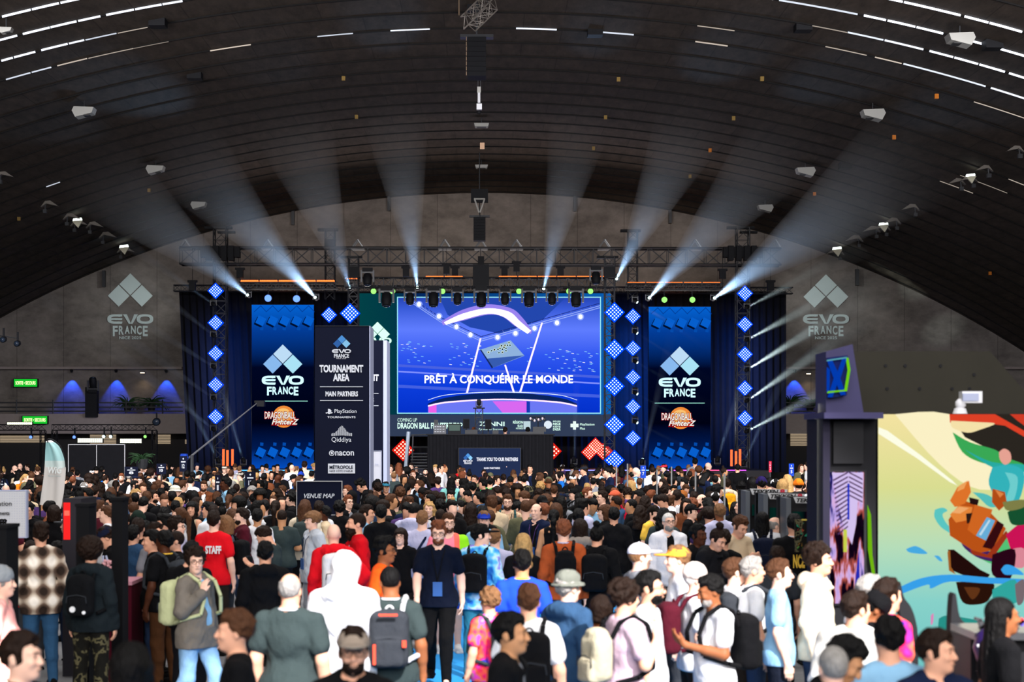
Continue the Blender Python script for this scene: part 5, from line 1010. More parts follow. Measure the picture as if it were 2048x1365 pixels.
r = empty('camera_crane', (P(372, 0, 58).x, 58, 0), 0, 'long thin camera crane boom reaching up before the left screen', 'camera crane'); MB().bar(P(372, 921, 58), P(519, 803, 60), .035, 6, .02).build('boom', mat('boom_grey', (.12, .12, .13), .4), r); MB().bar((P(384, 0, 58).x, 58, 0), P(384, 911, 58), .06, 8).build('stand', M_dark, r)
MB().box(P(522, 808, 60), (.25, .4, .2)).box(P(519, 804, 60), (.35, .1, .08)).build('camera_head', M_black, r); MB().lathe([(.05, -.15), (.16, 0), (.12, .15)], P(368, 917, 58), 8).build('counterweight', mat('blue_cover', lin('1f3fa0')), r)
# control booth in front of the stage
Yb = 60.0; r = empty('control_booth', (P(981, 0, Yb).x, Yb+1.2, 0), 0, 'high black draped control booth in front of the main screen', 'booth'); a, b = P(855, 871, Yb), P(1107, 871, Yb); n_ = 90; vs = []; fs = []
MB().box(((a.x+b.x)/2, Yb+1.3, a.z/2), (b.x-a.x, 2.4, a.z)).build('platform', M_cloth_black, r)
for i in range(n_+1): x = a.x+(b.x-a.x)*i/n_; y = Yb+.02+.03*math.sin(i*1.9); vs += [(x, y, a.z-.02), (x, y, 0), (x, y+.05, 0), (x, y+.05, a.z-.02)]
for i in range(n_): k = i*4; fs += [(k, k+1, k+5, k+4), (k+1, k+2, k+6, k+5), (k+2, k+3, k+7, k+6), (k+3, k, k+4, k+7)]
MB().add(vs, fs).build('skirt', M_cloth_black, r)
MB().box(((a.x+b.x)/2, Yb+.6, a.z+.02), (b.x-a.x+.1, 1.2, .05)).build('counter', M_black, r)
r = board(918, 897, 1041, 960, Yb-.12, mat('booth_sign_navy', lin('0c1e3c')), 'partner_sign', 'navy thank you sign hanging on the front of the control booth', 'sign', .03, M_dark, False); e_ = Yb-.14
evo_marks(936, 911.5, 4.6, e_, M_ink, r, ms=evo_logo_ms); evo_word(926.5, 920.5, 945, 924.5, e_, M_ink, r); text('FRANCE', 928.5, 925, 943, 929, e_, M_ink, r, bold=.03); text('THANK YOU TO OUR PARTNERS', 953, 915.5, 1036, 923, e_, M_ink, r, bold=.04); text('MAIN PARTNERS', 968, 935, 1000, 939, e_, M_ink, r, bold=.03)
def gear(name, x0, y0, x1, y1, Y, m, label, d_=.3, cat=None, z=None):
    a, b = P(x0, y0, Y), P(x1, y1, Y); r = empty(name, ((a.x+b.x)/2, Y, b.z), 0, label, cat or name.replace('_', ' ')); MB().box(((a.x+b.x)/2, Y+d_/2, (a.z+b.z)/2), (b.x-a.x, d_, a.z-b.z)).build('case', m, r); return r, a, b
r, a, b = gear('mixing_rack', 867, 850, 892, 870, Yb+.4, mat('rack_grey', (.1, .1, .11), .4), 'stack of grey equipment on the left end of the booth')
mb = MB(); [mb.box((a.x+(b.x-a.x)*u, Yb+.39, a.z-(a.z-b.z)*v), (.06, .02, .02)) for u in (.15, .35, .55, .8) for v in (.2, .45, .7)]; mb.build('knobs', M_ink, r)
gear('camera', 868, 840, 876, 850, Yb+.5, M_dark, 'small camera on top of the booth equipment stack'); r, a, b = gear('monitor', 896, 848, 922, 870, Yb+.4, M_black, 'wide monitor with pale green picture on the booth', .08); flat('display', rect(898, 850, 920, 862), Yb+.38, mat('monitor_glow', em=.35, emc=(.3, .45, .4)), r, .01)
for i, (x, y) in enumerate(((932.5, 838), (976.5, 839))):
    r, a, b = gear('loudspeaker', x-6.5, y, x+6.5, y+20, Yb+.5, M_black, 'black loudspeaker on a stand on the booth, %s of the light tower' % ('left', 'right')[i], .35); MB().bar((P(x, 0, Yb+.7).x, Yb+.7, P(0, 870, Yb).z), (P(x, 0, Yb+.7).x, Yb+.7, b.z), .02, 6).build('stand', M_dark, r); MB().box((P(x, 0, Yb).x, Yb+.49, (a.z+b.z)/2), (.17, .02, .3)).build('grille', M_cloth_black, r)
gear('mixing_desk', 930, 860, 955, 870, Yb+.6, M_dark, 'low dark mixing desk in the booth left of the light tower'); gear('mixing_desk', 1020, 864, 1088, 870, Yb+.3, M_dark, 'long low console at the right end of the booth'); gear('laptop', 985, 861, 997, 870, Yb+.5, M_dark, 'small dark laptop behind the booth edge', .05)
r, a, b = gear('console', 1066, 854, 1092, 864, Yb+.5, M_dark, 'dark control console with small lamps above the booth'); 
r = empty('lighting_tower', P(958, 870, Yb+1), 0, 'short truss tower rising from the control booth', 'truss tower'); truss_mb(P(958, 870, Yb+1), P(958, 818, Yb+1), .26, .26, Vector((0, 1, 0)), .28, .02).build('mast', M_truss, r); MB().box(P(958, 817, Yb+1), (.42, .4, .04)).build('plate', M_black, r)
head_fixture(P(958, 815, Yb+1), .42, M_lensoff, 'small moving head on top of the booth light tower', False)
r = empty('lamp_cluster', P(1076, 854, Yb+.6), 0, 'spray of small lamps on a stem above the booth console', 'lamp'); MB().bar(P(1076, 854, Yb+.6), P(1076, 836, Yb+.6), .02, 5).bar(P(1060, 835, Yb+.6), P(1090, 835, Yb+.6), .015, 5).build('stem', M_black, r)
for i in range(8): x = 1061+i*4; q_ = P(x, 838+(i % 3)*2, Yb+.6); MB().lathe([(.02, -.05), (.045, 0), (.03, .05)], q_, 8).build('lamp_head', M_dark if i % 2 else mat('lamp_glint', (.6, .5, .55), .2), r, True)
r = empty('access_ramp', (P(812, 0, 62).x, 62, 0), 0, 'pale upright ramp rail left of the control booth', 'railing'); MB().bar(P(811, 945, 62), P(817, 864, 62), .07, 6).build('rail', mat('pale_rail', lin('a8b4c4')), r); MB().bar(P(822, 871, 63), P(856, 870, 63), .03, 5).bar(P(824, 895, 63), P(855, 895, 63), .03, 5).bar(P(826, 870, 63), P(824, 945, 63), .03, 5).build('frame', M_dark, r)
mb = MB(); [mb.box(P(838, 908+i*6, 63.4+i*.0-.25*i), (.6, .3, .05)) for i in range(6)]; mb.build('steps', M_dark, r)
# thin queue poles among the right side crowd
for i, (x, y, Y) in enumerate(((1255, 928, 40), (1233, 930, 44), (1314, 940, 38), (1343, 934, 40), (1391, 944, 36), (1449, 948, 30))):
    r = empty('sign_pole', (P(x, 0, Y).x, Y, 0), 0, 'thin grey pole above the right hand crowd, %s from left' % ['second', 'first', 'third', 'fourth', 'fifth', 'sixth'][i], 'pole', 'thin poles in the right crowd'); MB().bar((P(x, 0, Y).x, Y, 0), P(x, y, Y), .018, 6).build('shaft', mat('pole_grey', (.3, .3, .31), .4), r); MB().lathe([(.15, 0), (.15, .02), (.02, .04)], (P(x, 0, Y).x, Y, 0), 12).build('base', M_dark, r)
# TEKKEN booths on the right
Mtk = mat('cut_white', lin('c8c9cc'), .5)
for i, (x0, x1, y0, Y, lx, ly) in enumerate(((1487, 1552, 982, 24, 1503, 979), (1522, 1612, 988, 23, 1538, 988), (1567, 1666, 996, 22, 1590, 996))):
    r = empty('gaming_booth', (P((x0+x1)/2, 0, Y).x, Y, 0), 0, ['black gaming booth with white cut-out title, furthest back left', 'black gaming booth with white cut-out title, middle one', 'black gaming booth with white cut-out title, nearest beside the tall panel'][i], 'gaming booth', 'black gaming booths')
    a, b = P(x0, y0, Y), P(x1, y0, Y); MB().box(((a.x+b.x)/2, Y+.4, a.z/2), (b.x-a.x, .3, a.z)).build('wall', mat('booth_black', (.014, .014, .016), .6), r); MB().box((a.x+.03, Y+.1, a.z/2), (.06, .6, a.z)).build('side_post', mat('post_grey', (.09, .1, .115), .5), r)
    flat('title_plate', [(lx-3, ly-1), (lx+72, ly+1), (lx+70, ly+12), (lx+2, ly+11)], Y-.05, Mtk, r, .03); text('TEKKEN', lx+3, ly+1, lx+54, ly+9.5, Y-.07, Mk, r, bold=.04, shear=.25); text('8', lx+57, ly, lx+67, ly+10, Y-.07, mat('red_print', lin('c83848')), r, bold=.05)
    flat('screen', rect(x0+18, y0+28, x1-12, y0+50), Y+.2, grad('booth_screen%d' % i, [(0, lin('081410')), (.35, lin('123a34')), (.5, lin('0a0c18')), (.62, lin('48202a')), (.7, lin('0a0a10')), (1, lin('26205a'))], P(x0, 0, Y).x, P(x1, 0, Y).x, .5, True, 0), r, .03)
pc = mat('panel_red_green', (.1, .1, .1)); r = board(1590, 1040, 1640, 1105, 20.5, pattern_mat('abstract_red_green', 'CM'), 'printed_panel', 'dark printed panel with red and green shapes under the gaming booths', 'panel', .05, None, False)
for i in range(26): x, y = rr.uniform(1594, 1637), rr.uniform(1046, 1102); flat('shape', [(x+rr.uniform(-4, 4), y+rr.uniform(-5, 5)) for _ in range(3)], 20.47-.002*i, mat('shape%d' % (i % 4), lin(('b02830', '1c7a5c', '48a040', '705020')[i % 4])), r, .001)
flat('yellow_title', rect(1603, 1039, 1624, 1042), 20.46, mat('yellow_print', lin('c8b050')), r, .01)
# tall purple pillar, sloping sign and picture wall on the right
M_pur = mat('purple_panel', lin('3d3a5c'), .55); Yq = 16.0; M_bblk = mat('booth_dark', (.009, .009, .011), .8)
r = empty('showcase_booth', (P(1700, 0, Yq).x, Yq+1, 0), 0, 'tall dark showcase booth with a purple pillar and screens', 'booth')
a, b = P(1646, 832, Yq), P(1660, 832, Yq); MB().box(((a.x+b.x)/2, Yq+.4, a.z/2), (b.x-a.x, .8, a.z)).build('pillar', mat('pillar_slate', lin('211f2e')), r)
a, b = P(1655, 835, Yq), P(1757, 835, Yq); MB().box(((a.x+b.x)/2, Yq+.45, a.z/2), (b.x-a.x, .7, a.z)).build('wall', M_bblk, r)
a, b = P(1640, 826, Yq), P(1757, 838, Yq); MB().box(((a.x+b.x)/2, Yq+.3, (a.z+b.z)/2), (b.x-a.x, 1, a.z-b.z)).build('lintel', M_pur, r)
flat('speaker_panel', rect(1667, 843, 1727, 928), Yq+.05, M_black, r, .1)
MB().prism([P(x, y, Yq-.1) for x, y in ((1652, 704), (1705, 689), (1727, 826), (1652, 832))], (0, .5, 0)).build('sign_panel', M_pur, r)
Ml1 = mat('sign_blue', em=.55, emc=lin('0a50e0')); Ml2 = mat('sign_green', em=.8, emc=lin('7be01a')); Ml3 = mat('sign_pale', em=.6, emc=lin('6fc8d8'))
YL = Yq-.2
for nm, pts, m_ in (('sign_back', [(1654, 716), (1695, 711), (1699, 730), (1693, 792), (1655, 797)], mat('sign_navy', lin('0a1a50'))), ('letter', [(1656, 722), (1664, 720), (1676, 745), (1686, 718), (1694, 717), (1681, 757), (1692, 790), (1683, 791), (1675, 768), (1665, 795), (1657, 795), (1669, 757)], Ml1), ('letter', [(1655, 735), (1660, 740), (1659, 780), (1655, 785)], Ml1), ('sign_outline', [(1693, 716), (1697, 716), (1701, 740), (1694, 783), (1690, 783), (1697, 740)], Ml2), ('sign_outline', [(1655, 720), (1694, 714), (1694, 717), (1655, 723)], Ml3), ('sign_outline', [(1656, 783), (1690, 780), (1690, 783), (1656, 787)], Ml2)):
    flat(nm, pts, YL-(0 if nm == 'sign_back' else .05 if nm == 'letter' else .07), m_, r, .04)
ms_ = bpy.data.materials.new('led_wall_abstract'); ms_.use_nodes = True; n = ms_.node_tree.nodes; L = ms_.node_tree.links; ms_.cycles.emission_sampling = 'NONE'; tc = n.new('ShaderNodeTexCoord'); mp = n.new('ShaderNodeMapping'); mp.inputs['Scale'].default_value = (7, 1, 1.3); nz = n.new('ShaderNodeTexNoise'); nz.inputs['Scale'].default_value = 1.7; nz.inputs['Detail'].default_value = 3; cr = n.new('ShaderNodeValToRGB')
for i, (p_, c) in enumerate(((.3, '0a0612'), (.42, '1c0c20'), (.47, 'c05a50'), (.5, 'e8b8e8'), (.56, 'c0a8f0'), (.6, '2a2480'), (.64, '0c0814'), (.72, '8fb040'))):
    e = cr.color_ramp.elements[i] if i < 2 else cr.color_ramp.elements.new(p_); e.position = p_; e.color = (*lin(c), 1)
L.new(tc.outputs['Object'], mp.inputs[0]); L.new(mp.outputs[0], nz.inputs[0]); L.new(nz.outputs[0], cr.inputs[0]); b_ = n['Principled BSDF']; b_.inputs['Base Color'].default_value = (0, 0, 0, 1); b_.inputs['Specular IOR Level'].default_value = 0; L.new(cr.outputs[0], b_.inputs['Emission Color']); b_.inputs['Emission Strength'].default_value = .9
flat('screen_frame', rect(1655, 941, 1733, 1212), Yq+.06, M_black, r, .06); flat('led_screen', rect(1657, 945, 1728, 1208), Yq+.04, ms_, r, .02)
mst = em('stripe', 'd8c4f4', .95); msp = em('stripe_gap', '5a3a68', .8)
flat('screen_shape', [(1664, 946), (1727, 946), (1726, 1010), (1716, 1000), (1712, 1050), (1704, 1090), (1690, 1060), (1676, 1010)], Yq+.03, mst, r, .005)
for i in range(13): y = 950+i*9; flat('screen_line', [(1666+i*.8, y+10), (1696, y-6), (1696, y-3), (1667+i*.8, y+13)], Yq+.02, msp, r, .004); (flat('screen_line', [(1698, y-6), (1725, y+8), (1725, y+11), (1698, y-3)], Yq+.02, msp, r, .004) if i < 6 else None)
flat('screen_line', rect(1695, 968, 1699, 1040), Yq+.015, em('blue_line', '2438c8', .9), r, .004); flat('screen_shape', rect(1687, 1060, 1694, 1105), Yq+.012, em('yellow', 'd0dc50', .9), r, .004); flat('screen_shape', [(1712, 1150), (1718, 1100), (1720, 1190), (1708, 1190)], Yq+.012, em('blue_s', '2a30b8', .9), r, .004); flat('green_streak', [(1735, 1010), (1742, 1030), (1745, 1110), (1752, 1160), (1746, 1160), (1736, 1100)], Yq+.04, em('green_s', '7cc818', .8), r, .004)
# picture wall
Yw = 16.4; r = empty('picture_wall', (P(1950, 0, Yw).x, Yw+.2, 0), 0, 'large glowing LED picture wall with orange machine and blue swoosh', 'picture wall')
mw = bpy.data.materials.new('picture_ground'); mw.use_nodes = True; n = mw.node_tree.nodes; L = mw.node_tree.links; tc = n.new('ShaderNodeTexCoord'); sx = n.new('ShaderNodeSeparateXYZ'); mr = n.new('ShaderNodeMapRange'); mr.inputs[1].default_value = P(0, 1365, Yw).z; mr.inputs[2].default_value = P(0, 825, Yw).z; cr = n.new('ShaderNodeValToRGB')
for i, (p_, c) in enumerate(((0, '6cc0c0'), (.3, '86d0c8'), (.5, 'b4dcb8'), (.72, 'd8dc90'), (1, 'f4e2a0'))):
    e = cr.color_ramp.elements[i] if i < 2 else cr.color_ramp.elements.new(p_); e.position = p_; e.color = (*lin(c), 1)
L.new(tc.outputs['Object'], sx.inputs[0]); L.new(sx.outputs[2], mr.inputs[0]); L.new(mr.outputs[0], cr.inputs[0]); b_ = n['Principled BSDF']; mw.cycles.emission_sampling = 'NONE'; b_.inputs['Base Color'].default_value = (0, 0, 0, 1); b_.inputs['Specular IOR Level'].default_value = 0; L.new(cr.outputs[0], b_.inputs['Emission Color']); b_.inputs['Emission Strength'].default_value = 1.0
a, b = P(1757, 828, Yw), P(2300, 828, Yw); MB().box(((a.x+b.x)/2, Yw+.16, a.z/2), (b.x-a.x, .3, a.z)).build('wall', M_bblk, r)
flat('picture', rect(1757, 829, 2300, 1560), Yw-.02, mw, r, .02)
PN = [0]
def A(nm, pts, c, s=.9, smooth=True):
    PN[0] += 1; p = arc_pts(pts+[pts[0]], 4)[:-1] if smooth else pts; return flat(nm, p, Yw-.03-.0022*PN[0], em('art_'+c, c, s), r, .002)
A('light_streak', [(1757, 855), (1775, 862), (1840, 910), (1905, 962), (1915, 972), (1900, 965), (1835, 918), (1757, 868)], 'f8f8e0', 1.05, False)
A('glow_shape', [(1790, 829), (1900, 829), (2048, 900), (2048, 960), (1960, 980), (1880, 930)], 'fbf0c4', 1.0); A('dark_area', [(1899, 829), (2100, 829), (2100, 940), (2030, 940), (1990, 905), (1930, 875)], '3a352f', .6, False)
A('red_banner', [(1899, 829), (1990, 829), (2048, 862), (2060, 872), (2048, 874), (2010, 852), (1960, 845), (1900, 846)], 'e0442c', .95, False); A('cream_cloth', [(1902, 842), (1960, 845), (1990, 848), (1960, 860), (1935, 866), (1905, 856)], 'f4e0a8', 1); A('red_banner', [(2020, 829), (2048, 829), (2060, 860), (2035, 842)], 'd8402c', .9, False)
A('green_wing', [(1905, 865), (1940, 885), (1990, 900), (2010, 915), (2048, 930), (2010, 935), (1960, 925), (1925, 905)], '3fae5a', .9); A('teal_wing', [(1930, 900), (1985, 925), (2048, 930), (2048, 945), (1990, 938)], '2fb0a8', .9)
A('teal_cloth', [(1985, 935), (2020, 930), (2048, 945), (2044, 985), (2030, 1010), (2005, 1010), (1978, 970)], '38b4bc', .95); A('teal_cloth_light', [(2010, 945), (2035, 955), (2028, 1000), (2012, 1000), (2020, 970)], '6fd0d0', .95); A('pink_shape', [(1998, 905), (2008, 898), (2020, 905), (2022, 922), (2010, 930), (2000, 920)], 'f0a898', .9)
A('teal_curl', [(1870, 1020), (1885, 1016), (1895, 1022), (1885, 1030), (1895, 1050), (1915, 1065), (1930, 1085), (1905, 1070), (1882, 1055), (1869, 1035)], '5cc8c4', .95); A('teal_arc', [(1945, 985), (1975, 990), (2000, 1010), (1980, 1015), (1960, 998)], '58c4c0', .9)
A('green_leaf', [(1925, 1085), (1975, 1090), (2048, 1060), (2048, 1110), (1990, 1130), (1945, 1105)], '58c87a', .9); A('purple_shade', [(1920, 1080), (1960, 1100), (2020, 1110), (2000, 1125), (1960, 1118), (1930, 1098)], '4a2c6a', .8)
for nm, pts, c in (('machine_body', [(1897, 1040), (1925, 1000), (1975, 1020), (2012, 1058), (1990, 1100), (1955, 1108), (1900, 1072)], 'c0561e'), ('machine_block', [(1900, 1002), (1915, 975), (1938, 962), (1942, 985), (1930, 1008), (1910, 1015)], 'e87830'), ('machine_light', [(1918, 972), (1935, 962), (1928, 978), (1914, 984)], 'f8a860'), ('machine_block', [(1900, 1030), (1918, 1012), (1945, 1015), (1940, 1040), (1912, 1046)], 'ee8a3e'), ('machine_light', [(1903, 1026), (1918, 1014), (1938, 1017), (1920, 1028)], 'fab070'), ('machine_dark', [(1938, 995), (1958, 1000), (1955, 1012), (1940, 1008)], '2a1a1a'), ('machine_dark', [(1932, 1028), (1948, 1026), (1944, 1046), (1934, 1048)], '30201c'), ('machine_block', [(1950, 1010), (1985, 1020), (1975, 1050), (1950, 1072), (1935, 1060)], 'd86a28'), ('machine_block', [(1985, 978), (2010, 985), (2014, 1008), (1998, 1022), (1984, 1005)], 'b8501e'), ('machine_light', [(1990, 980), (2008, 988), (2000, 996)], 'e88848'), ('window_glass', [(1952, 1072), (1974, 1035), (1990, 1042), (1972, 1082)], '6cb4e0'), ('glass_bar', [(1958, 1070), (1978, 1040), (1981, 1042), (1962, 1072)], 'c8e4f4'), ('machine_dark', [(1965, 1095), (1995, 1042), (2008, 1050), (1985, 1100)], '3a1418'), ('machine_edge', [(1940, 1100), (1975, 1110), (2012, 1062), (2018, 1070), (1985, 1118), (1945, 1110)], 'a03a20')): A(nm, pts, c, .9, False)
A('magenta_shape', [(2012, 1070), (2048, 1045), (2060, 1080), (2048, 1110), (2025, 1105)], 'd81c5c', .85); A('pink_shape', [(2020, 1100), (2048, 1098), (2048, 1135), (2022, 1130)], 'e890a0', .85); A('dark_green_shape', [(2015, 1025), (2048, 1010), (2060, 1045), (2025, 1050)], '1f5a38', .8); A('olive_shape', [(2005, 1005), (2048, 1000), (2048, 1015), (2015, 1022)], '8a8a50', .8)
A('dark_ship', [(1896, 1100), (1908, 1100), (1960, 1140), (1980, 1150), (1970, 1165), (1935, 1155), (1900, 1140)], '2a1614', .8, False); A('ship_edge', [(1895, 1105), (1900, 1100), (1902, 1135), (1912, 1150), (1898, 1142)], 'b06a30', .8, False)
A('dark_rock', [(1912, 1165), (1985, 1165), (1978, 1200), (1955, 1210), (1925, 1205)], '331c14', .75); A('rock_light', [(1928, 1175), (1960, 1178), (1945, 1200)], '6a3c20', .8); A('dark_shape', [(1985, 1110), (2030, 1100), (2020, 1160), (1985, 1150)], '341022', .7)
A('blue_swoosh', [(1790, 1180), (1840, 1158), (1900, 1150), (1980, 1156), (2060, 1160), (2060, 1168), (1980, 1168), (1900, 1164), (1862, 1178), (1855, 1170), (1800, 1190), (1790, 1196)], '3a9ee8', 1.0); A('blue_patch', [(1812, 1099), (1832, 1093), (1853, 1105), (1850, 1109), (1820, 1106)], '48a8e0', 1); A('blue_patch', [(1868, 1112), (1878, 1113), (1885, 1123), (1878, 1122)], '48a8e0', 1); A('blue_curl', [(2002, 1140), (2012, 1130), (2030, 1135), (2048, 1150), (2030, 1150), (2010, 1150)], '3a9ee8', 1)
A('teal_block', [(1878, 1238), (1900, 1232), (1980, 1245), (2048, 1250), (2048, 1275), (1900, 1262), (1878, 1258)], '2f9a90', .85); A('teal_shape', [(1985, 1180), (2030, 1160), (2035, 1205), (1990, 1205)], '38b0a8', .85); A('pink_mark', [(1862, 1232), (1867, 1228), (1866, 1246), (1862, 1250)], 'e888c0', .9); A('grey_shape', [(2030, 1170), (2048, 1160), (2048, 1200), (2035, 1210)], '8a7a80', .7)
area('picture_glow', P(1900, 1000, 15.9), P(1700, 1150, 8), 2.5, 1.8, 28, (1, .98, .8), 160)
# roof box above the picture wall with bolts and a small projector
Yr = 17.5; r = empty('roof_box', P(1850, 825, Yr), 0, 'large dark grey roof box above the picture wall', 'roof box'); MB().prism([P(x, y, Yr) for x, y in ((1700, 703), (1980, 703), (2060, 795), (2300, 800), (2300, 829), (1700, 829))], (0, 1.6, 0)).build('shell', mat('roof_grey', lin('34322c'), .8, vary=.15, vs_=2), r)
for x, y in ((1771, 732), (1810, 732), (1881, 732), (1774, 778), (1839, 778), (1904, 778), (1939, 778), (1948, 750)): MB().lathe([(.018, -.012), (.018, .01)], P(x, y, Yr), 8, Matrix.Rotation(R(90), 3, 'X')).build('bolt', M_black, r)
r = empty('projector_lamp', P(1920, 828, 16.1), 0, 'white swivel lamp standing on top of the picture wall', 'lamp'); Mpl = mat('white_plastic', (.75, .75, .78), .4); MB().lathe([(.07, 0), (.055, .05), (.03, .06)], P(1920, 828, 16.2), 14).build('base', Mpl, r); MB().lathe([(.02, 0), (.05, .03), (.05, .07), (.02, .1)], P(1921, 819, 16.2), 14).build('joint', Mpl, r, True); MB().box(P(1941, 795, 16.2), (.19, .12, .11)).build('head', Mpl, r); MB().box(P(1941, 795, 16.13), (.15, .02, .07)).build('lens', M_side, r)
# gear at the lower right: dark fins and a demo table
def fin(pts, Y, l): return tag(MB().prism([P(x, y, Y) for x, y in arc_pts(pts+[pts[0]], 4)[:-1]], (0, .12, 0)).build('flag_fin', mat('fin_black', (.012, .012, .014), .8)), l, 'banner', 'black pointed fins')
fin([(1796, 1168), (1801, 1166), (1808, 1195), (1822, 1215), (1832, 1245), (1836, 1290), (1836, 1480), (1815, 1480), (1812, 1290), (1800, 1225)], 13.2, 'black pointed fin standing before the picture wall, left one'); fin([(1905, 1193), (1912, 1190), (1920, 1235), (1940, 1258), (1948, 1300), (1950, 1560), (1906, 1560), (1902, 1300), (1902, 1240)], 12.2, 'black pointed fin standing before the picture wall, right larger one')
r = empty('demo_station', (P(1995, 0, 11.5).x, 11.7, 0), 0, 'cluttered black demo station at the lower right corner', 'table'); a, b = P(1950, 1265, 11.5), P(2160, 1265, 11.5); MB().box(((a.x+b.x)/2, 11.8, a.z-.03), (b.x-a.x, .6, .05)).build('tabletop', M_dark, r); MB().box(((a.x+b.x)/2, 11.85, (a.z-.06)/2), (b.x-a.x, .5, a.z-.06)).build('body', M_black, r)
flat('yellow_label', rect(1997, 1350, 2020, 1372), 11.58, mat('yellow_label', lin('c8d030')), r, .01); flat('white_label', rect(1990, 1335, 2028, 1341), 11.58, M_side, r, .01)
for i in range(30): x = rr.uniform(1955, 2046); y = rr.uniform(1235, 1263); MB().box(P(x, y, 11.6), (.02+.03*rr.random(), .03, .02+.03*rr.random()), Matrix.Rotation(rr.random()*3, 3, 'Y')).build('gadget', (M_dark, Mpl, mat('violet_plastic', lin('4a3a90'), .3), mat('red_plastic', lin('c03040'), .3))[0 if i % 5 < 3 else (i % 4)], r)
MB().bar(P(1955, 1345, 11.4), P(2000, 1290, 11.4), .012, 6).bar(P(1955, 1290, 11.4), P(1985, 1350, 11.4), .008, 6).build('stand', Mpl, r); tag(MB().lathe([(.02, -.16), (.1, -.1), (.13, 0), (.1, .1), (.02, .16)], P(1985, 1297, 11.45), 16).build('racing_seat', mat('violet_seat', lin('2c1f50'), .4), None, True), 'round violet seat shell at the lower right demo station', 'seat')
# ------------------------------------------------------------------ roof fixtures
M_fix = mat('fixture_grey', (.42, .41, .38), .6)
def heater(x, y, wpx, side, l):   # trapezoid lamp box hanging just under the vault
    p = hit_vault(x, y); p = Vector((p.x*.985, p.y*.985, CH+(p.z-CH)*.975)); w_ = wpx*p.y/F; h = w_*.42; r = empty('roof_lamp_box', p, 0, l, 'ceiling lamp', 'grey lamp boxes under the roof')
    s_ = side; M_ = Matrix.Rotation(R(10*s_), 3, 'Y'); pf = [Vector((-.5*w_*s_, 0, .0)), Vector((-.38*w_*s_, 0, -h*.55)), Vector((.4*w_*s_, 0, -h*.7)), Vector((.5*w_*s_, 0, .05*h)), Vector((.38*w_*s_, 0, h*.45))] if side else [Vector((-.5*w_, 0, .2*h)), Vector((-.42*w_, 0, -h*.35)), Vector((.42*w_, 0, -h*.35)), Vector((.5*w_, 0, .2*h))]
    MB().prism([p+M_ @ v for v in pf], (0, w_*.7, 0)).build('housing', M_fix, r); MB().box(p+Vector((0, w_*.35, -h*.62 if side else -h*.37)), (w_*.6, w_*.5, .02)).build('louvre', M_dark, r); MB().bar(p+Vector((0, w_*.35, 0)), p+Vector((0, w_*.35, .55)), .02, 5).build('hanger', M_dark, r)
for x, y, w_, s_, l in ((10, 48, 26, -1, 'left, nearest at the top corner'), (165, 211, 44, -1, 'left, second nearest'), (309, 329, 36, -1, 'left, third'), (396, 402, 31, -1, 'left, furthest'), (1925, 62, 54, 1, 'right, nearest at the top corner'), (1749, 216, 46, 1, 'right, second nearest'), (1613, 333, 38, 1, 'right, third'), (1532, 408, 31, 1, 'right, furthest'), (963, 242, 30, 0, 'centre line, nearer'), (963, 326, 26, 0, 'centre line, further')): heater(x, y, w_, s_, 'pale grey lamp box under the roof, '+l)
for i, (x, y, lit) in enumerate(((6, 338, 0), (96, 398, 0), (140, 424, 0), (155, 437, 1), (186, 441, 0), (212, 462, 0), (248, 492, 1), (2034, 285, 0), (1972, 325, 0), (1941, 346, 1), (1917, 352, 0), (1825, 405, 0), (1788, 433, 0), (1767, 446, 1), (1747, 450, 0), (1712, 469, 0), (1674, 496, 1))):
    p = hit_vault(x, y); p = Vector((p.x*.985, p.y*.985, CH+(p.z-CH)*.96)); s_ = 1 if x > 1000 else -1; k_ = 20*p.y/F; r = empty('reflector_lamp', p, 0, 'winged reflector lamp under the %s roof side, %s%s' % ('right' if s_ > 0 else 'left', ['first', 'second', 'third', 'fourth', 'fifth', 'sixth', 'seventh', 'eighth', 'ninth', 'tenth'][i if s_ < 0 else i-7]+(' from left' if s_ < 0 else ' from right'), ', lit' if lit else ''), 'ceiling lamp', 'winged reflector lamps')
    MB().prism([p+Vector((-k_*s_, 0, -.1*k_)), p+Vector((-.2*k_*s_, 0, .45*k_)), p+Vector((.3*k_*s_, 0, .4*k_)), p+Vector((.75*k_*s_, 0, -.2*k_)), p+Vector((.2*k_*s_, 0, .15*k_))], (0, .5*k_, 0)).build('reflector', mat('reflector_brown', (.16, .14, .12), .5), r); MB().bar(p+Vector((.3*k_*s_, .2*k_, .2*k_)), p+Vector((.35*k_*s_, .2*k_, -.6*k_)), .03, 5).box(p+Vector((.35*k_*s_, .2*k_, -.6*k_)), (.15, .15, .15)).build('bracket', M_dark, r)
    if lit: MB().prism([p+Vector((-.45*k_, -.05, .3*k_)), p+Vector((.45*k_, -.05, .38*k_)), p+Vector((.4*k_, -.05, .6*k_)), p+Vector((-.4*k_, -.05, .52*k_))], (0, .1, 0)).build('lit_tube', mat('lit_white', em=4, emc=(.85, 1, .9)), r); MB().prism([p+Vector((-.5*k_, -.1, .25*k_)), p+Vector((.5*k_, -.1, .3*k_)), p+Vector((.1*k_, -.1, -.4*k_))], (0, .1, 0)).build('bright_reflector', mat('bright_refl', (.7, .66, .5)), r)
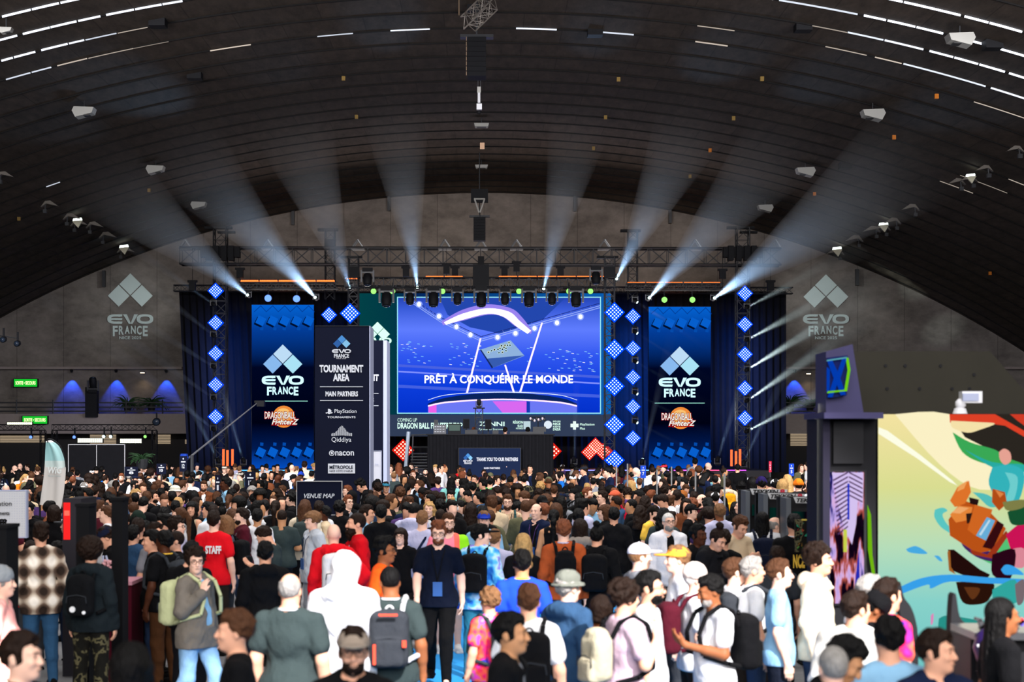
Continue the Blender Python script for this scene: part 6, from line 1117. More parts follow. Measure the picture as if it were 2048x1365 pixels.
for i, (x, y, c) in enumerate(((1873, 193, 'orange'), (1788, 275, 'orange'), (1629, 388, 'orange'), (1420, 301, 'orange'), (1524, 158, 'yellow'), (1467, 237, 'yellow'), (1237, 159, 'yellow'), (1211, 235, 'yellow'), (1187, 297, 'yellow'), (1380, 353, 'yellow'), (687, 157, 'yellow'), (713, 234, 'yellow'), (298, 381, 'yellow'), (38, 438, 'yellow'), (1980, 547, 'orange'))):
    p = hit_vault(x, y); p = Vector((p.x*.99, p.y*.99, CH+(p.z-CH)*.99)); tag(MB().box(p, (.13, .1, .16)).build('marker_box', mat('marker_'+c, lin('c8742c' if c == 'orange' else '8a7040'), .7)), 'tiny %s box fixed under the roof, %s' % (c, ['far right upper', 'far right middle', 'right, above the strong beam', 'right of centre middle', 'upper right of centre', 'right of centre upper', 'centre right top', 'centre right second', 'centre right third', 'right of centre lower', 'centre left top', 'centre left second', 'left beside lamp boxes', 'far left low', 'low right over the roof box'][i]), 'box', 'tiny boxes under the roof')
for x, y in ((1606, 55), (316, 46), (950, 15), (1190, 65), (1985, 90), (390, 152), (1690, 332)): p = hit_vault(x, y); p = Vector((p.x*.995, p.y*.995, CH+(p.z-CH)*.995)); tag(MB().box(p, (.5, .5, .25)).build('roof_vent', M_black), 'small dark vent box under the roof '+{1606: 'at upper right', 316: 'at upper left', 950: 'at top centre', 1190: 'right of top centre', 1985: 'at far upper right', 390: 'left of centre', 1690: 'right side lower'}[x], 'vent', 'dark roof vents')
# hanging line array, cameras and small boxes along the centre line
for (x0, y0, x1, y1, Y, l) in ((935, 73, 972, 152, 46, 'tall black line array speaker hanging near the top centre'), (947, 434, 971, 481, 80, 'black line array speaker hanging far above the stage centre')):
    r = empty('line_array', P((x0+x1)/2, y0, Y), 0, l, 'speaker'); a, b = P(x0, y0, Y), P(x1, y1, Y); n_ = 8; hh = (a.z-b.z)/n_
    for i in range(n_): MB().box(((a.x+b.x)/2, Y+.3, a.z-hh*(i+.5)), (b.x-a.x, .6, hh*.95)).build('cabinet', M_black, r)
    MB().box(((a.x+b.x)/2, Y+.3, a.z+.06), (b.x-a.x+.4, .3, .08)).build('flying_bar', M_dark, r); MB().bar(((a.x+b.x)/2, Y+.3, a.z), ((a.x+b.x)/2, Y+.3, ZC+RV-.2), .03, 5).build('chain', M_dark, r)
    if Y < 60: [MB().box((a.x-.03, Y, a.z-hh*(i+.5)), (.02, .05, hh*.8)).build('edge_strip', mat('warm_edge', lin('8a7460')), r) for i in range(n_)]
r = empty('loose_truss', P(957, 30, 45.5), 0, 'short silver truss section hanging tilted at the top centre', 'truss'); truss_mb(P(980, 5, 45.2), P(936, 48, 46), .38, .38, seg=.22, r=.02).build('frame', mat('bare_aluminium', (.45, .4, .36), .35, metal=.6), r); MB().bar(P(975, 5, 45.3), (P(975, 5, 45.3).x, 45.3, 16), .012, 4).build('sling', M_dark, r)
o = MB().box(P(918, 12, 45.6), (.03, .1, .5)).build('steel_strip', mat('warm_edge', lin('8a7460'))); tag(o, 'thin warm lit steel strip at the very top centre', 'strip')
r = empty('hanging_camera', P(958, 215, 58), 0, 'white security camera on a pole below the line array', 'camera'); MB().bar(P(958, 206, 58), P(958, 182, 58), .05, 8).build('pole', Mpl, r); MB().box(P(958, 180, 58), (.12, .12, .2)).build('joint', M_fix, r); MB().bar(P(956, 182, 58), P(956, 150, 58), .015, 4).bar(P(961, 182, 58), P(961, 150, 58), .015, 4).build('bracket', M_dark, r); MB().box(P(958.5, 214, 58), (.18, .18, .2)).build('housing', Mpl, r); MB().lathe([(.02, -.12), (.07, -.08), (.08, 0)], P(958, 222, 58), 12).build('dome', M_black, r, True)
Mor = mat('peach_box', em=.55, emc=(1, .62, .42)); 
for x0, y0, x1, y1, Y, l in ((957, 153, 967, 160, 52, 'small peach coloured lit box under the hanging line array'), (960, 286, 969, 298, 62, 'small glowing peach box hanging on the centre line')): tag(MB().box(P((x0+x1)/2, (y0+y1)/2, Y), ((x1-x0)*Y/F, .1, (y1-y0)*Y/F)).build('lit_sign_box', Mor), l, 'lamp')
r = empty('hoist_frame', P(959, 395, 80), 0, 'triangular hoist frame above the far line array', 'hoist'); MB().box(P(959, 392, 80), (.8, .3, .62)).build('motor_box', M_black, r); MB().bar(P(949, 398, 79.7), P(958, 425, 79.7), .04, 5).bar(P(969, 398, 79.7), P(960, 425, 79.7), .04, 5).bar(P(948, 398, 79.7), P(970, 398, 79.7), .04, 5).build('frame', M_fix, r); mb = MB(); mb.bar(P(960, 425, 79.8), P(960, 434, 79.8), .02, 5); mb.build('cable', M_black, r)
o = MB().box(P(962, 552, 78.8), (.75, .5, 1.0)).box(P(962, 530, 82), (.3, .3, .8)).build('centre_motor', M_black); tag(o, 'black motor block on the front truss centre', 'motor')
# ------------------------------------------------------------------ people
def back_text(s, col, z=1.30, w=.2, h=.06, front=False, bold=.03, dx=0):
    def f(r, ch, J, b):
        y = (.192+(b-1)*.08) if not front else (-.175-(b-1)*.2)
        t = text(s, 0, 0, 1, 1, 1, cloth_mat(col), None, 'print', bold, q=((w/2-dx, y, z) if not front else (-w/2, y, z), (-w if not front else w, 0, 0), (0, 0, h))); t.parent = r
    return f
def shirt_front(col):
    def f(r, ch, J, b): pass
    f.under = col; return f
def headphones(col):
    def f(r, ch, J, b):
        mb = MB(); pts = [(.088*math.cos(t), .01, .03+.105*math.sin(t)) for t in [math.pi*k/10 for k in range(11)]]
        for a, c in zip(pts, pts[1:]): mb.bar(a, c, .008, 5)
        for sx in (-1, 1): mb.lathe([(.03, -.015), (.035, 0), (.03, .015)], (sx*.088, .01, -.01), 10, Matrix.Rotation(R(90), 3, 'Y'))
        me = mb.mesh('headphones'); me.materials.append(None); ch('headphones', me, cloth_mat(col), headM(J, 0))
    return f
def crossbag(col):
    def f(r, ch, J, b):
        mb = MB(); pts = [(-.1, .03, 1.49), (-.04, .13, 1.36), (.05, .155, 1.2), (.15, .14, 1.05), (.2, .0, .98), (.1, -.14, 1.1), (0, -.14, 1.3), (-.08, -.08, 1.46), (-.1, .03, 1.49)]
        for a, c in zip(pts, pts[1:]): mb.bar(tuple(k*(1.08 if i < 2 else 1) for i, k in enumerate(a)), tuple(k*(1.08 if i < 2 else 1) for i, k in enumerate(c)), .018, 5)
        me = mb.mesh('bag_strap', True); me.materials.append(None); ch('bag_strap', me, cloth_mat(col))
    return f
p = person
# --- nearest rows
p(45, 1271, 75, 'short', 'b', 'tee', 'black', '1', label='large blurred head of dark-haired man facing right, bottom left corner', hi=True)
p(263, 1290, 180, 'bob', 'k', 'hoodie', 'black', '2', label='black silhouette of a dark-haired person at the bottom left')
p(469, 1226, 280, 'short', 'm', 'tee', 'black', '2', label='greying man in black tee facing left, bottom centre left')
p(707, 1262, 5, 'short', 'b', 'hoodie', 'black', '2', hat='cap', hatc='8d8074', glasses=True, beard=1, label='bearded man in beige cap and glasses at the very bottom')
p(1022, 1232, 75, 'short', 'k', 'jacket', 'black', '3', label='black-haired man in black facing right at bottom centre', yaw=0)
p(1665, 1296, 190, 'buzz', 'g', 'tee', 'dark grey', '1', label='large bald head seen from behind, bottom right')
p(1706, 1262, 60, 'short', 'k', 'tee', 'black', '3', pose='down', label='dark-haired man looking down behind the bald head')
p(1777, 1239, 185, 'short', 'k', 'tee', 'light blue', '2', b=1.1, label='person with big black hair and pale tee, strap on back', extra=crossbag('black'))
p(1874, 1266, 20, 'short', 'b', 'jacket', 'navy', '2', b=1.1, yaw=35, label='large dark-haired man at the bottom right facing right')
p(2006, 1200, 95, 'braids', 'k', 'tee', 'black', '4', label='person with dark braids in front of the picture wall')
p(1713, 1188, 150, 'short', 'b', 'jacket', 'pale plaid', '2', b=1.2, label='man with short brown hair in pale plaid shirt, lower right', yaw=-30)
p(1766, 1180, 160, 'buzz', 'k', 'tee', 'black', '4', hat='beanie', hatc='black', yaw=-60, pose='down', Yf=12.2, label='dark-skinned person in black beanie looking down, lower right')
p(1742, 1156, 120, 'short', 'g', 'tee', 'white', '2', label='grey-haired person in front of the picture wall left edge')
p(1776, 1162, 120, 'short', 'b', 'tee', 'multicoloured', '2', label='person in colourful patterned shirt at the picture wall')
p(1638, 1094, 65, 'curly', 'b', 'hoodie', 'cream', '2', H=1.86, label='man with curly hair and beige top facing right in sunlight')
p(1560, 1123, 85, 'short', 'm', 'tee', 'light blue', '1', label='brown-haired man in sunlit light blue shirt facing right')
p(1506, 1118, 100, 'short', 'g', 'tee', 'white', '2', pack='dark grey', label='man with grey brown hair wearing big grey backpack', packlab='big dark grey backpack with cap on man in sunlit white tee')
p(1470, 1121, 110, 'short', 'm', 'tee', 'white', '1', H=1.7, label='short-haired man with red straps between two sunlit heads')
p(1414, 1153, 285, 'short', 'k', 'tee', 'white', '4', beard=3, pack='black', b=1.15, pose='hold', label='bearded dark-skinned man in white tee facing left', packlab='black backpack on the bearded man in white tee')
p(1392, 1133, 100, 'buzz', 'w', 'tee', 'white', '1', hat='beanie', hatc='d8c8c0', pack='maroon', label='sunlit man in pale cap with pinkish red bag', packlab='pinkish maroon bag on the sunlit man in pale cap')
p(1354, 1096, 275, 'short', 'l', 'tee', 'white', '1', hat='cap', hatc='e8953a', H=1.78, label='sunlit person in bright orange cap facing left')
p(1280, 1090, 110, 'buzz', 'l', 'tee', 'grey', '1', hat='cap', hatc='e6e2ec', H=1.8, lan='yellow', label='sunlit person in glowing white cap')
p(1300, 1147, 75, 'short', 'k', 'tee', 'white', '2', glasses=True, beard=1, label='bearded man with glasses in white tee facing right')
p(1252, 1167, 120, 'curly', 'b', 'tee', 'mauve', '2', pack='a59d86', packs=.8, sh='black', pose='strap', label='curly-haired person in mauve tee with cream backpack', packlab='cream and black backpack on the curly-haired person in mauve')
p(1204, 1193, 150, 'bob', 'b', 'long', 'brown', '2', H=1.5, label='small dark brown head left of the mauve tee person')
p(1137, 1148, 135, 'short', 'g', 'hoodie', 'steel blue', '1', hat='bucket', hatc='6d7068', label='person in grey bucket hat and grey blue hoodie')
p(1057, 1173, 180, 'short', 'm', 'tee', 'white', '2', pack='black', label='short brown-haired man in white tee with black backpack', packlab='black backpack on the white tee man at bottom centre')
p(978, 1182, 215, 'curly', 'l', 'tee', 'multicoloured', '2', H=1.5, pack='green grey', packs=.8, label='child with light brown hair in rainbow coloured shirt', packlab='small grey green backpack on the rainbow shirt child')
p(777, 1135, 180, 'buzz', 'k', 'tee', 'green grey', '4', pack='dark grey', sh='white', b=1.1, pose='hold', lan='white', label='man with buzz cut and dark tee wearing striped backpack', packlab='dark grey backpack with white straps and red trim', yaw=15, H=1.78,
  extra=lambda r, ch, J, b: (lambda o: setattr(o, 'parent', LASTPACK[0]))(MB().box((.105, .385, 1.12), (.02, .02, .15)).box((-.12, .385, 1.2), (.03, .02, .05)).box((0, .40, 1.42), (.14, .02, .015)).build('red_trim', mat('red_trim', lin('e84a34')))))
p(691, 1108, 175, 'buzz', 'w', 'hoodie', 'white', '1', hat='hood', hatc='white', H=1.9, b=1.12, pose='phone', label='person in glaring white hooded top lit by the sun')
p(581, 1150, 170, 'fringe', 'g', 'tee', 'green grey', '2', b=1.35, H=1.8, lan='white', label='large balding man in dark grey tee seen from behind', trs='33363b')
# --- second rows
p(392, 1101, 62, 'curly', 'b', 'jacket', '6e675f', '1', glasses=True, pose='strap', pack='b8bd90', b=1.12, trs='7ea6cc', yaw=-42, label='man in glasses and brown grey jacket looking back', packlab='pale green backpack on the man in brown grey jacket', extra=shirt_front('light blue'))
p(182, 1085, 170, 'afro', 'b', 'hoodie', '1b2226', '2', pack='101114', packs=.9, trs='camo', b=1.05, lan='blue', label='person with brown afro and dark hoodie seen from behind', packlab='black backpack with round white badge on the dark hoodie', H=1.74, extra=lambda r, ch, J, b: [setattr(MB().lathe([(rd, 0), (rd, .012)], (x_, .385, z_), 14, Matrix.Rotation(R(-90), 3, 'X')).build('badge', mat('badge_white', (.8, .8, .82), .5)), 'parent', LASTPACK[0]) for x_, z_, rd in ((.03, 1.1, .03), (-.09, 1.07, .018))])
p(81, 1051, 205, 'quiff', 'b', 'jacket', 'brown plaid', '2', trs='2f5070', pose='pocket', H=1.82, label='brown-haired person in brown and white plaid jacket')
p(4, 1139, 95, 'short', 'g', 'tee', 'coral', '1', b=1.2, hat='beanie', hatc='8a8f94', label='person in sunlit pink shirt cut by the left edge')
p(58, 1084, 200, 'long', 'b', 'tee', 'red', '2', b=1.1, Yf=20.6, pose='hold', label='staff member in red tee behind the plaid jacket', extra=back_text('STAFF', 'white', 1.3, .26, .09))
p(8, 1040, 60, 'short', 'k', 'jacket', 'black', '5', glasses=True, pose='point', label='dark-skinned man in glasses at the left edge reaching out')
p(18, 1078, 200, 'short', 'b', 'tank', 'yellow', '2', H=1.5, label='person in a lime high visibility vest behind red staff', b=1.1)
p(116, 1088, 180, 'curly', 'k', 'jacket', 'black', '3', Yf=21.5, label='person with black curly hair between plaid and afro heads')
p(137, 1036, 270, 'short', 'k', 'jacket', 'black', '1', hat='cap', hatc='4c4e52', label='person in dark grey cap facing left by the red cabinet')
p(206, 1052, 275, 'short', 'b', 'jacket', 'black', '2', hat='backcap', hatc='161c30', pose='phone', label='person in navy cap looking down to the left')
p(267, 1054, 165, 'short', 'k', 'jacket', 'steel blue', '2', label='man in blue suit jacket with short black hair', b=1.02)
p(328, 1065, 236, 'short', 'k', 'tee', 'black', '5', glasses=True, pack='dark grey', lan='yellow', trs='4a2f1c', label='dark-skinned man with glasses and yellow lanyard facing left', packlab='dark grey backpack with grey straps behind the yellow lanyard', b=1.08)
p(350, 1064, 285, 'buzz', 'b', 'tee', 'black', '2', b=1.1, label='man with brown buzz cut behind the grey rucksack')
p(428, 1025, 172, 'short', 'b', 'tee', 'red', '1', H=1.84, label='staff member in bright red tee with white letters', extra=back_text('STAFF', 'white', 1.25, .2, .1, bold=.05, dx=.05))
p(384, 1086, 160, 'short', 'k', 'tee', 'black', '2', b=1.3, H=1.72, label='large person in black tee leaning behind the glasses man', pose='hold')
p(447, 1033, 250, 'bob', 'l', 'long', '5b6272', '1', glasses=True, pack='black', label='person in grey blue sweater facing left beside red staff', packlab='black backpack on the grey blue sweater')
p(530, 1087, 185, 'short', 'k', 'hoodie', 'black', '2', b=1.15, label='black-haired person in black hoodie seen from behind', lan='light blue')
p(519, 1050, 255, 'short', 'b', 'tee', 'green grey', '2', pose='down', b=1.1, label='brown-haired man in dark grey tee bending down')
p(625, 1025, 300, 'bowl', 'l', 'jacket', 'b9bfc8', '1', H=1.78, lan='navy', pose='pocket', trs='8c8f96', label='ginger-haired youth in pale grey jacket with lanyard', extra=shirt_front('white'))
p(667, 1050, 190, 'bald', 'b', 'hoodie', 'red', '1', pose='hip', H=1.8, pack='e0dcdc', sh='red', label='bald person in red hoodie with hand on hip', packlab='white and red printed bag on the back of red hoodie')
p(712, 1028, 285, 'buzz', 'b', 'jacket', 'c8101e', '2', beard=2, H=1.9, b=1.12, label='tall man with long dark beard in red jacket')
p(770, 1080, 75, 'quiff', 'k', 'tee', 'orange', '4', glasses=True, H=1.78, b=1.12, label='man with glasses in bright orange top facing right')
p(801, 1058, 350, 'bob', 'b', 'tee', 'black', '1', glasses=True, H=1.62, label='woman with dark bob and glasses in black top')
p(877, 1047, 358, 'quiff', 'r', 'tee', '0b1222', '1', H=1.84, lan='black', beard=1, pose='walk', trs='0c0c0e', shoes='141414', b=1.08, glasses=True, label='ginger-haired man in navy tee walking towards the camera')
p(897, 1030, 10, 'short', 'm', 'tee', 'pink and lime', '1', b=1.4, glasses=True, beard=1, H=1.8, trs='1c4fc8', trk='shorts', shoes='d0d0d0', label='big man in pink and lime shirt behind the walking man')
p(962, 1052, 165, 'short', 'k', 'jacket', 'tie-dye blue', '1', hat='cap', hatc='black', pack='black', H=1.78, yaw=-70, trs='2d6f86', label='person in black cap and tie-dye blue jacket', packlab='black backpack on the tie-dye blue jacket')
p(968, 1026, 5, 'short', 'l', 'jacket', 'light blue', '1', hat='cap', hatc='2038a0', label='person in blue and white cap facing the camera')
p(990, 1062, 165, 'short', 'l', 'tee', 'lavender', '1', b=1.25, H=1.66, label='heavy person in pale lavender tee beside the tie-dye jacket')
p(1044, 1104, 182, 'short', 'k', 'tee', 'blue and red', '3', lan='yellow', b=1.12, H=1.76, label='person in blue and red jersey with yellow collar')
p(1046, 1070, 185, 'long', 'y', 'tee', 'black', '1', H=1.66, label='person with long blond hair seen from behind')
p(1127, 1043, 182, 'short', 'r', 'long', 'rust', '1', b=1.15, H=1.82, pack='black', sh='black', packs=.8, label='man with thinning ginger hair in rust sweater', packlab='black bag on the right side of rust sweater', lan='lavender')
p(1194, 1055, 170, 'bun', 'k', 'jacket', 'black', '2', H=1.74, pack='black', b=1.1, label='person with black bun in black jacket', packlab='black glossy backpack on the black bun person')
p(1160, 1040, 185, 'bob', 'b', 'hoodie', '8a8078', '2', label='person with brown bob hair and grey hood')
p(1157, 1021, 180, 'short', 'k', 'tee', 'dark grey', '2', label='black-haired person behind the brown bob head')
p(1228, 1018, 180, 'short', 'k', 'jacket', '131316', '2', b=1.1, label='short-haired man in plain black jacket back view', pack=None)
p(1337, 1028, 12, 'buzz', 'w', 'jacket', 'e6e4ea', '1', glasses=True, beard=3, H=1.78, b=1.15, label='bald man with glasses in open white jacket', extra=shirt_front('black'))
p(1308, 1014, 45, 'short', 'b', 'tee', 'yellow', '1', hat='cap', hatc='15120c', beard=1, b=1.1, lan='black', label='man in black cap and yellow tee facing right', extra=back_text('KAWA', 'black', 1.2, .2, .08, True))
p(1383, 1011, 60, 'short', 'k', 'tee', 'black', '1', hat='cap', hatc='black', b=1.15, label='man in plain black cap and printed black tee', extra=back_text('FIGHT', 'grey', 1.15, .22, .1, True))
p(1397, 1052, 40, 'short', 'k', 'jacket', 'black', '5', H=1.78, label='dark-skinned person in black facing right near white jacket')
p(1440, 1055, 40, 'bun', 'b', 'hoodie', '16161a', '2', pose='phone', label='person with dark bun in black holding a phone')
p(1524, 1026, 178, 'braids', 'k', 'long', 'white', '4', b=1.2, H=1.82, pack='141a2c', label='person with long black braids in white shirt', packlab='dark navy backpack under the long black braids')
p(1552, 1036, 95, 'fringe', 'g', 'tee', 'lavender', '1', label='balding man in profile beside the long braids')
p(1588, 1032, 185, 'short', 'k', 'tee', 'black', '2', b=1.2, H=1.84, lan='white', label='man in black tee with yellow print on back', extra=back_text('NCE', 'yellow', 1.15, .14, .16, bold=.05))
p(1554, 1097, 175, 'short', 'b', 'tee', 'dark grey', '2', H=1.66, label='low dark brown head behind the sunlit blue shirt')
p(1447, 1062, 185, 'short', 'b', 'tee', 'black', '2', H=1.7, label='short brown head left of the long braids')
p(1525, 1016, 175, 'buzz', 'r', 'tee', 'white', '2', label='ginger head above the long black braids')
p(1483, 1030, 30, 'short', 'm', 'tee', 'beige', '2', pose='phone', H=1.85, label='man in beige tee leaning at the left gaming booth')
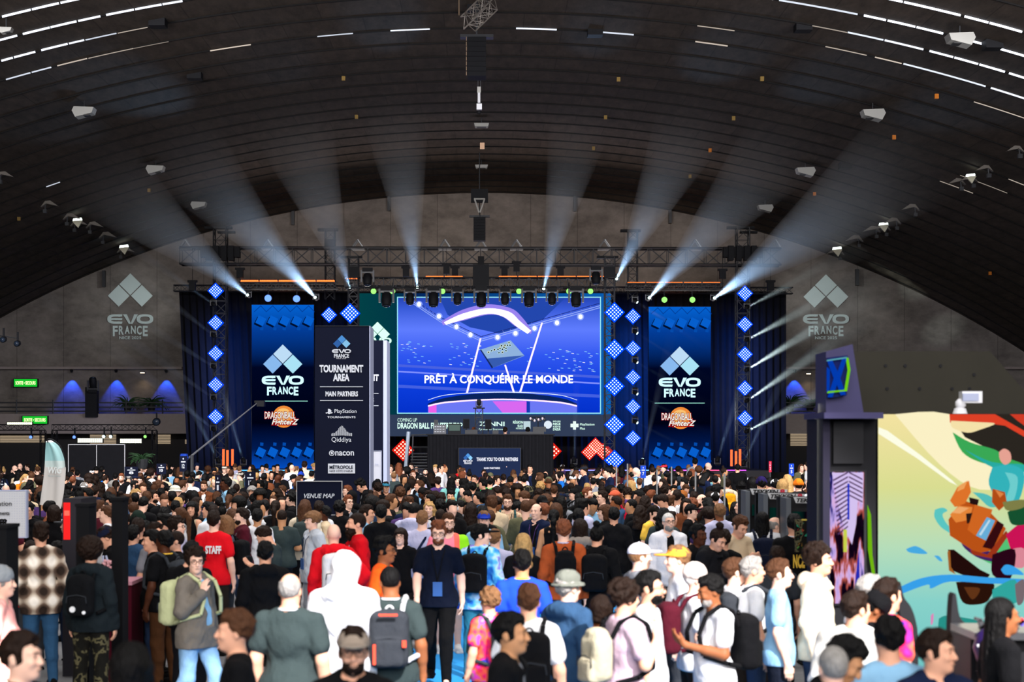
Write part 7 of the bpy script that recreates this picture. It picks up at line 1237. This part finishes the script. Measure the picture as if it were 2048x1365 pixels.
# --- third rows (written: x y facing hair colour top topcolour skin extras)
T3 = """55 1008 0 short k jacket black 2 ; glasses=1,b=1.1|man in black coat facing the camera beside partner board
108 1012 185 bob b jacket black 2 ; |grey brown haired person left of the red lit cabinet
179 978 15 short m jacket black 1 ; glasses=1|man with glasses left of the tall black post
192 1014 180 curly k jacket black 4 ;
213 1015 280 short m tee white 1 ; b=1.15|ginger-haired man facing left behind the tall black post
222 994 280 short k tee dark_grey 2 ; glasses=1
247 1029 5 short b jacket black 2 ; beard=1
250 993 285 quiff m jacket black 2 ; |curly brown-haired man facing left in black and red
216 986 180 short k hoodie black 2 ; hat='cap',hatc='black'
189 974 180 short b jacket navy 2 ; pack='navy'
163 964 180 short k jacket black 2 ; hat='beanie',hatc='black'
174 954 0 short k jacket black 3 ; beard=1
222 977 180 bob m jacket black 2 ;
202 946 130 wave k tee blue 3 ; beard=1,b=1.1|long-haired bearded man in bright blue tee
231 948 180 short k hoodie light_blue 2 ; b=1.1,extra=back_text('WiG','white',1.25,.2,.06)|person in light blue top with pink hood
243 949 0 short r tee black 1 ; beard=1
184 941 5 short k tee white 1 ; hat='backcap',hatc='d8d8d8'
155 942 185 short k hoodie grey 2 ; pack='black'
52 949 90 tail y tee black 1 ; pack='e07a1c'|blond person facing right with orange backpack
45 946 180 short b tee white 2 ; b=1.3
12 971 185 bald b tee dark_grey 1 ;
25 968 185 buzz b tee black 2 ;
54 975 95 short k jacket black 2 ;
79 976 185 wave m jacket black 1 ; pack='black'
138 968 180 short k tee black 2 ;
135 984 180 curly k jacket black 2 ;
276 1026 185 short k jacket black 2 ; hat='beanie',hatc='1c2a24'
276 1040 180 short b tee black 2 ;
290 1046 180 short k tee black 2 ;
312 1049 60 short b tee grey 2 ;
304 1064 285 short k tee black 2 ;
328 1017 185 short k tee black 3 ; b=1.1
327 1033 285 quiff k tee white 2 ;
355 1038 70 curly b tee lavender 1 ; glasses=1|brown curly man with glasses facing right, left of red staff
307 983 70 short b tee black 2 ; beard=1,b=1.15,lan='white',extra=back_text('EVO','white',1.15,.18,.12,True)|bearded man in black printed tee facing right
336 978 5 quiff k jacket black 2 ; glasses=1|smiling man with black hair and glasses
322 979 185 short k tank white 2 ;
351 974 75 short b jacket cream 1 ; hat='bucket',hatc='ded9c8',glasses=1|person in white bucket hat facing right
274 980 60 wave y tee pink 1 ; |woman with long blond hair in pink tee
270 963 90 short k tee white 2 ; b=1.05
305 961 120 long k jacket black 2 ; hat='beanie',hatc='e0e0e4'|person in white beanie with long black hair
269 951 60 short b tee white 2 ; hat='cap',hatc='141c34'
280 955 10 short b tee white 1 ; glasses=1
281 947 185 wave m tee black 2 ;
272 944 185 short y tee light_blue 1 ; b=1.25
298 950 10 short k jacket black 3 ;
319 962 90 bob m tee black 2 ;
327 948 185 short k jacket beige 2 ; extra=crossbag('black')
341 940 180 short k tee light_blue 1 ; hat='cap',hatc='black'
354 954 10 buzz k jacket black 4 ; beard=1,b=1.1|dark-skinned bearded man in black above the bucket hat
358 936 180 wave m tee black 2 ;
385 946 200 short k tee navy 5 ; b=1.15
302 936 180 short k tee grey 2 ;
284 931 10 bald b tee white 1 ;
383 1005 0 bob k tee black 2 ;
408 964 0 short m jacket brown 2 ; beard=1,b=1.1,lan='black'|bearded man in brown jacket facing the camera
383 982 90 tail k tee white 2 ; extra=crossbag('black')
390 1006 130 long b tank beige 2 ; |woman with long dark hair in pale tank top
358 1017 270 tail m tee white 1 ; 
351 1004 185 short k jacket navy 2 ; b=1.1
356 998 185 short y tee grey 1 ;
417 1008 260 short k long light_blue 2 ; b=1.1|black-haired man in light blue shirt above red staff
451 957 290 short k tee light_blue 5 ; H=1.95,lan='black'|tall dark-skinned person in light blue tee with lanyard
466 965 170 short g jacket dark_grey 2 ; hat='beanie',hatc='8c8a86'
481 946 280 short b tee khaki 1 ; hat='cap',hatc='8f8a80',glasses=1|person with glasses and beige grey cap facing left
464 982 180 curly k jacket black 2 ;
476 989 180 long m tee grey 1 ; |woman with long brown hair and grey top back view
483 1019 285 short b jacket maroon 1 ; beard=1,b=1.1|bearded man in maroon jacket facing left
504 974 355 bowl g tee dark_grey 2 ; glasses=1|person with silver bowl haircut facing the camera
552 979 290 wave b tee black 3 ; b=1.15|person with long curly hair and black top
531 998 180 bald k jacket black 5 ; b=1.2,pack='black'|dark-skinned bald man in black with backpack
515 1021 180 short k long white 3 ; |person with short afro hair in patterned white shirt
583 988 270 curly k jacket black 1 ; b=1.05
584 981 180 short k tee black 2 ;
610 1002 180 long m long cream 1 ; H=1.82,pose='stand',pack='green grey'|person with long brown hair in cream sweater
648 1015 280 short k jacket beige 5 ; 
638 1005 185 short b tee white 2 ;
679 1006 185 curly k jacket black 2 ; hat='cap',hatc='black'
697 993 40 short r jacket black 1 ; glasses=1,b=1.15|man with ginger hair and glasses right of venue map
694 973 300 short r tee beige 1 ; glasses=1,b=.95
704 985 180 short k hoodie black 2 ; hat='hood',hatc='black'
701 964 60 short k jacket black 2 ;
717 957 285 quiff k jacket black 2 ; pose='down',Yf=37|dark curly man looking down beside the totem
735 1013 75 short b jacket light_blue 2 ;
762 1013 185 short k jacket black 3 ; H=1.8|person in glossy black leather jacket back view
750 987 180 short m hoodie lavender 1 ; b=1.25|light brown-haired person in pale lavender hoodie
757 969 180 curly b tee black 2 ;
772 966 10 short b tee black 2 ; hat='cap',hatc='2f6f88'
751 964 180 short k jacket black 2 ;
801 978 180 curly m tee brown 2 ; pack='black'|fluffy brown-haired person with brown top and backpack
818 998 355 quiff m long navy 1 ; b=1.1,lan='black',H=1.78|man with brown quiff in navy sweater
845 1025 170 short l tee lavender 1 ; b=1.2,extra=crossbag('navy')|light brown-haired man in pale shirt with dark strap
858 1006 355 wave y jacket black 1 ;
857 984 10 short b jacket black 1 ;
881 1020 180 buzz b tee black 2 ;
881 1003 180 curly k tee black 2 ;
905 1004 355 bun y jacket black 1 ; extra=headphones('white')|blonde woman with white headphones and black jacket
901 984 0 short k tee maroon 2 ; beard=1,b=1.1
902 957 182 long k tee teal 2 ; b=1.25,extra=crossbag('black')|long-haired person in pale teal tee with strap
936 970 185 curly k hoodie navy 4 ; b=1.05|person with dark curly hair and pale hood lining
946 967 180 short k tee dark_grey 2 ;
948 952 0 short b jacket khaki 2 ; glasses=1
966 955 0 long b tee black 2 ; lan='yellow'
915 955 0 wave b jacket black 1 ;
826 942 0 buzz r jacket black 1 ; b=1.35,lan='black',H=1.85|big balding man in black with badge facing the camera
840 973 290 braids k jacket black 5 ; pose='down'
838 963 285 short m tee light_blue 2 ;
784 948 0 bowl k hoodie cream 1 ; H=1.6|small person with black bowl hair in cream hoodie
863 944 185 short k jacket c8a072 4 ; hat='beanie',hatc='black',pack='blue'|person in tan coat with blue backpack
942 1008 180 long b jacket black 2 ; b=1.1
964 1015 185 short k tee black 2 ;
967 990 185 short k jacket black 3 ; pack='black'
982 988 185 short b jacket black 2 ;
980 957 182 short k tee green 2 ; b=1.2|person in bright green tee seen from behind
1015 992 0 short m tee floral_beige 1 ; glasses=1,beard=1,lan='black',pack='2f5050',H=1.84|balding bearded man in floral beige shirt with lanyard
1072 1009 335 fringe b jacket navy 1 ; H=1.8,lan='purple',b=1.1|balding man in navy jacket looking to the left
1108 1021 175 tail k tank black 3 ; b=.95|woman with long black ponytail and bare shoulders
1112 1008 180 bob m jacket black 1 ;
1095 984 182 bun b jacket black 2 ; b=1.1
1123 994 170 long k tee grey 2 ; b=1.05
1054 989 180 curly k tee white_striped 3 ; pack='navy',lan='yellow'
1014 979 150 short b tee black 2 ;
1078 979 180 bowl b tee white 2 ;
1108 973 180 short m tee black 2 ;
1147 979 285 short k jacket grey 1 ; hat='cap',hatc='black',pack='black'
1176 977 60 short r tee black 1 ; beard=1
1169 985 60 short b tee light_blue 2 ; hat='cap',hatc='2f6a3c'
1204 984 290 short b tee black 1 ; glasses=1
1187 1010 170 short b tank orange 1 ; b=.9,H=1.6
1209 1011 275 bob m long black 1 ; |woman with brown bob facing left in black and white
1229 983 270 tail r tee white_striped 1 ; hat='cap',hatc='c85a40',pack='c01838'|person in faded red cap and striped shirt facing left
1242 972 180 curly k tee black 2 ;
1256 976 180 curly b tee purple 3 ; pose='down'
1278 996 180 wave m tee black 2 ;
1291 994 170 wave b jacket khaki 2 ; 
1294 974 180 short b tee lavender 1 ;
1333 974 80 curly b jacket navy 1 ; beard=1,b=1.05|man with wild dark curls in navy jacket facing right
1358 990 290 short k jacket black 2 ; b=1.1
1347 982 180 bald g tee white 1 ;
1366 985 90 short b tee black 2 ; hat='beanie',hatc='9a5a2c'
1388 986 180 short b tee black 2 ;
1384 1001 180 curly r jacket black 1 ;
1402 990 285 fringe b tee maroon 1 ; beard=1
1454 960 182 short b hoodie cream 1 ; pack='e8a020',H=1.82,trs='c8c0b0'|person in cream hoodie with bright yellow backpack
1470 1006 180 long k tee black 2 ; H=1.62
1482 1001 275 buzz g tee navy 1 ;
1511 1001 180 curly m tee black 2 ;
1559 1021 180 short m tee black 2 ;
1373 953 182 short b long steel_blue 1 ; b=1.3,pose='hip'|broad man in steel blue sweater seen from behind
1421 949 180 bob k tee teal 1 ; pack='3d5a70'|dark-haired person in teal with grey blue backpack
1434 952 70 quiff r tee blue 1 ; |ginger-blond person in blue facing right
1409 943 10 short m jacket black 1 ;
1390 918 180 short k long grey 2 ; Yf=60,b=1.1|tall person in grey sweater standing above the right crowd
1417 926 90 bald k jacket black 1 ; Yf=60
1328 930 285 short b tee khaki 1 ; hat='cap',hatc='c03040',Yf=58|person in red cap facing left by the right screen
1305 934 185 buzz b tee white 2 ; Yf=52,extra=crossbag('black'),b=1.1|person in white tee with dark strap by blue sign
1273 936 90 bald b long light_blue 1 ; Yf=48,pack='2f4a6a'|bald man in light blue shirt with backpack facing right
1213 936 285 short k tee navy 1 ; Yf=48,pose='hold'|man in navy tee facing left looking at his phone
1167 933 280 short b tee navy 2 ; hat='cap',hatc='20242c',pose='mouth',Yf=50|man in navy with hand raised to his mouth
1060 931 0 short k jacket black 2 ; b=1.35,lan='black',Yf=54|broad man in black with white badge before the booth
1014 926 350 short w tee grey 1 ; Yf=60|white-haired man in front of the partner sign
1041 937 180 tail k tee maroon 2 ; hat='backcap',hatc='8a2050'
1027 941 180 wave m tee grey 2 ;
1106 938 320 buzz k tee black 5 ; b=1.05,extra=shirt_front('light blue')|dark-skinned man in black over pale blue tee
1117 935 285 buzz b tee black 3 ;
1091 944 180 bald k tee black 2 ;
1090 948 182 short k jacket rust 2 ;
1081 967 180 curly y tee black 1 ;
1048 953 182 short k tee camouflage 2 ; b=1.2|person in dark camouflage tee seen from behind
1043 947 180 bun l hoodie lavender 1 ;
1137 951 182 short b jacket navy 2 ; b=1.15
994 954 70 quiff b tee white 2 ;
1007 950 180 short b tee black 2 ; hat='cap',hatc='black',b=1.1
1123 946 100 short k tee blue 2 ;
1184 950 60 short m tee purple 1 ; beard=1
781 931 350 short m tee grey 1 ; Yf=56
798 927 180 wave r tee beige 1 ; Yf=58,pose='point'
822 928 0 short b jacket black 1 ; glasses=1,beard=1,Yf=58
833 934 182 bald b tee white 1 ; pack='navy'
851 938 0 buzz k tee white 1 ; beard=1
871 932 0 quiff y tee black 1 ; b=1.15,H=1.85|blond man in black tee before the control booth
882 930 60 short k tee white 2 ; Yf=56
889 930 90 buzz r tee white 3 ; Yf=57
904 938 0 short b tee white 3 ; hat='backcap',hatc='b8b4ae',beard=1|bearded person in pale backwards cap
919 933 40 short k tee red 4 ; Yf=57
926 944 120 bob r tee black 1 ; lan='yellow'
961 936 285 short b tee black 2 ;
968 941 10 short b jacket maroon 2 ;
796 938 180 buzz k tee black 5 ;
609 924 182 short b tee cream 1 ; Yf=56,b=1.1|tall person in cream tee before the left side screen
602 946 180 short b tee blue 2 ; hat='beanie',hatc='1c3aa0'
623 943 182 short k tee white 2 ; extra=crossbag('black')
584 930 180 bald w tee white 1 ; Yf=56
556 950 260 bald k jacket black 5 ; b=1.1
533 947 280 bald b tee black 3 ;
514 941 180 short k jacket black 2 ; hat='cap',hatc='black',b=1.1
584 948 285 short k jacket navy 2 ; hat='cap',hatc='black',pose='down'
562 944 180 short b tee black 2 ;
449 933 0 short m tee black 1 ; hat='cap',hatc='d0c8b8',Yf=58
429 940 10 short k jacket black 3 ; beard=1
1475 930 182 short k jacket black 2 ; Yf=56,b=1.3,pose='mouth'|dark-haired man in black standing at the right tower
1603 930 10 long m jacket khaki 1 ; Yf=58|long-haired woman standing above the seated right crowd
1614 926 250 short b tee white 1 ; Yf=58|man in white shirt standing beside the long-haired woman
30 932 60 bald k jacket black 1 ; Yf=58,beard=1
40 928 0 bald b jacket black 1 ; Yf=60
948 862 180 short r tee dark_grey 1 ; pose='sit',Yf=62,b=1.1|ginger-haired operator sitting in the control booth
1010 864 180 short b tee white 1 ; pose='sit',Yf=62|operator in pale top sitting in the control booth
1055 864 180 short k tee navy 2 ; pose='sit',Yf=62|dark operator at the right end of the control booth
1597 961 182 buzz b hoodie black 1 ; hat='beanie',hatc='f07a20',pose='sit',lan='orange'|seated person in bright orange beanie
1565 960 182 bob y tee blue 1 ; pose='sit'|seated person with blond bob in blue and white
1550 960 182 short k tee black 1 ; hat='cap',hatc='e4e4e4',pose='sit'|seated person in white cap
1622 964 182 short k tee white 2 ; pose='sit'
1635 957 182 long l tee black 1 ; pose='sit'
1575 951 182 long y tee coral 1 ; pose='sit'
1523 957 182 short k tee purple 2 ; hat='beanie',hatc='241a4a',pose='sit'
1504 956 182 bob k tee blue 2 ; pose='sit'
1482 965 182 short k jacket black 2 ; hat='backcap',hatc='black',pose='sit'
1538 958 182 short k tee white 2 ; pose='sit'
1513 957 182 short b tee white 1 ; pose='sit'"""
NUM = {'light_blue': 'light blue'}
for ln in T3.split('\n'):
    lab = None
    if '|' in ln: ln, lab = ln.split('|')
    a, ex = ln.split(';'); f = a.split(); kw = eval('dict(%s)' % ex.strip(), globals())
    if kw.get('glasses') == 1: kw['glasses'] = True
    person(float(f[0]), float(f[1]), float(f[2]), f[3], f[4], f[5], f[6].replace('_', ' '), f[7], label=lab, **kw)
for q in PEOPLE:   # operators sit on the platform behind the counter
    if q['label'] and 'control booth' in q['label'] and 'operator' in q['label']: q['o'].location.z = 1.85; q['o'].scale = (1.02,)*3; q['o'].location.y = 61.6
# --- fill the gaps of the packed crowd, then the seated audience on the right
rf_ = random.Random(21)
occ = [q['loc'] for q in PEOPLE]; OBST = [(-3.32, 40.7, 1.25), (-3.3, 46.8, 1.4), (-13.6, 60, .9), (-12.6, 60, .9), (-14.4, 60, .9), (-13, 62, .6), (0.25, 61.2, 2.9), (-3.2, 31, .6)]
def free(x, y, d, lst): return all((x-a)**2+(y-b)**2 > d*d for a, b in lst) and all((x-a)**2+(y-b)**2 > r_*r_ for a, b, r_ in OBST)
LIMIT = 300; stuff_pts = []
HP = ['short']*9+['quiff', 'curly', 'bob', 'long', 'buzz', 'wave', 'bun', 'tail', 'afro']; HCP = 'kkkkkkkkbbbbbbbbmmmmlyrg'; TP = ['black']*17+['dark grey', 'dark grey', 'navy', 'navy', 'white', 'white', 'grey', 'light blue', 'beige', 'maroon', 'lavender', 'khaki', 'green grey', 'steel blue', 'brown', 'purple']
cand = []
for _ in range(9000):
    Y = rf_.uniform(25, 66); px = rf_.uniform(-15, 1660); x = (px-HX)*Y/F
    if Y > 58 and 840 < px < 1120: continue
    if px > 1440 and Y < 42: continue
    if 580 < px < 700 and Y < 32: continue
    if 620 < px < 790 and 32 < Y < 41: continue
    seated = px > 1455 and Y > 42
    if free(x, Y, (.62 if Y < 34 else 1.0) if not seated else .74, occ): occ.append((x, Y)); cand.append((Y, px, seated))
cand.sort()
for Y, px, seated in cand:
    H = (1.74+rf_.uniform(-.1, .1)) if not seated else 1.29+rf_.uniform(-.05, .05); s = F/Y; py = HY+s*(CH-H)
    a = dict(rz=rf_.choice((180, 180, 180, 175, 190, 160, 200, 270, 90, 0, 20, 300, 120)) if not seated else rf_.uniform(172, 190), hair=rf_.choice(HP), hc=rf_.choice(HCP), top=rf_.choice(('tee', 'tee', 'long', 'hoodie', 'jacket')), tc=rf_.choice(TP), skin=rf_.choice('1122234'), b=rf_.choice((1, 1, 1.1, 1.2)), pose='sit' if seated else rf_.choice(('stand', 'stand', 'phone', 'cross', 'pocket')))
    if rf_.random() < .08: a.update(hat=rf_.choice(('cap', 'backcap', 'beanie')), hatc=rf_.choice(('black', 'navy', 'white', 'khaki')), hair='short')
    if len(PEOPLE) < LIMIT: person(px, py, H=H, **a)
    else: stuff_pts.append((px, py, H, a))
# what is left of the crowd, furthest away: one object
if stuff_pts:
    vs_l, fs_l, ml, n0 = [], [], [], 0; mats = []
    def addm(me, m_, M):
        global n0
        n = len(me.vertices); co = np.zeros(n*3); me.vertices.foreach_get('co', co); co = co.reshape(-1, 3)@np.array(M.to_3x3()).T+np.array(M.translation); f = np.zeros(len(me.polygons)*4, dtype=np.int32); me.polygons.foreach_get('vertices', f) if False else me.loops.foreach_get('vertex_index', f)
        vs_l.append(co); fs_l.append(f.reshape(-1, 4)+n0); n0 += n
        if m_ not in mats: mats.append(m_)
        ml.append(np.full(len(me.polygons), mats.index(m_), dtype=np.int32))
    for px, py, H, a in stuff_pts:
        s = (py-HY)/(CH-H); Y = F/s; base = 1.29 if a['pose'] == 'sit' else 1.75; pose = a['pose']; k = H/base; b = a['b']
        M = Matrix.Translation(((px-HX)/s, Y, 0)) @ Matrix.Rotation(R(a['rz']), 4, 'Z') @ Matrix.Scale(k, 4); b = 1. if b < 1.06 else 1.13 if b < 1.18 else 1.28; J = skel(pose, b); Mh = headM(J, 0)
        addm(body_mesh(pose, b, 0, 3), skin_mat(a['skin']), M); addm(top_mesh(pose, b, a['top'], 3), cloth_mat(a['tc']), M); addm(hair_mesh(a['hair'], 3), hair_mat(a['hc']), M @ Mh)
        if a.get('hat'): addm(hair_mesh(a['hat'], 3), cloth_mat(a['hatc']), M @ Mh)
    V = np.concatenate(vs_l); Q = np.concatenate(fs_l); me = bpy.data.meshes.new('distant_crowd'); me.vertices.add(len(V)); me.vertices.foreach_set('co', V.ravel()); me.loops.add(len(Q)*4); me.loops.foreach_set('vertex_index', Q.ravel().astype(np.int32)); me.polygons.add(len(Q)); me.polygons.foreach_set('loop_start', np.arange(0, len(Q)*4, 4, dtype=np.int32)); me.polygons.foreach_set('loop_total', np.full(len(Q), 4, dtype=np.int32)); me.polygons.foreach_set('use_smooth', np.ones(len(Q), dtype=bool)); me.polygons.foreach_set('material_index', np.concatenate(ml)); me.update(calc_edges=True)
    for m_ in mats: me.materials.append(m_)
    o = bpy.data.objects.new('distant_crowd', me); COL.objects.link(o); tag(o, 'furthest packed heads of the crowd close to the stage', 'crowd', kind='stuff')
# ------------------------------------------------------------------ labels for everybody not described by hand
def cname(c): return c if c in TC else 'dark' 
def place(q):
    x, s = q['x'], q['s']
    spots = ((60, 'at the left edge'), (135, 'by the feather flag'), (255, 'before the white partition frame'), (345, 'under the left gallery'), (400, 'by the crane boom'), (500, 'below the left tower'), (632, 'below the left side screen'), (790, 'around the tall totem'), (860, 'left of the control booth'), (1110, 'before the control booth'), (1240, 'right of the control booth'), (1300, 'below the diamond lights'), (1430, 'below the right side screen'), (1500, 'below the right tower'), (3000, 'beside the dark gaming booths'))
    return next(n for l, n in spots if x < l)
HAIRW = {'short': 'short %s hair', 'quiff': 'swept %s hair', 'curly': 'curly %s hair', 'afro': '%s afro', 'long': 'long %s hair', 'wave': 'long wavy %s hair', 'bob': '%s bob', 'buzz': '%s buzz cut', 'bun': '%s hair bun', 'tail': '%s ponytail', 'fringe': 'thinning %s hair', 'bald': 'bald head', 'bowl': '%s bowl haircut', 'braids': '%s braids'}
def auto(q):
    if q['hat']: w_ = {'cap': 'cap', 'backcap': 'backwards cap', 'beanie': 'beanie', 'bucket': 'bucket hat', 'hood': 'hood'}[q['hat']]; h = (q['hatc']+' ' if q['hatc'] in TC else '')+w_
    else: h = HAIRW[q['hair']]; h = h % HC[q['hc']][0] if '%' in h else h
    t = {'tee': 'tee', 'long': 'sweater', 'hoodie': 'hoodie', 'jacket': 'jacket', 'tank': 'tank top'}[q['top']]
    return ('seated ' if q['pose'] == 'sit' else '')+'person with %s, %s %s' % (h, cname(q['tc']), t)
from collections import defaultdict
G = defaultdict(list)
for q in PEOPLE:
    q['o']['group'] = 'seated audience on the right' if q['pose'] == 'sit' and q['x'] > 1400 else 'people standing in the crowd'
    if not q['label']: G[(auto(q), place(q))].append(q)
ORD = ['leftmost', 'second', 'third', 'fourth', 'fifth', 'sixth', 'seventh', 'eighth', 'ninth', 'tenth', 'eleventh', 'twelfth', 'thirteenth', 'fourteenth']
for (a, pl), l in G.items():
    l.sort(key=lambda q: q['x'])
    if len(l) == 1: l[0]['label'] = a+' '+pl
    else:
        F_ = defaultdict(list)
        for q in l: F_['facing the camera' if (q['rz'] < 50 or q['rz'] > 310) else 'facing right' if q['rz'] < 130 else 'facing left' if q['rz'] > 230 else ''].append(q)
        for f, m_ in F_.items():
            for i, q in enumerate(m_):
                if len(m_) == 1 and f: q['label'] = (a+' '+f+' '+pl)
                else: q['label'] = a+' '+pl+', '+(ORD[i] if i == 0 else ORD[min(i, 13)]+' from left')
for q in PEOPLE:
    w_ = q['label'].split()
    if len(w_) > 16: q['label'] = ' '.join(w_[:16]).rstrip(',')
seen = defaultdict(int)
for q in PEOPLE:
    seen[q['label']] += 1
    if seen[q['label']] > 1: q['label'] = ' '.join(q['label'].split()[:12])+', nearer to camera' if seen[q['label']] == 2 else ' '.join(q['label'].split()[:12])+', lower in photo'
    q['o']['label'] = q['label']
    if q['e'] is not None and not q['packlab']:
        c = q['pack']+' ' if q['pack'] in TC else {'e07a1c': 'orange ', 'e8a020': 'bright yellow ', 'c01838': 'red ', '2f5050': 'dark teal ', '3d5a70': 'grey blue ', '2f4a6a': 'blue grey '}.get(q['pack'], '')
        q['e']['label'] = ' '.join((c+'backpack on the '+q['label'].replace('person with ', 'person with ')).split()[:16]).rstrip(',')
    if q['e'] is not None and '_p' in q['e']: del q['e']['_p']
print('PEOPLE', len(PEOPLE), 'STUFF', len(stuff_pts), 'MESHES', len(CACHE))
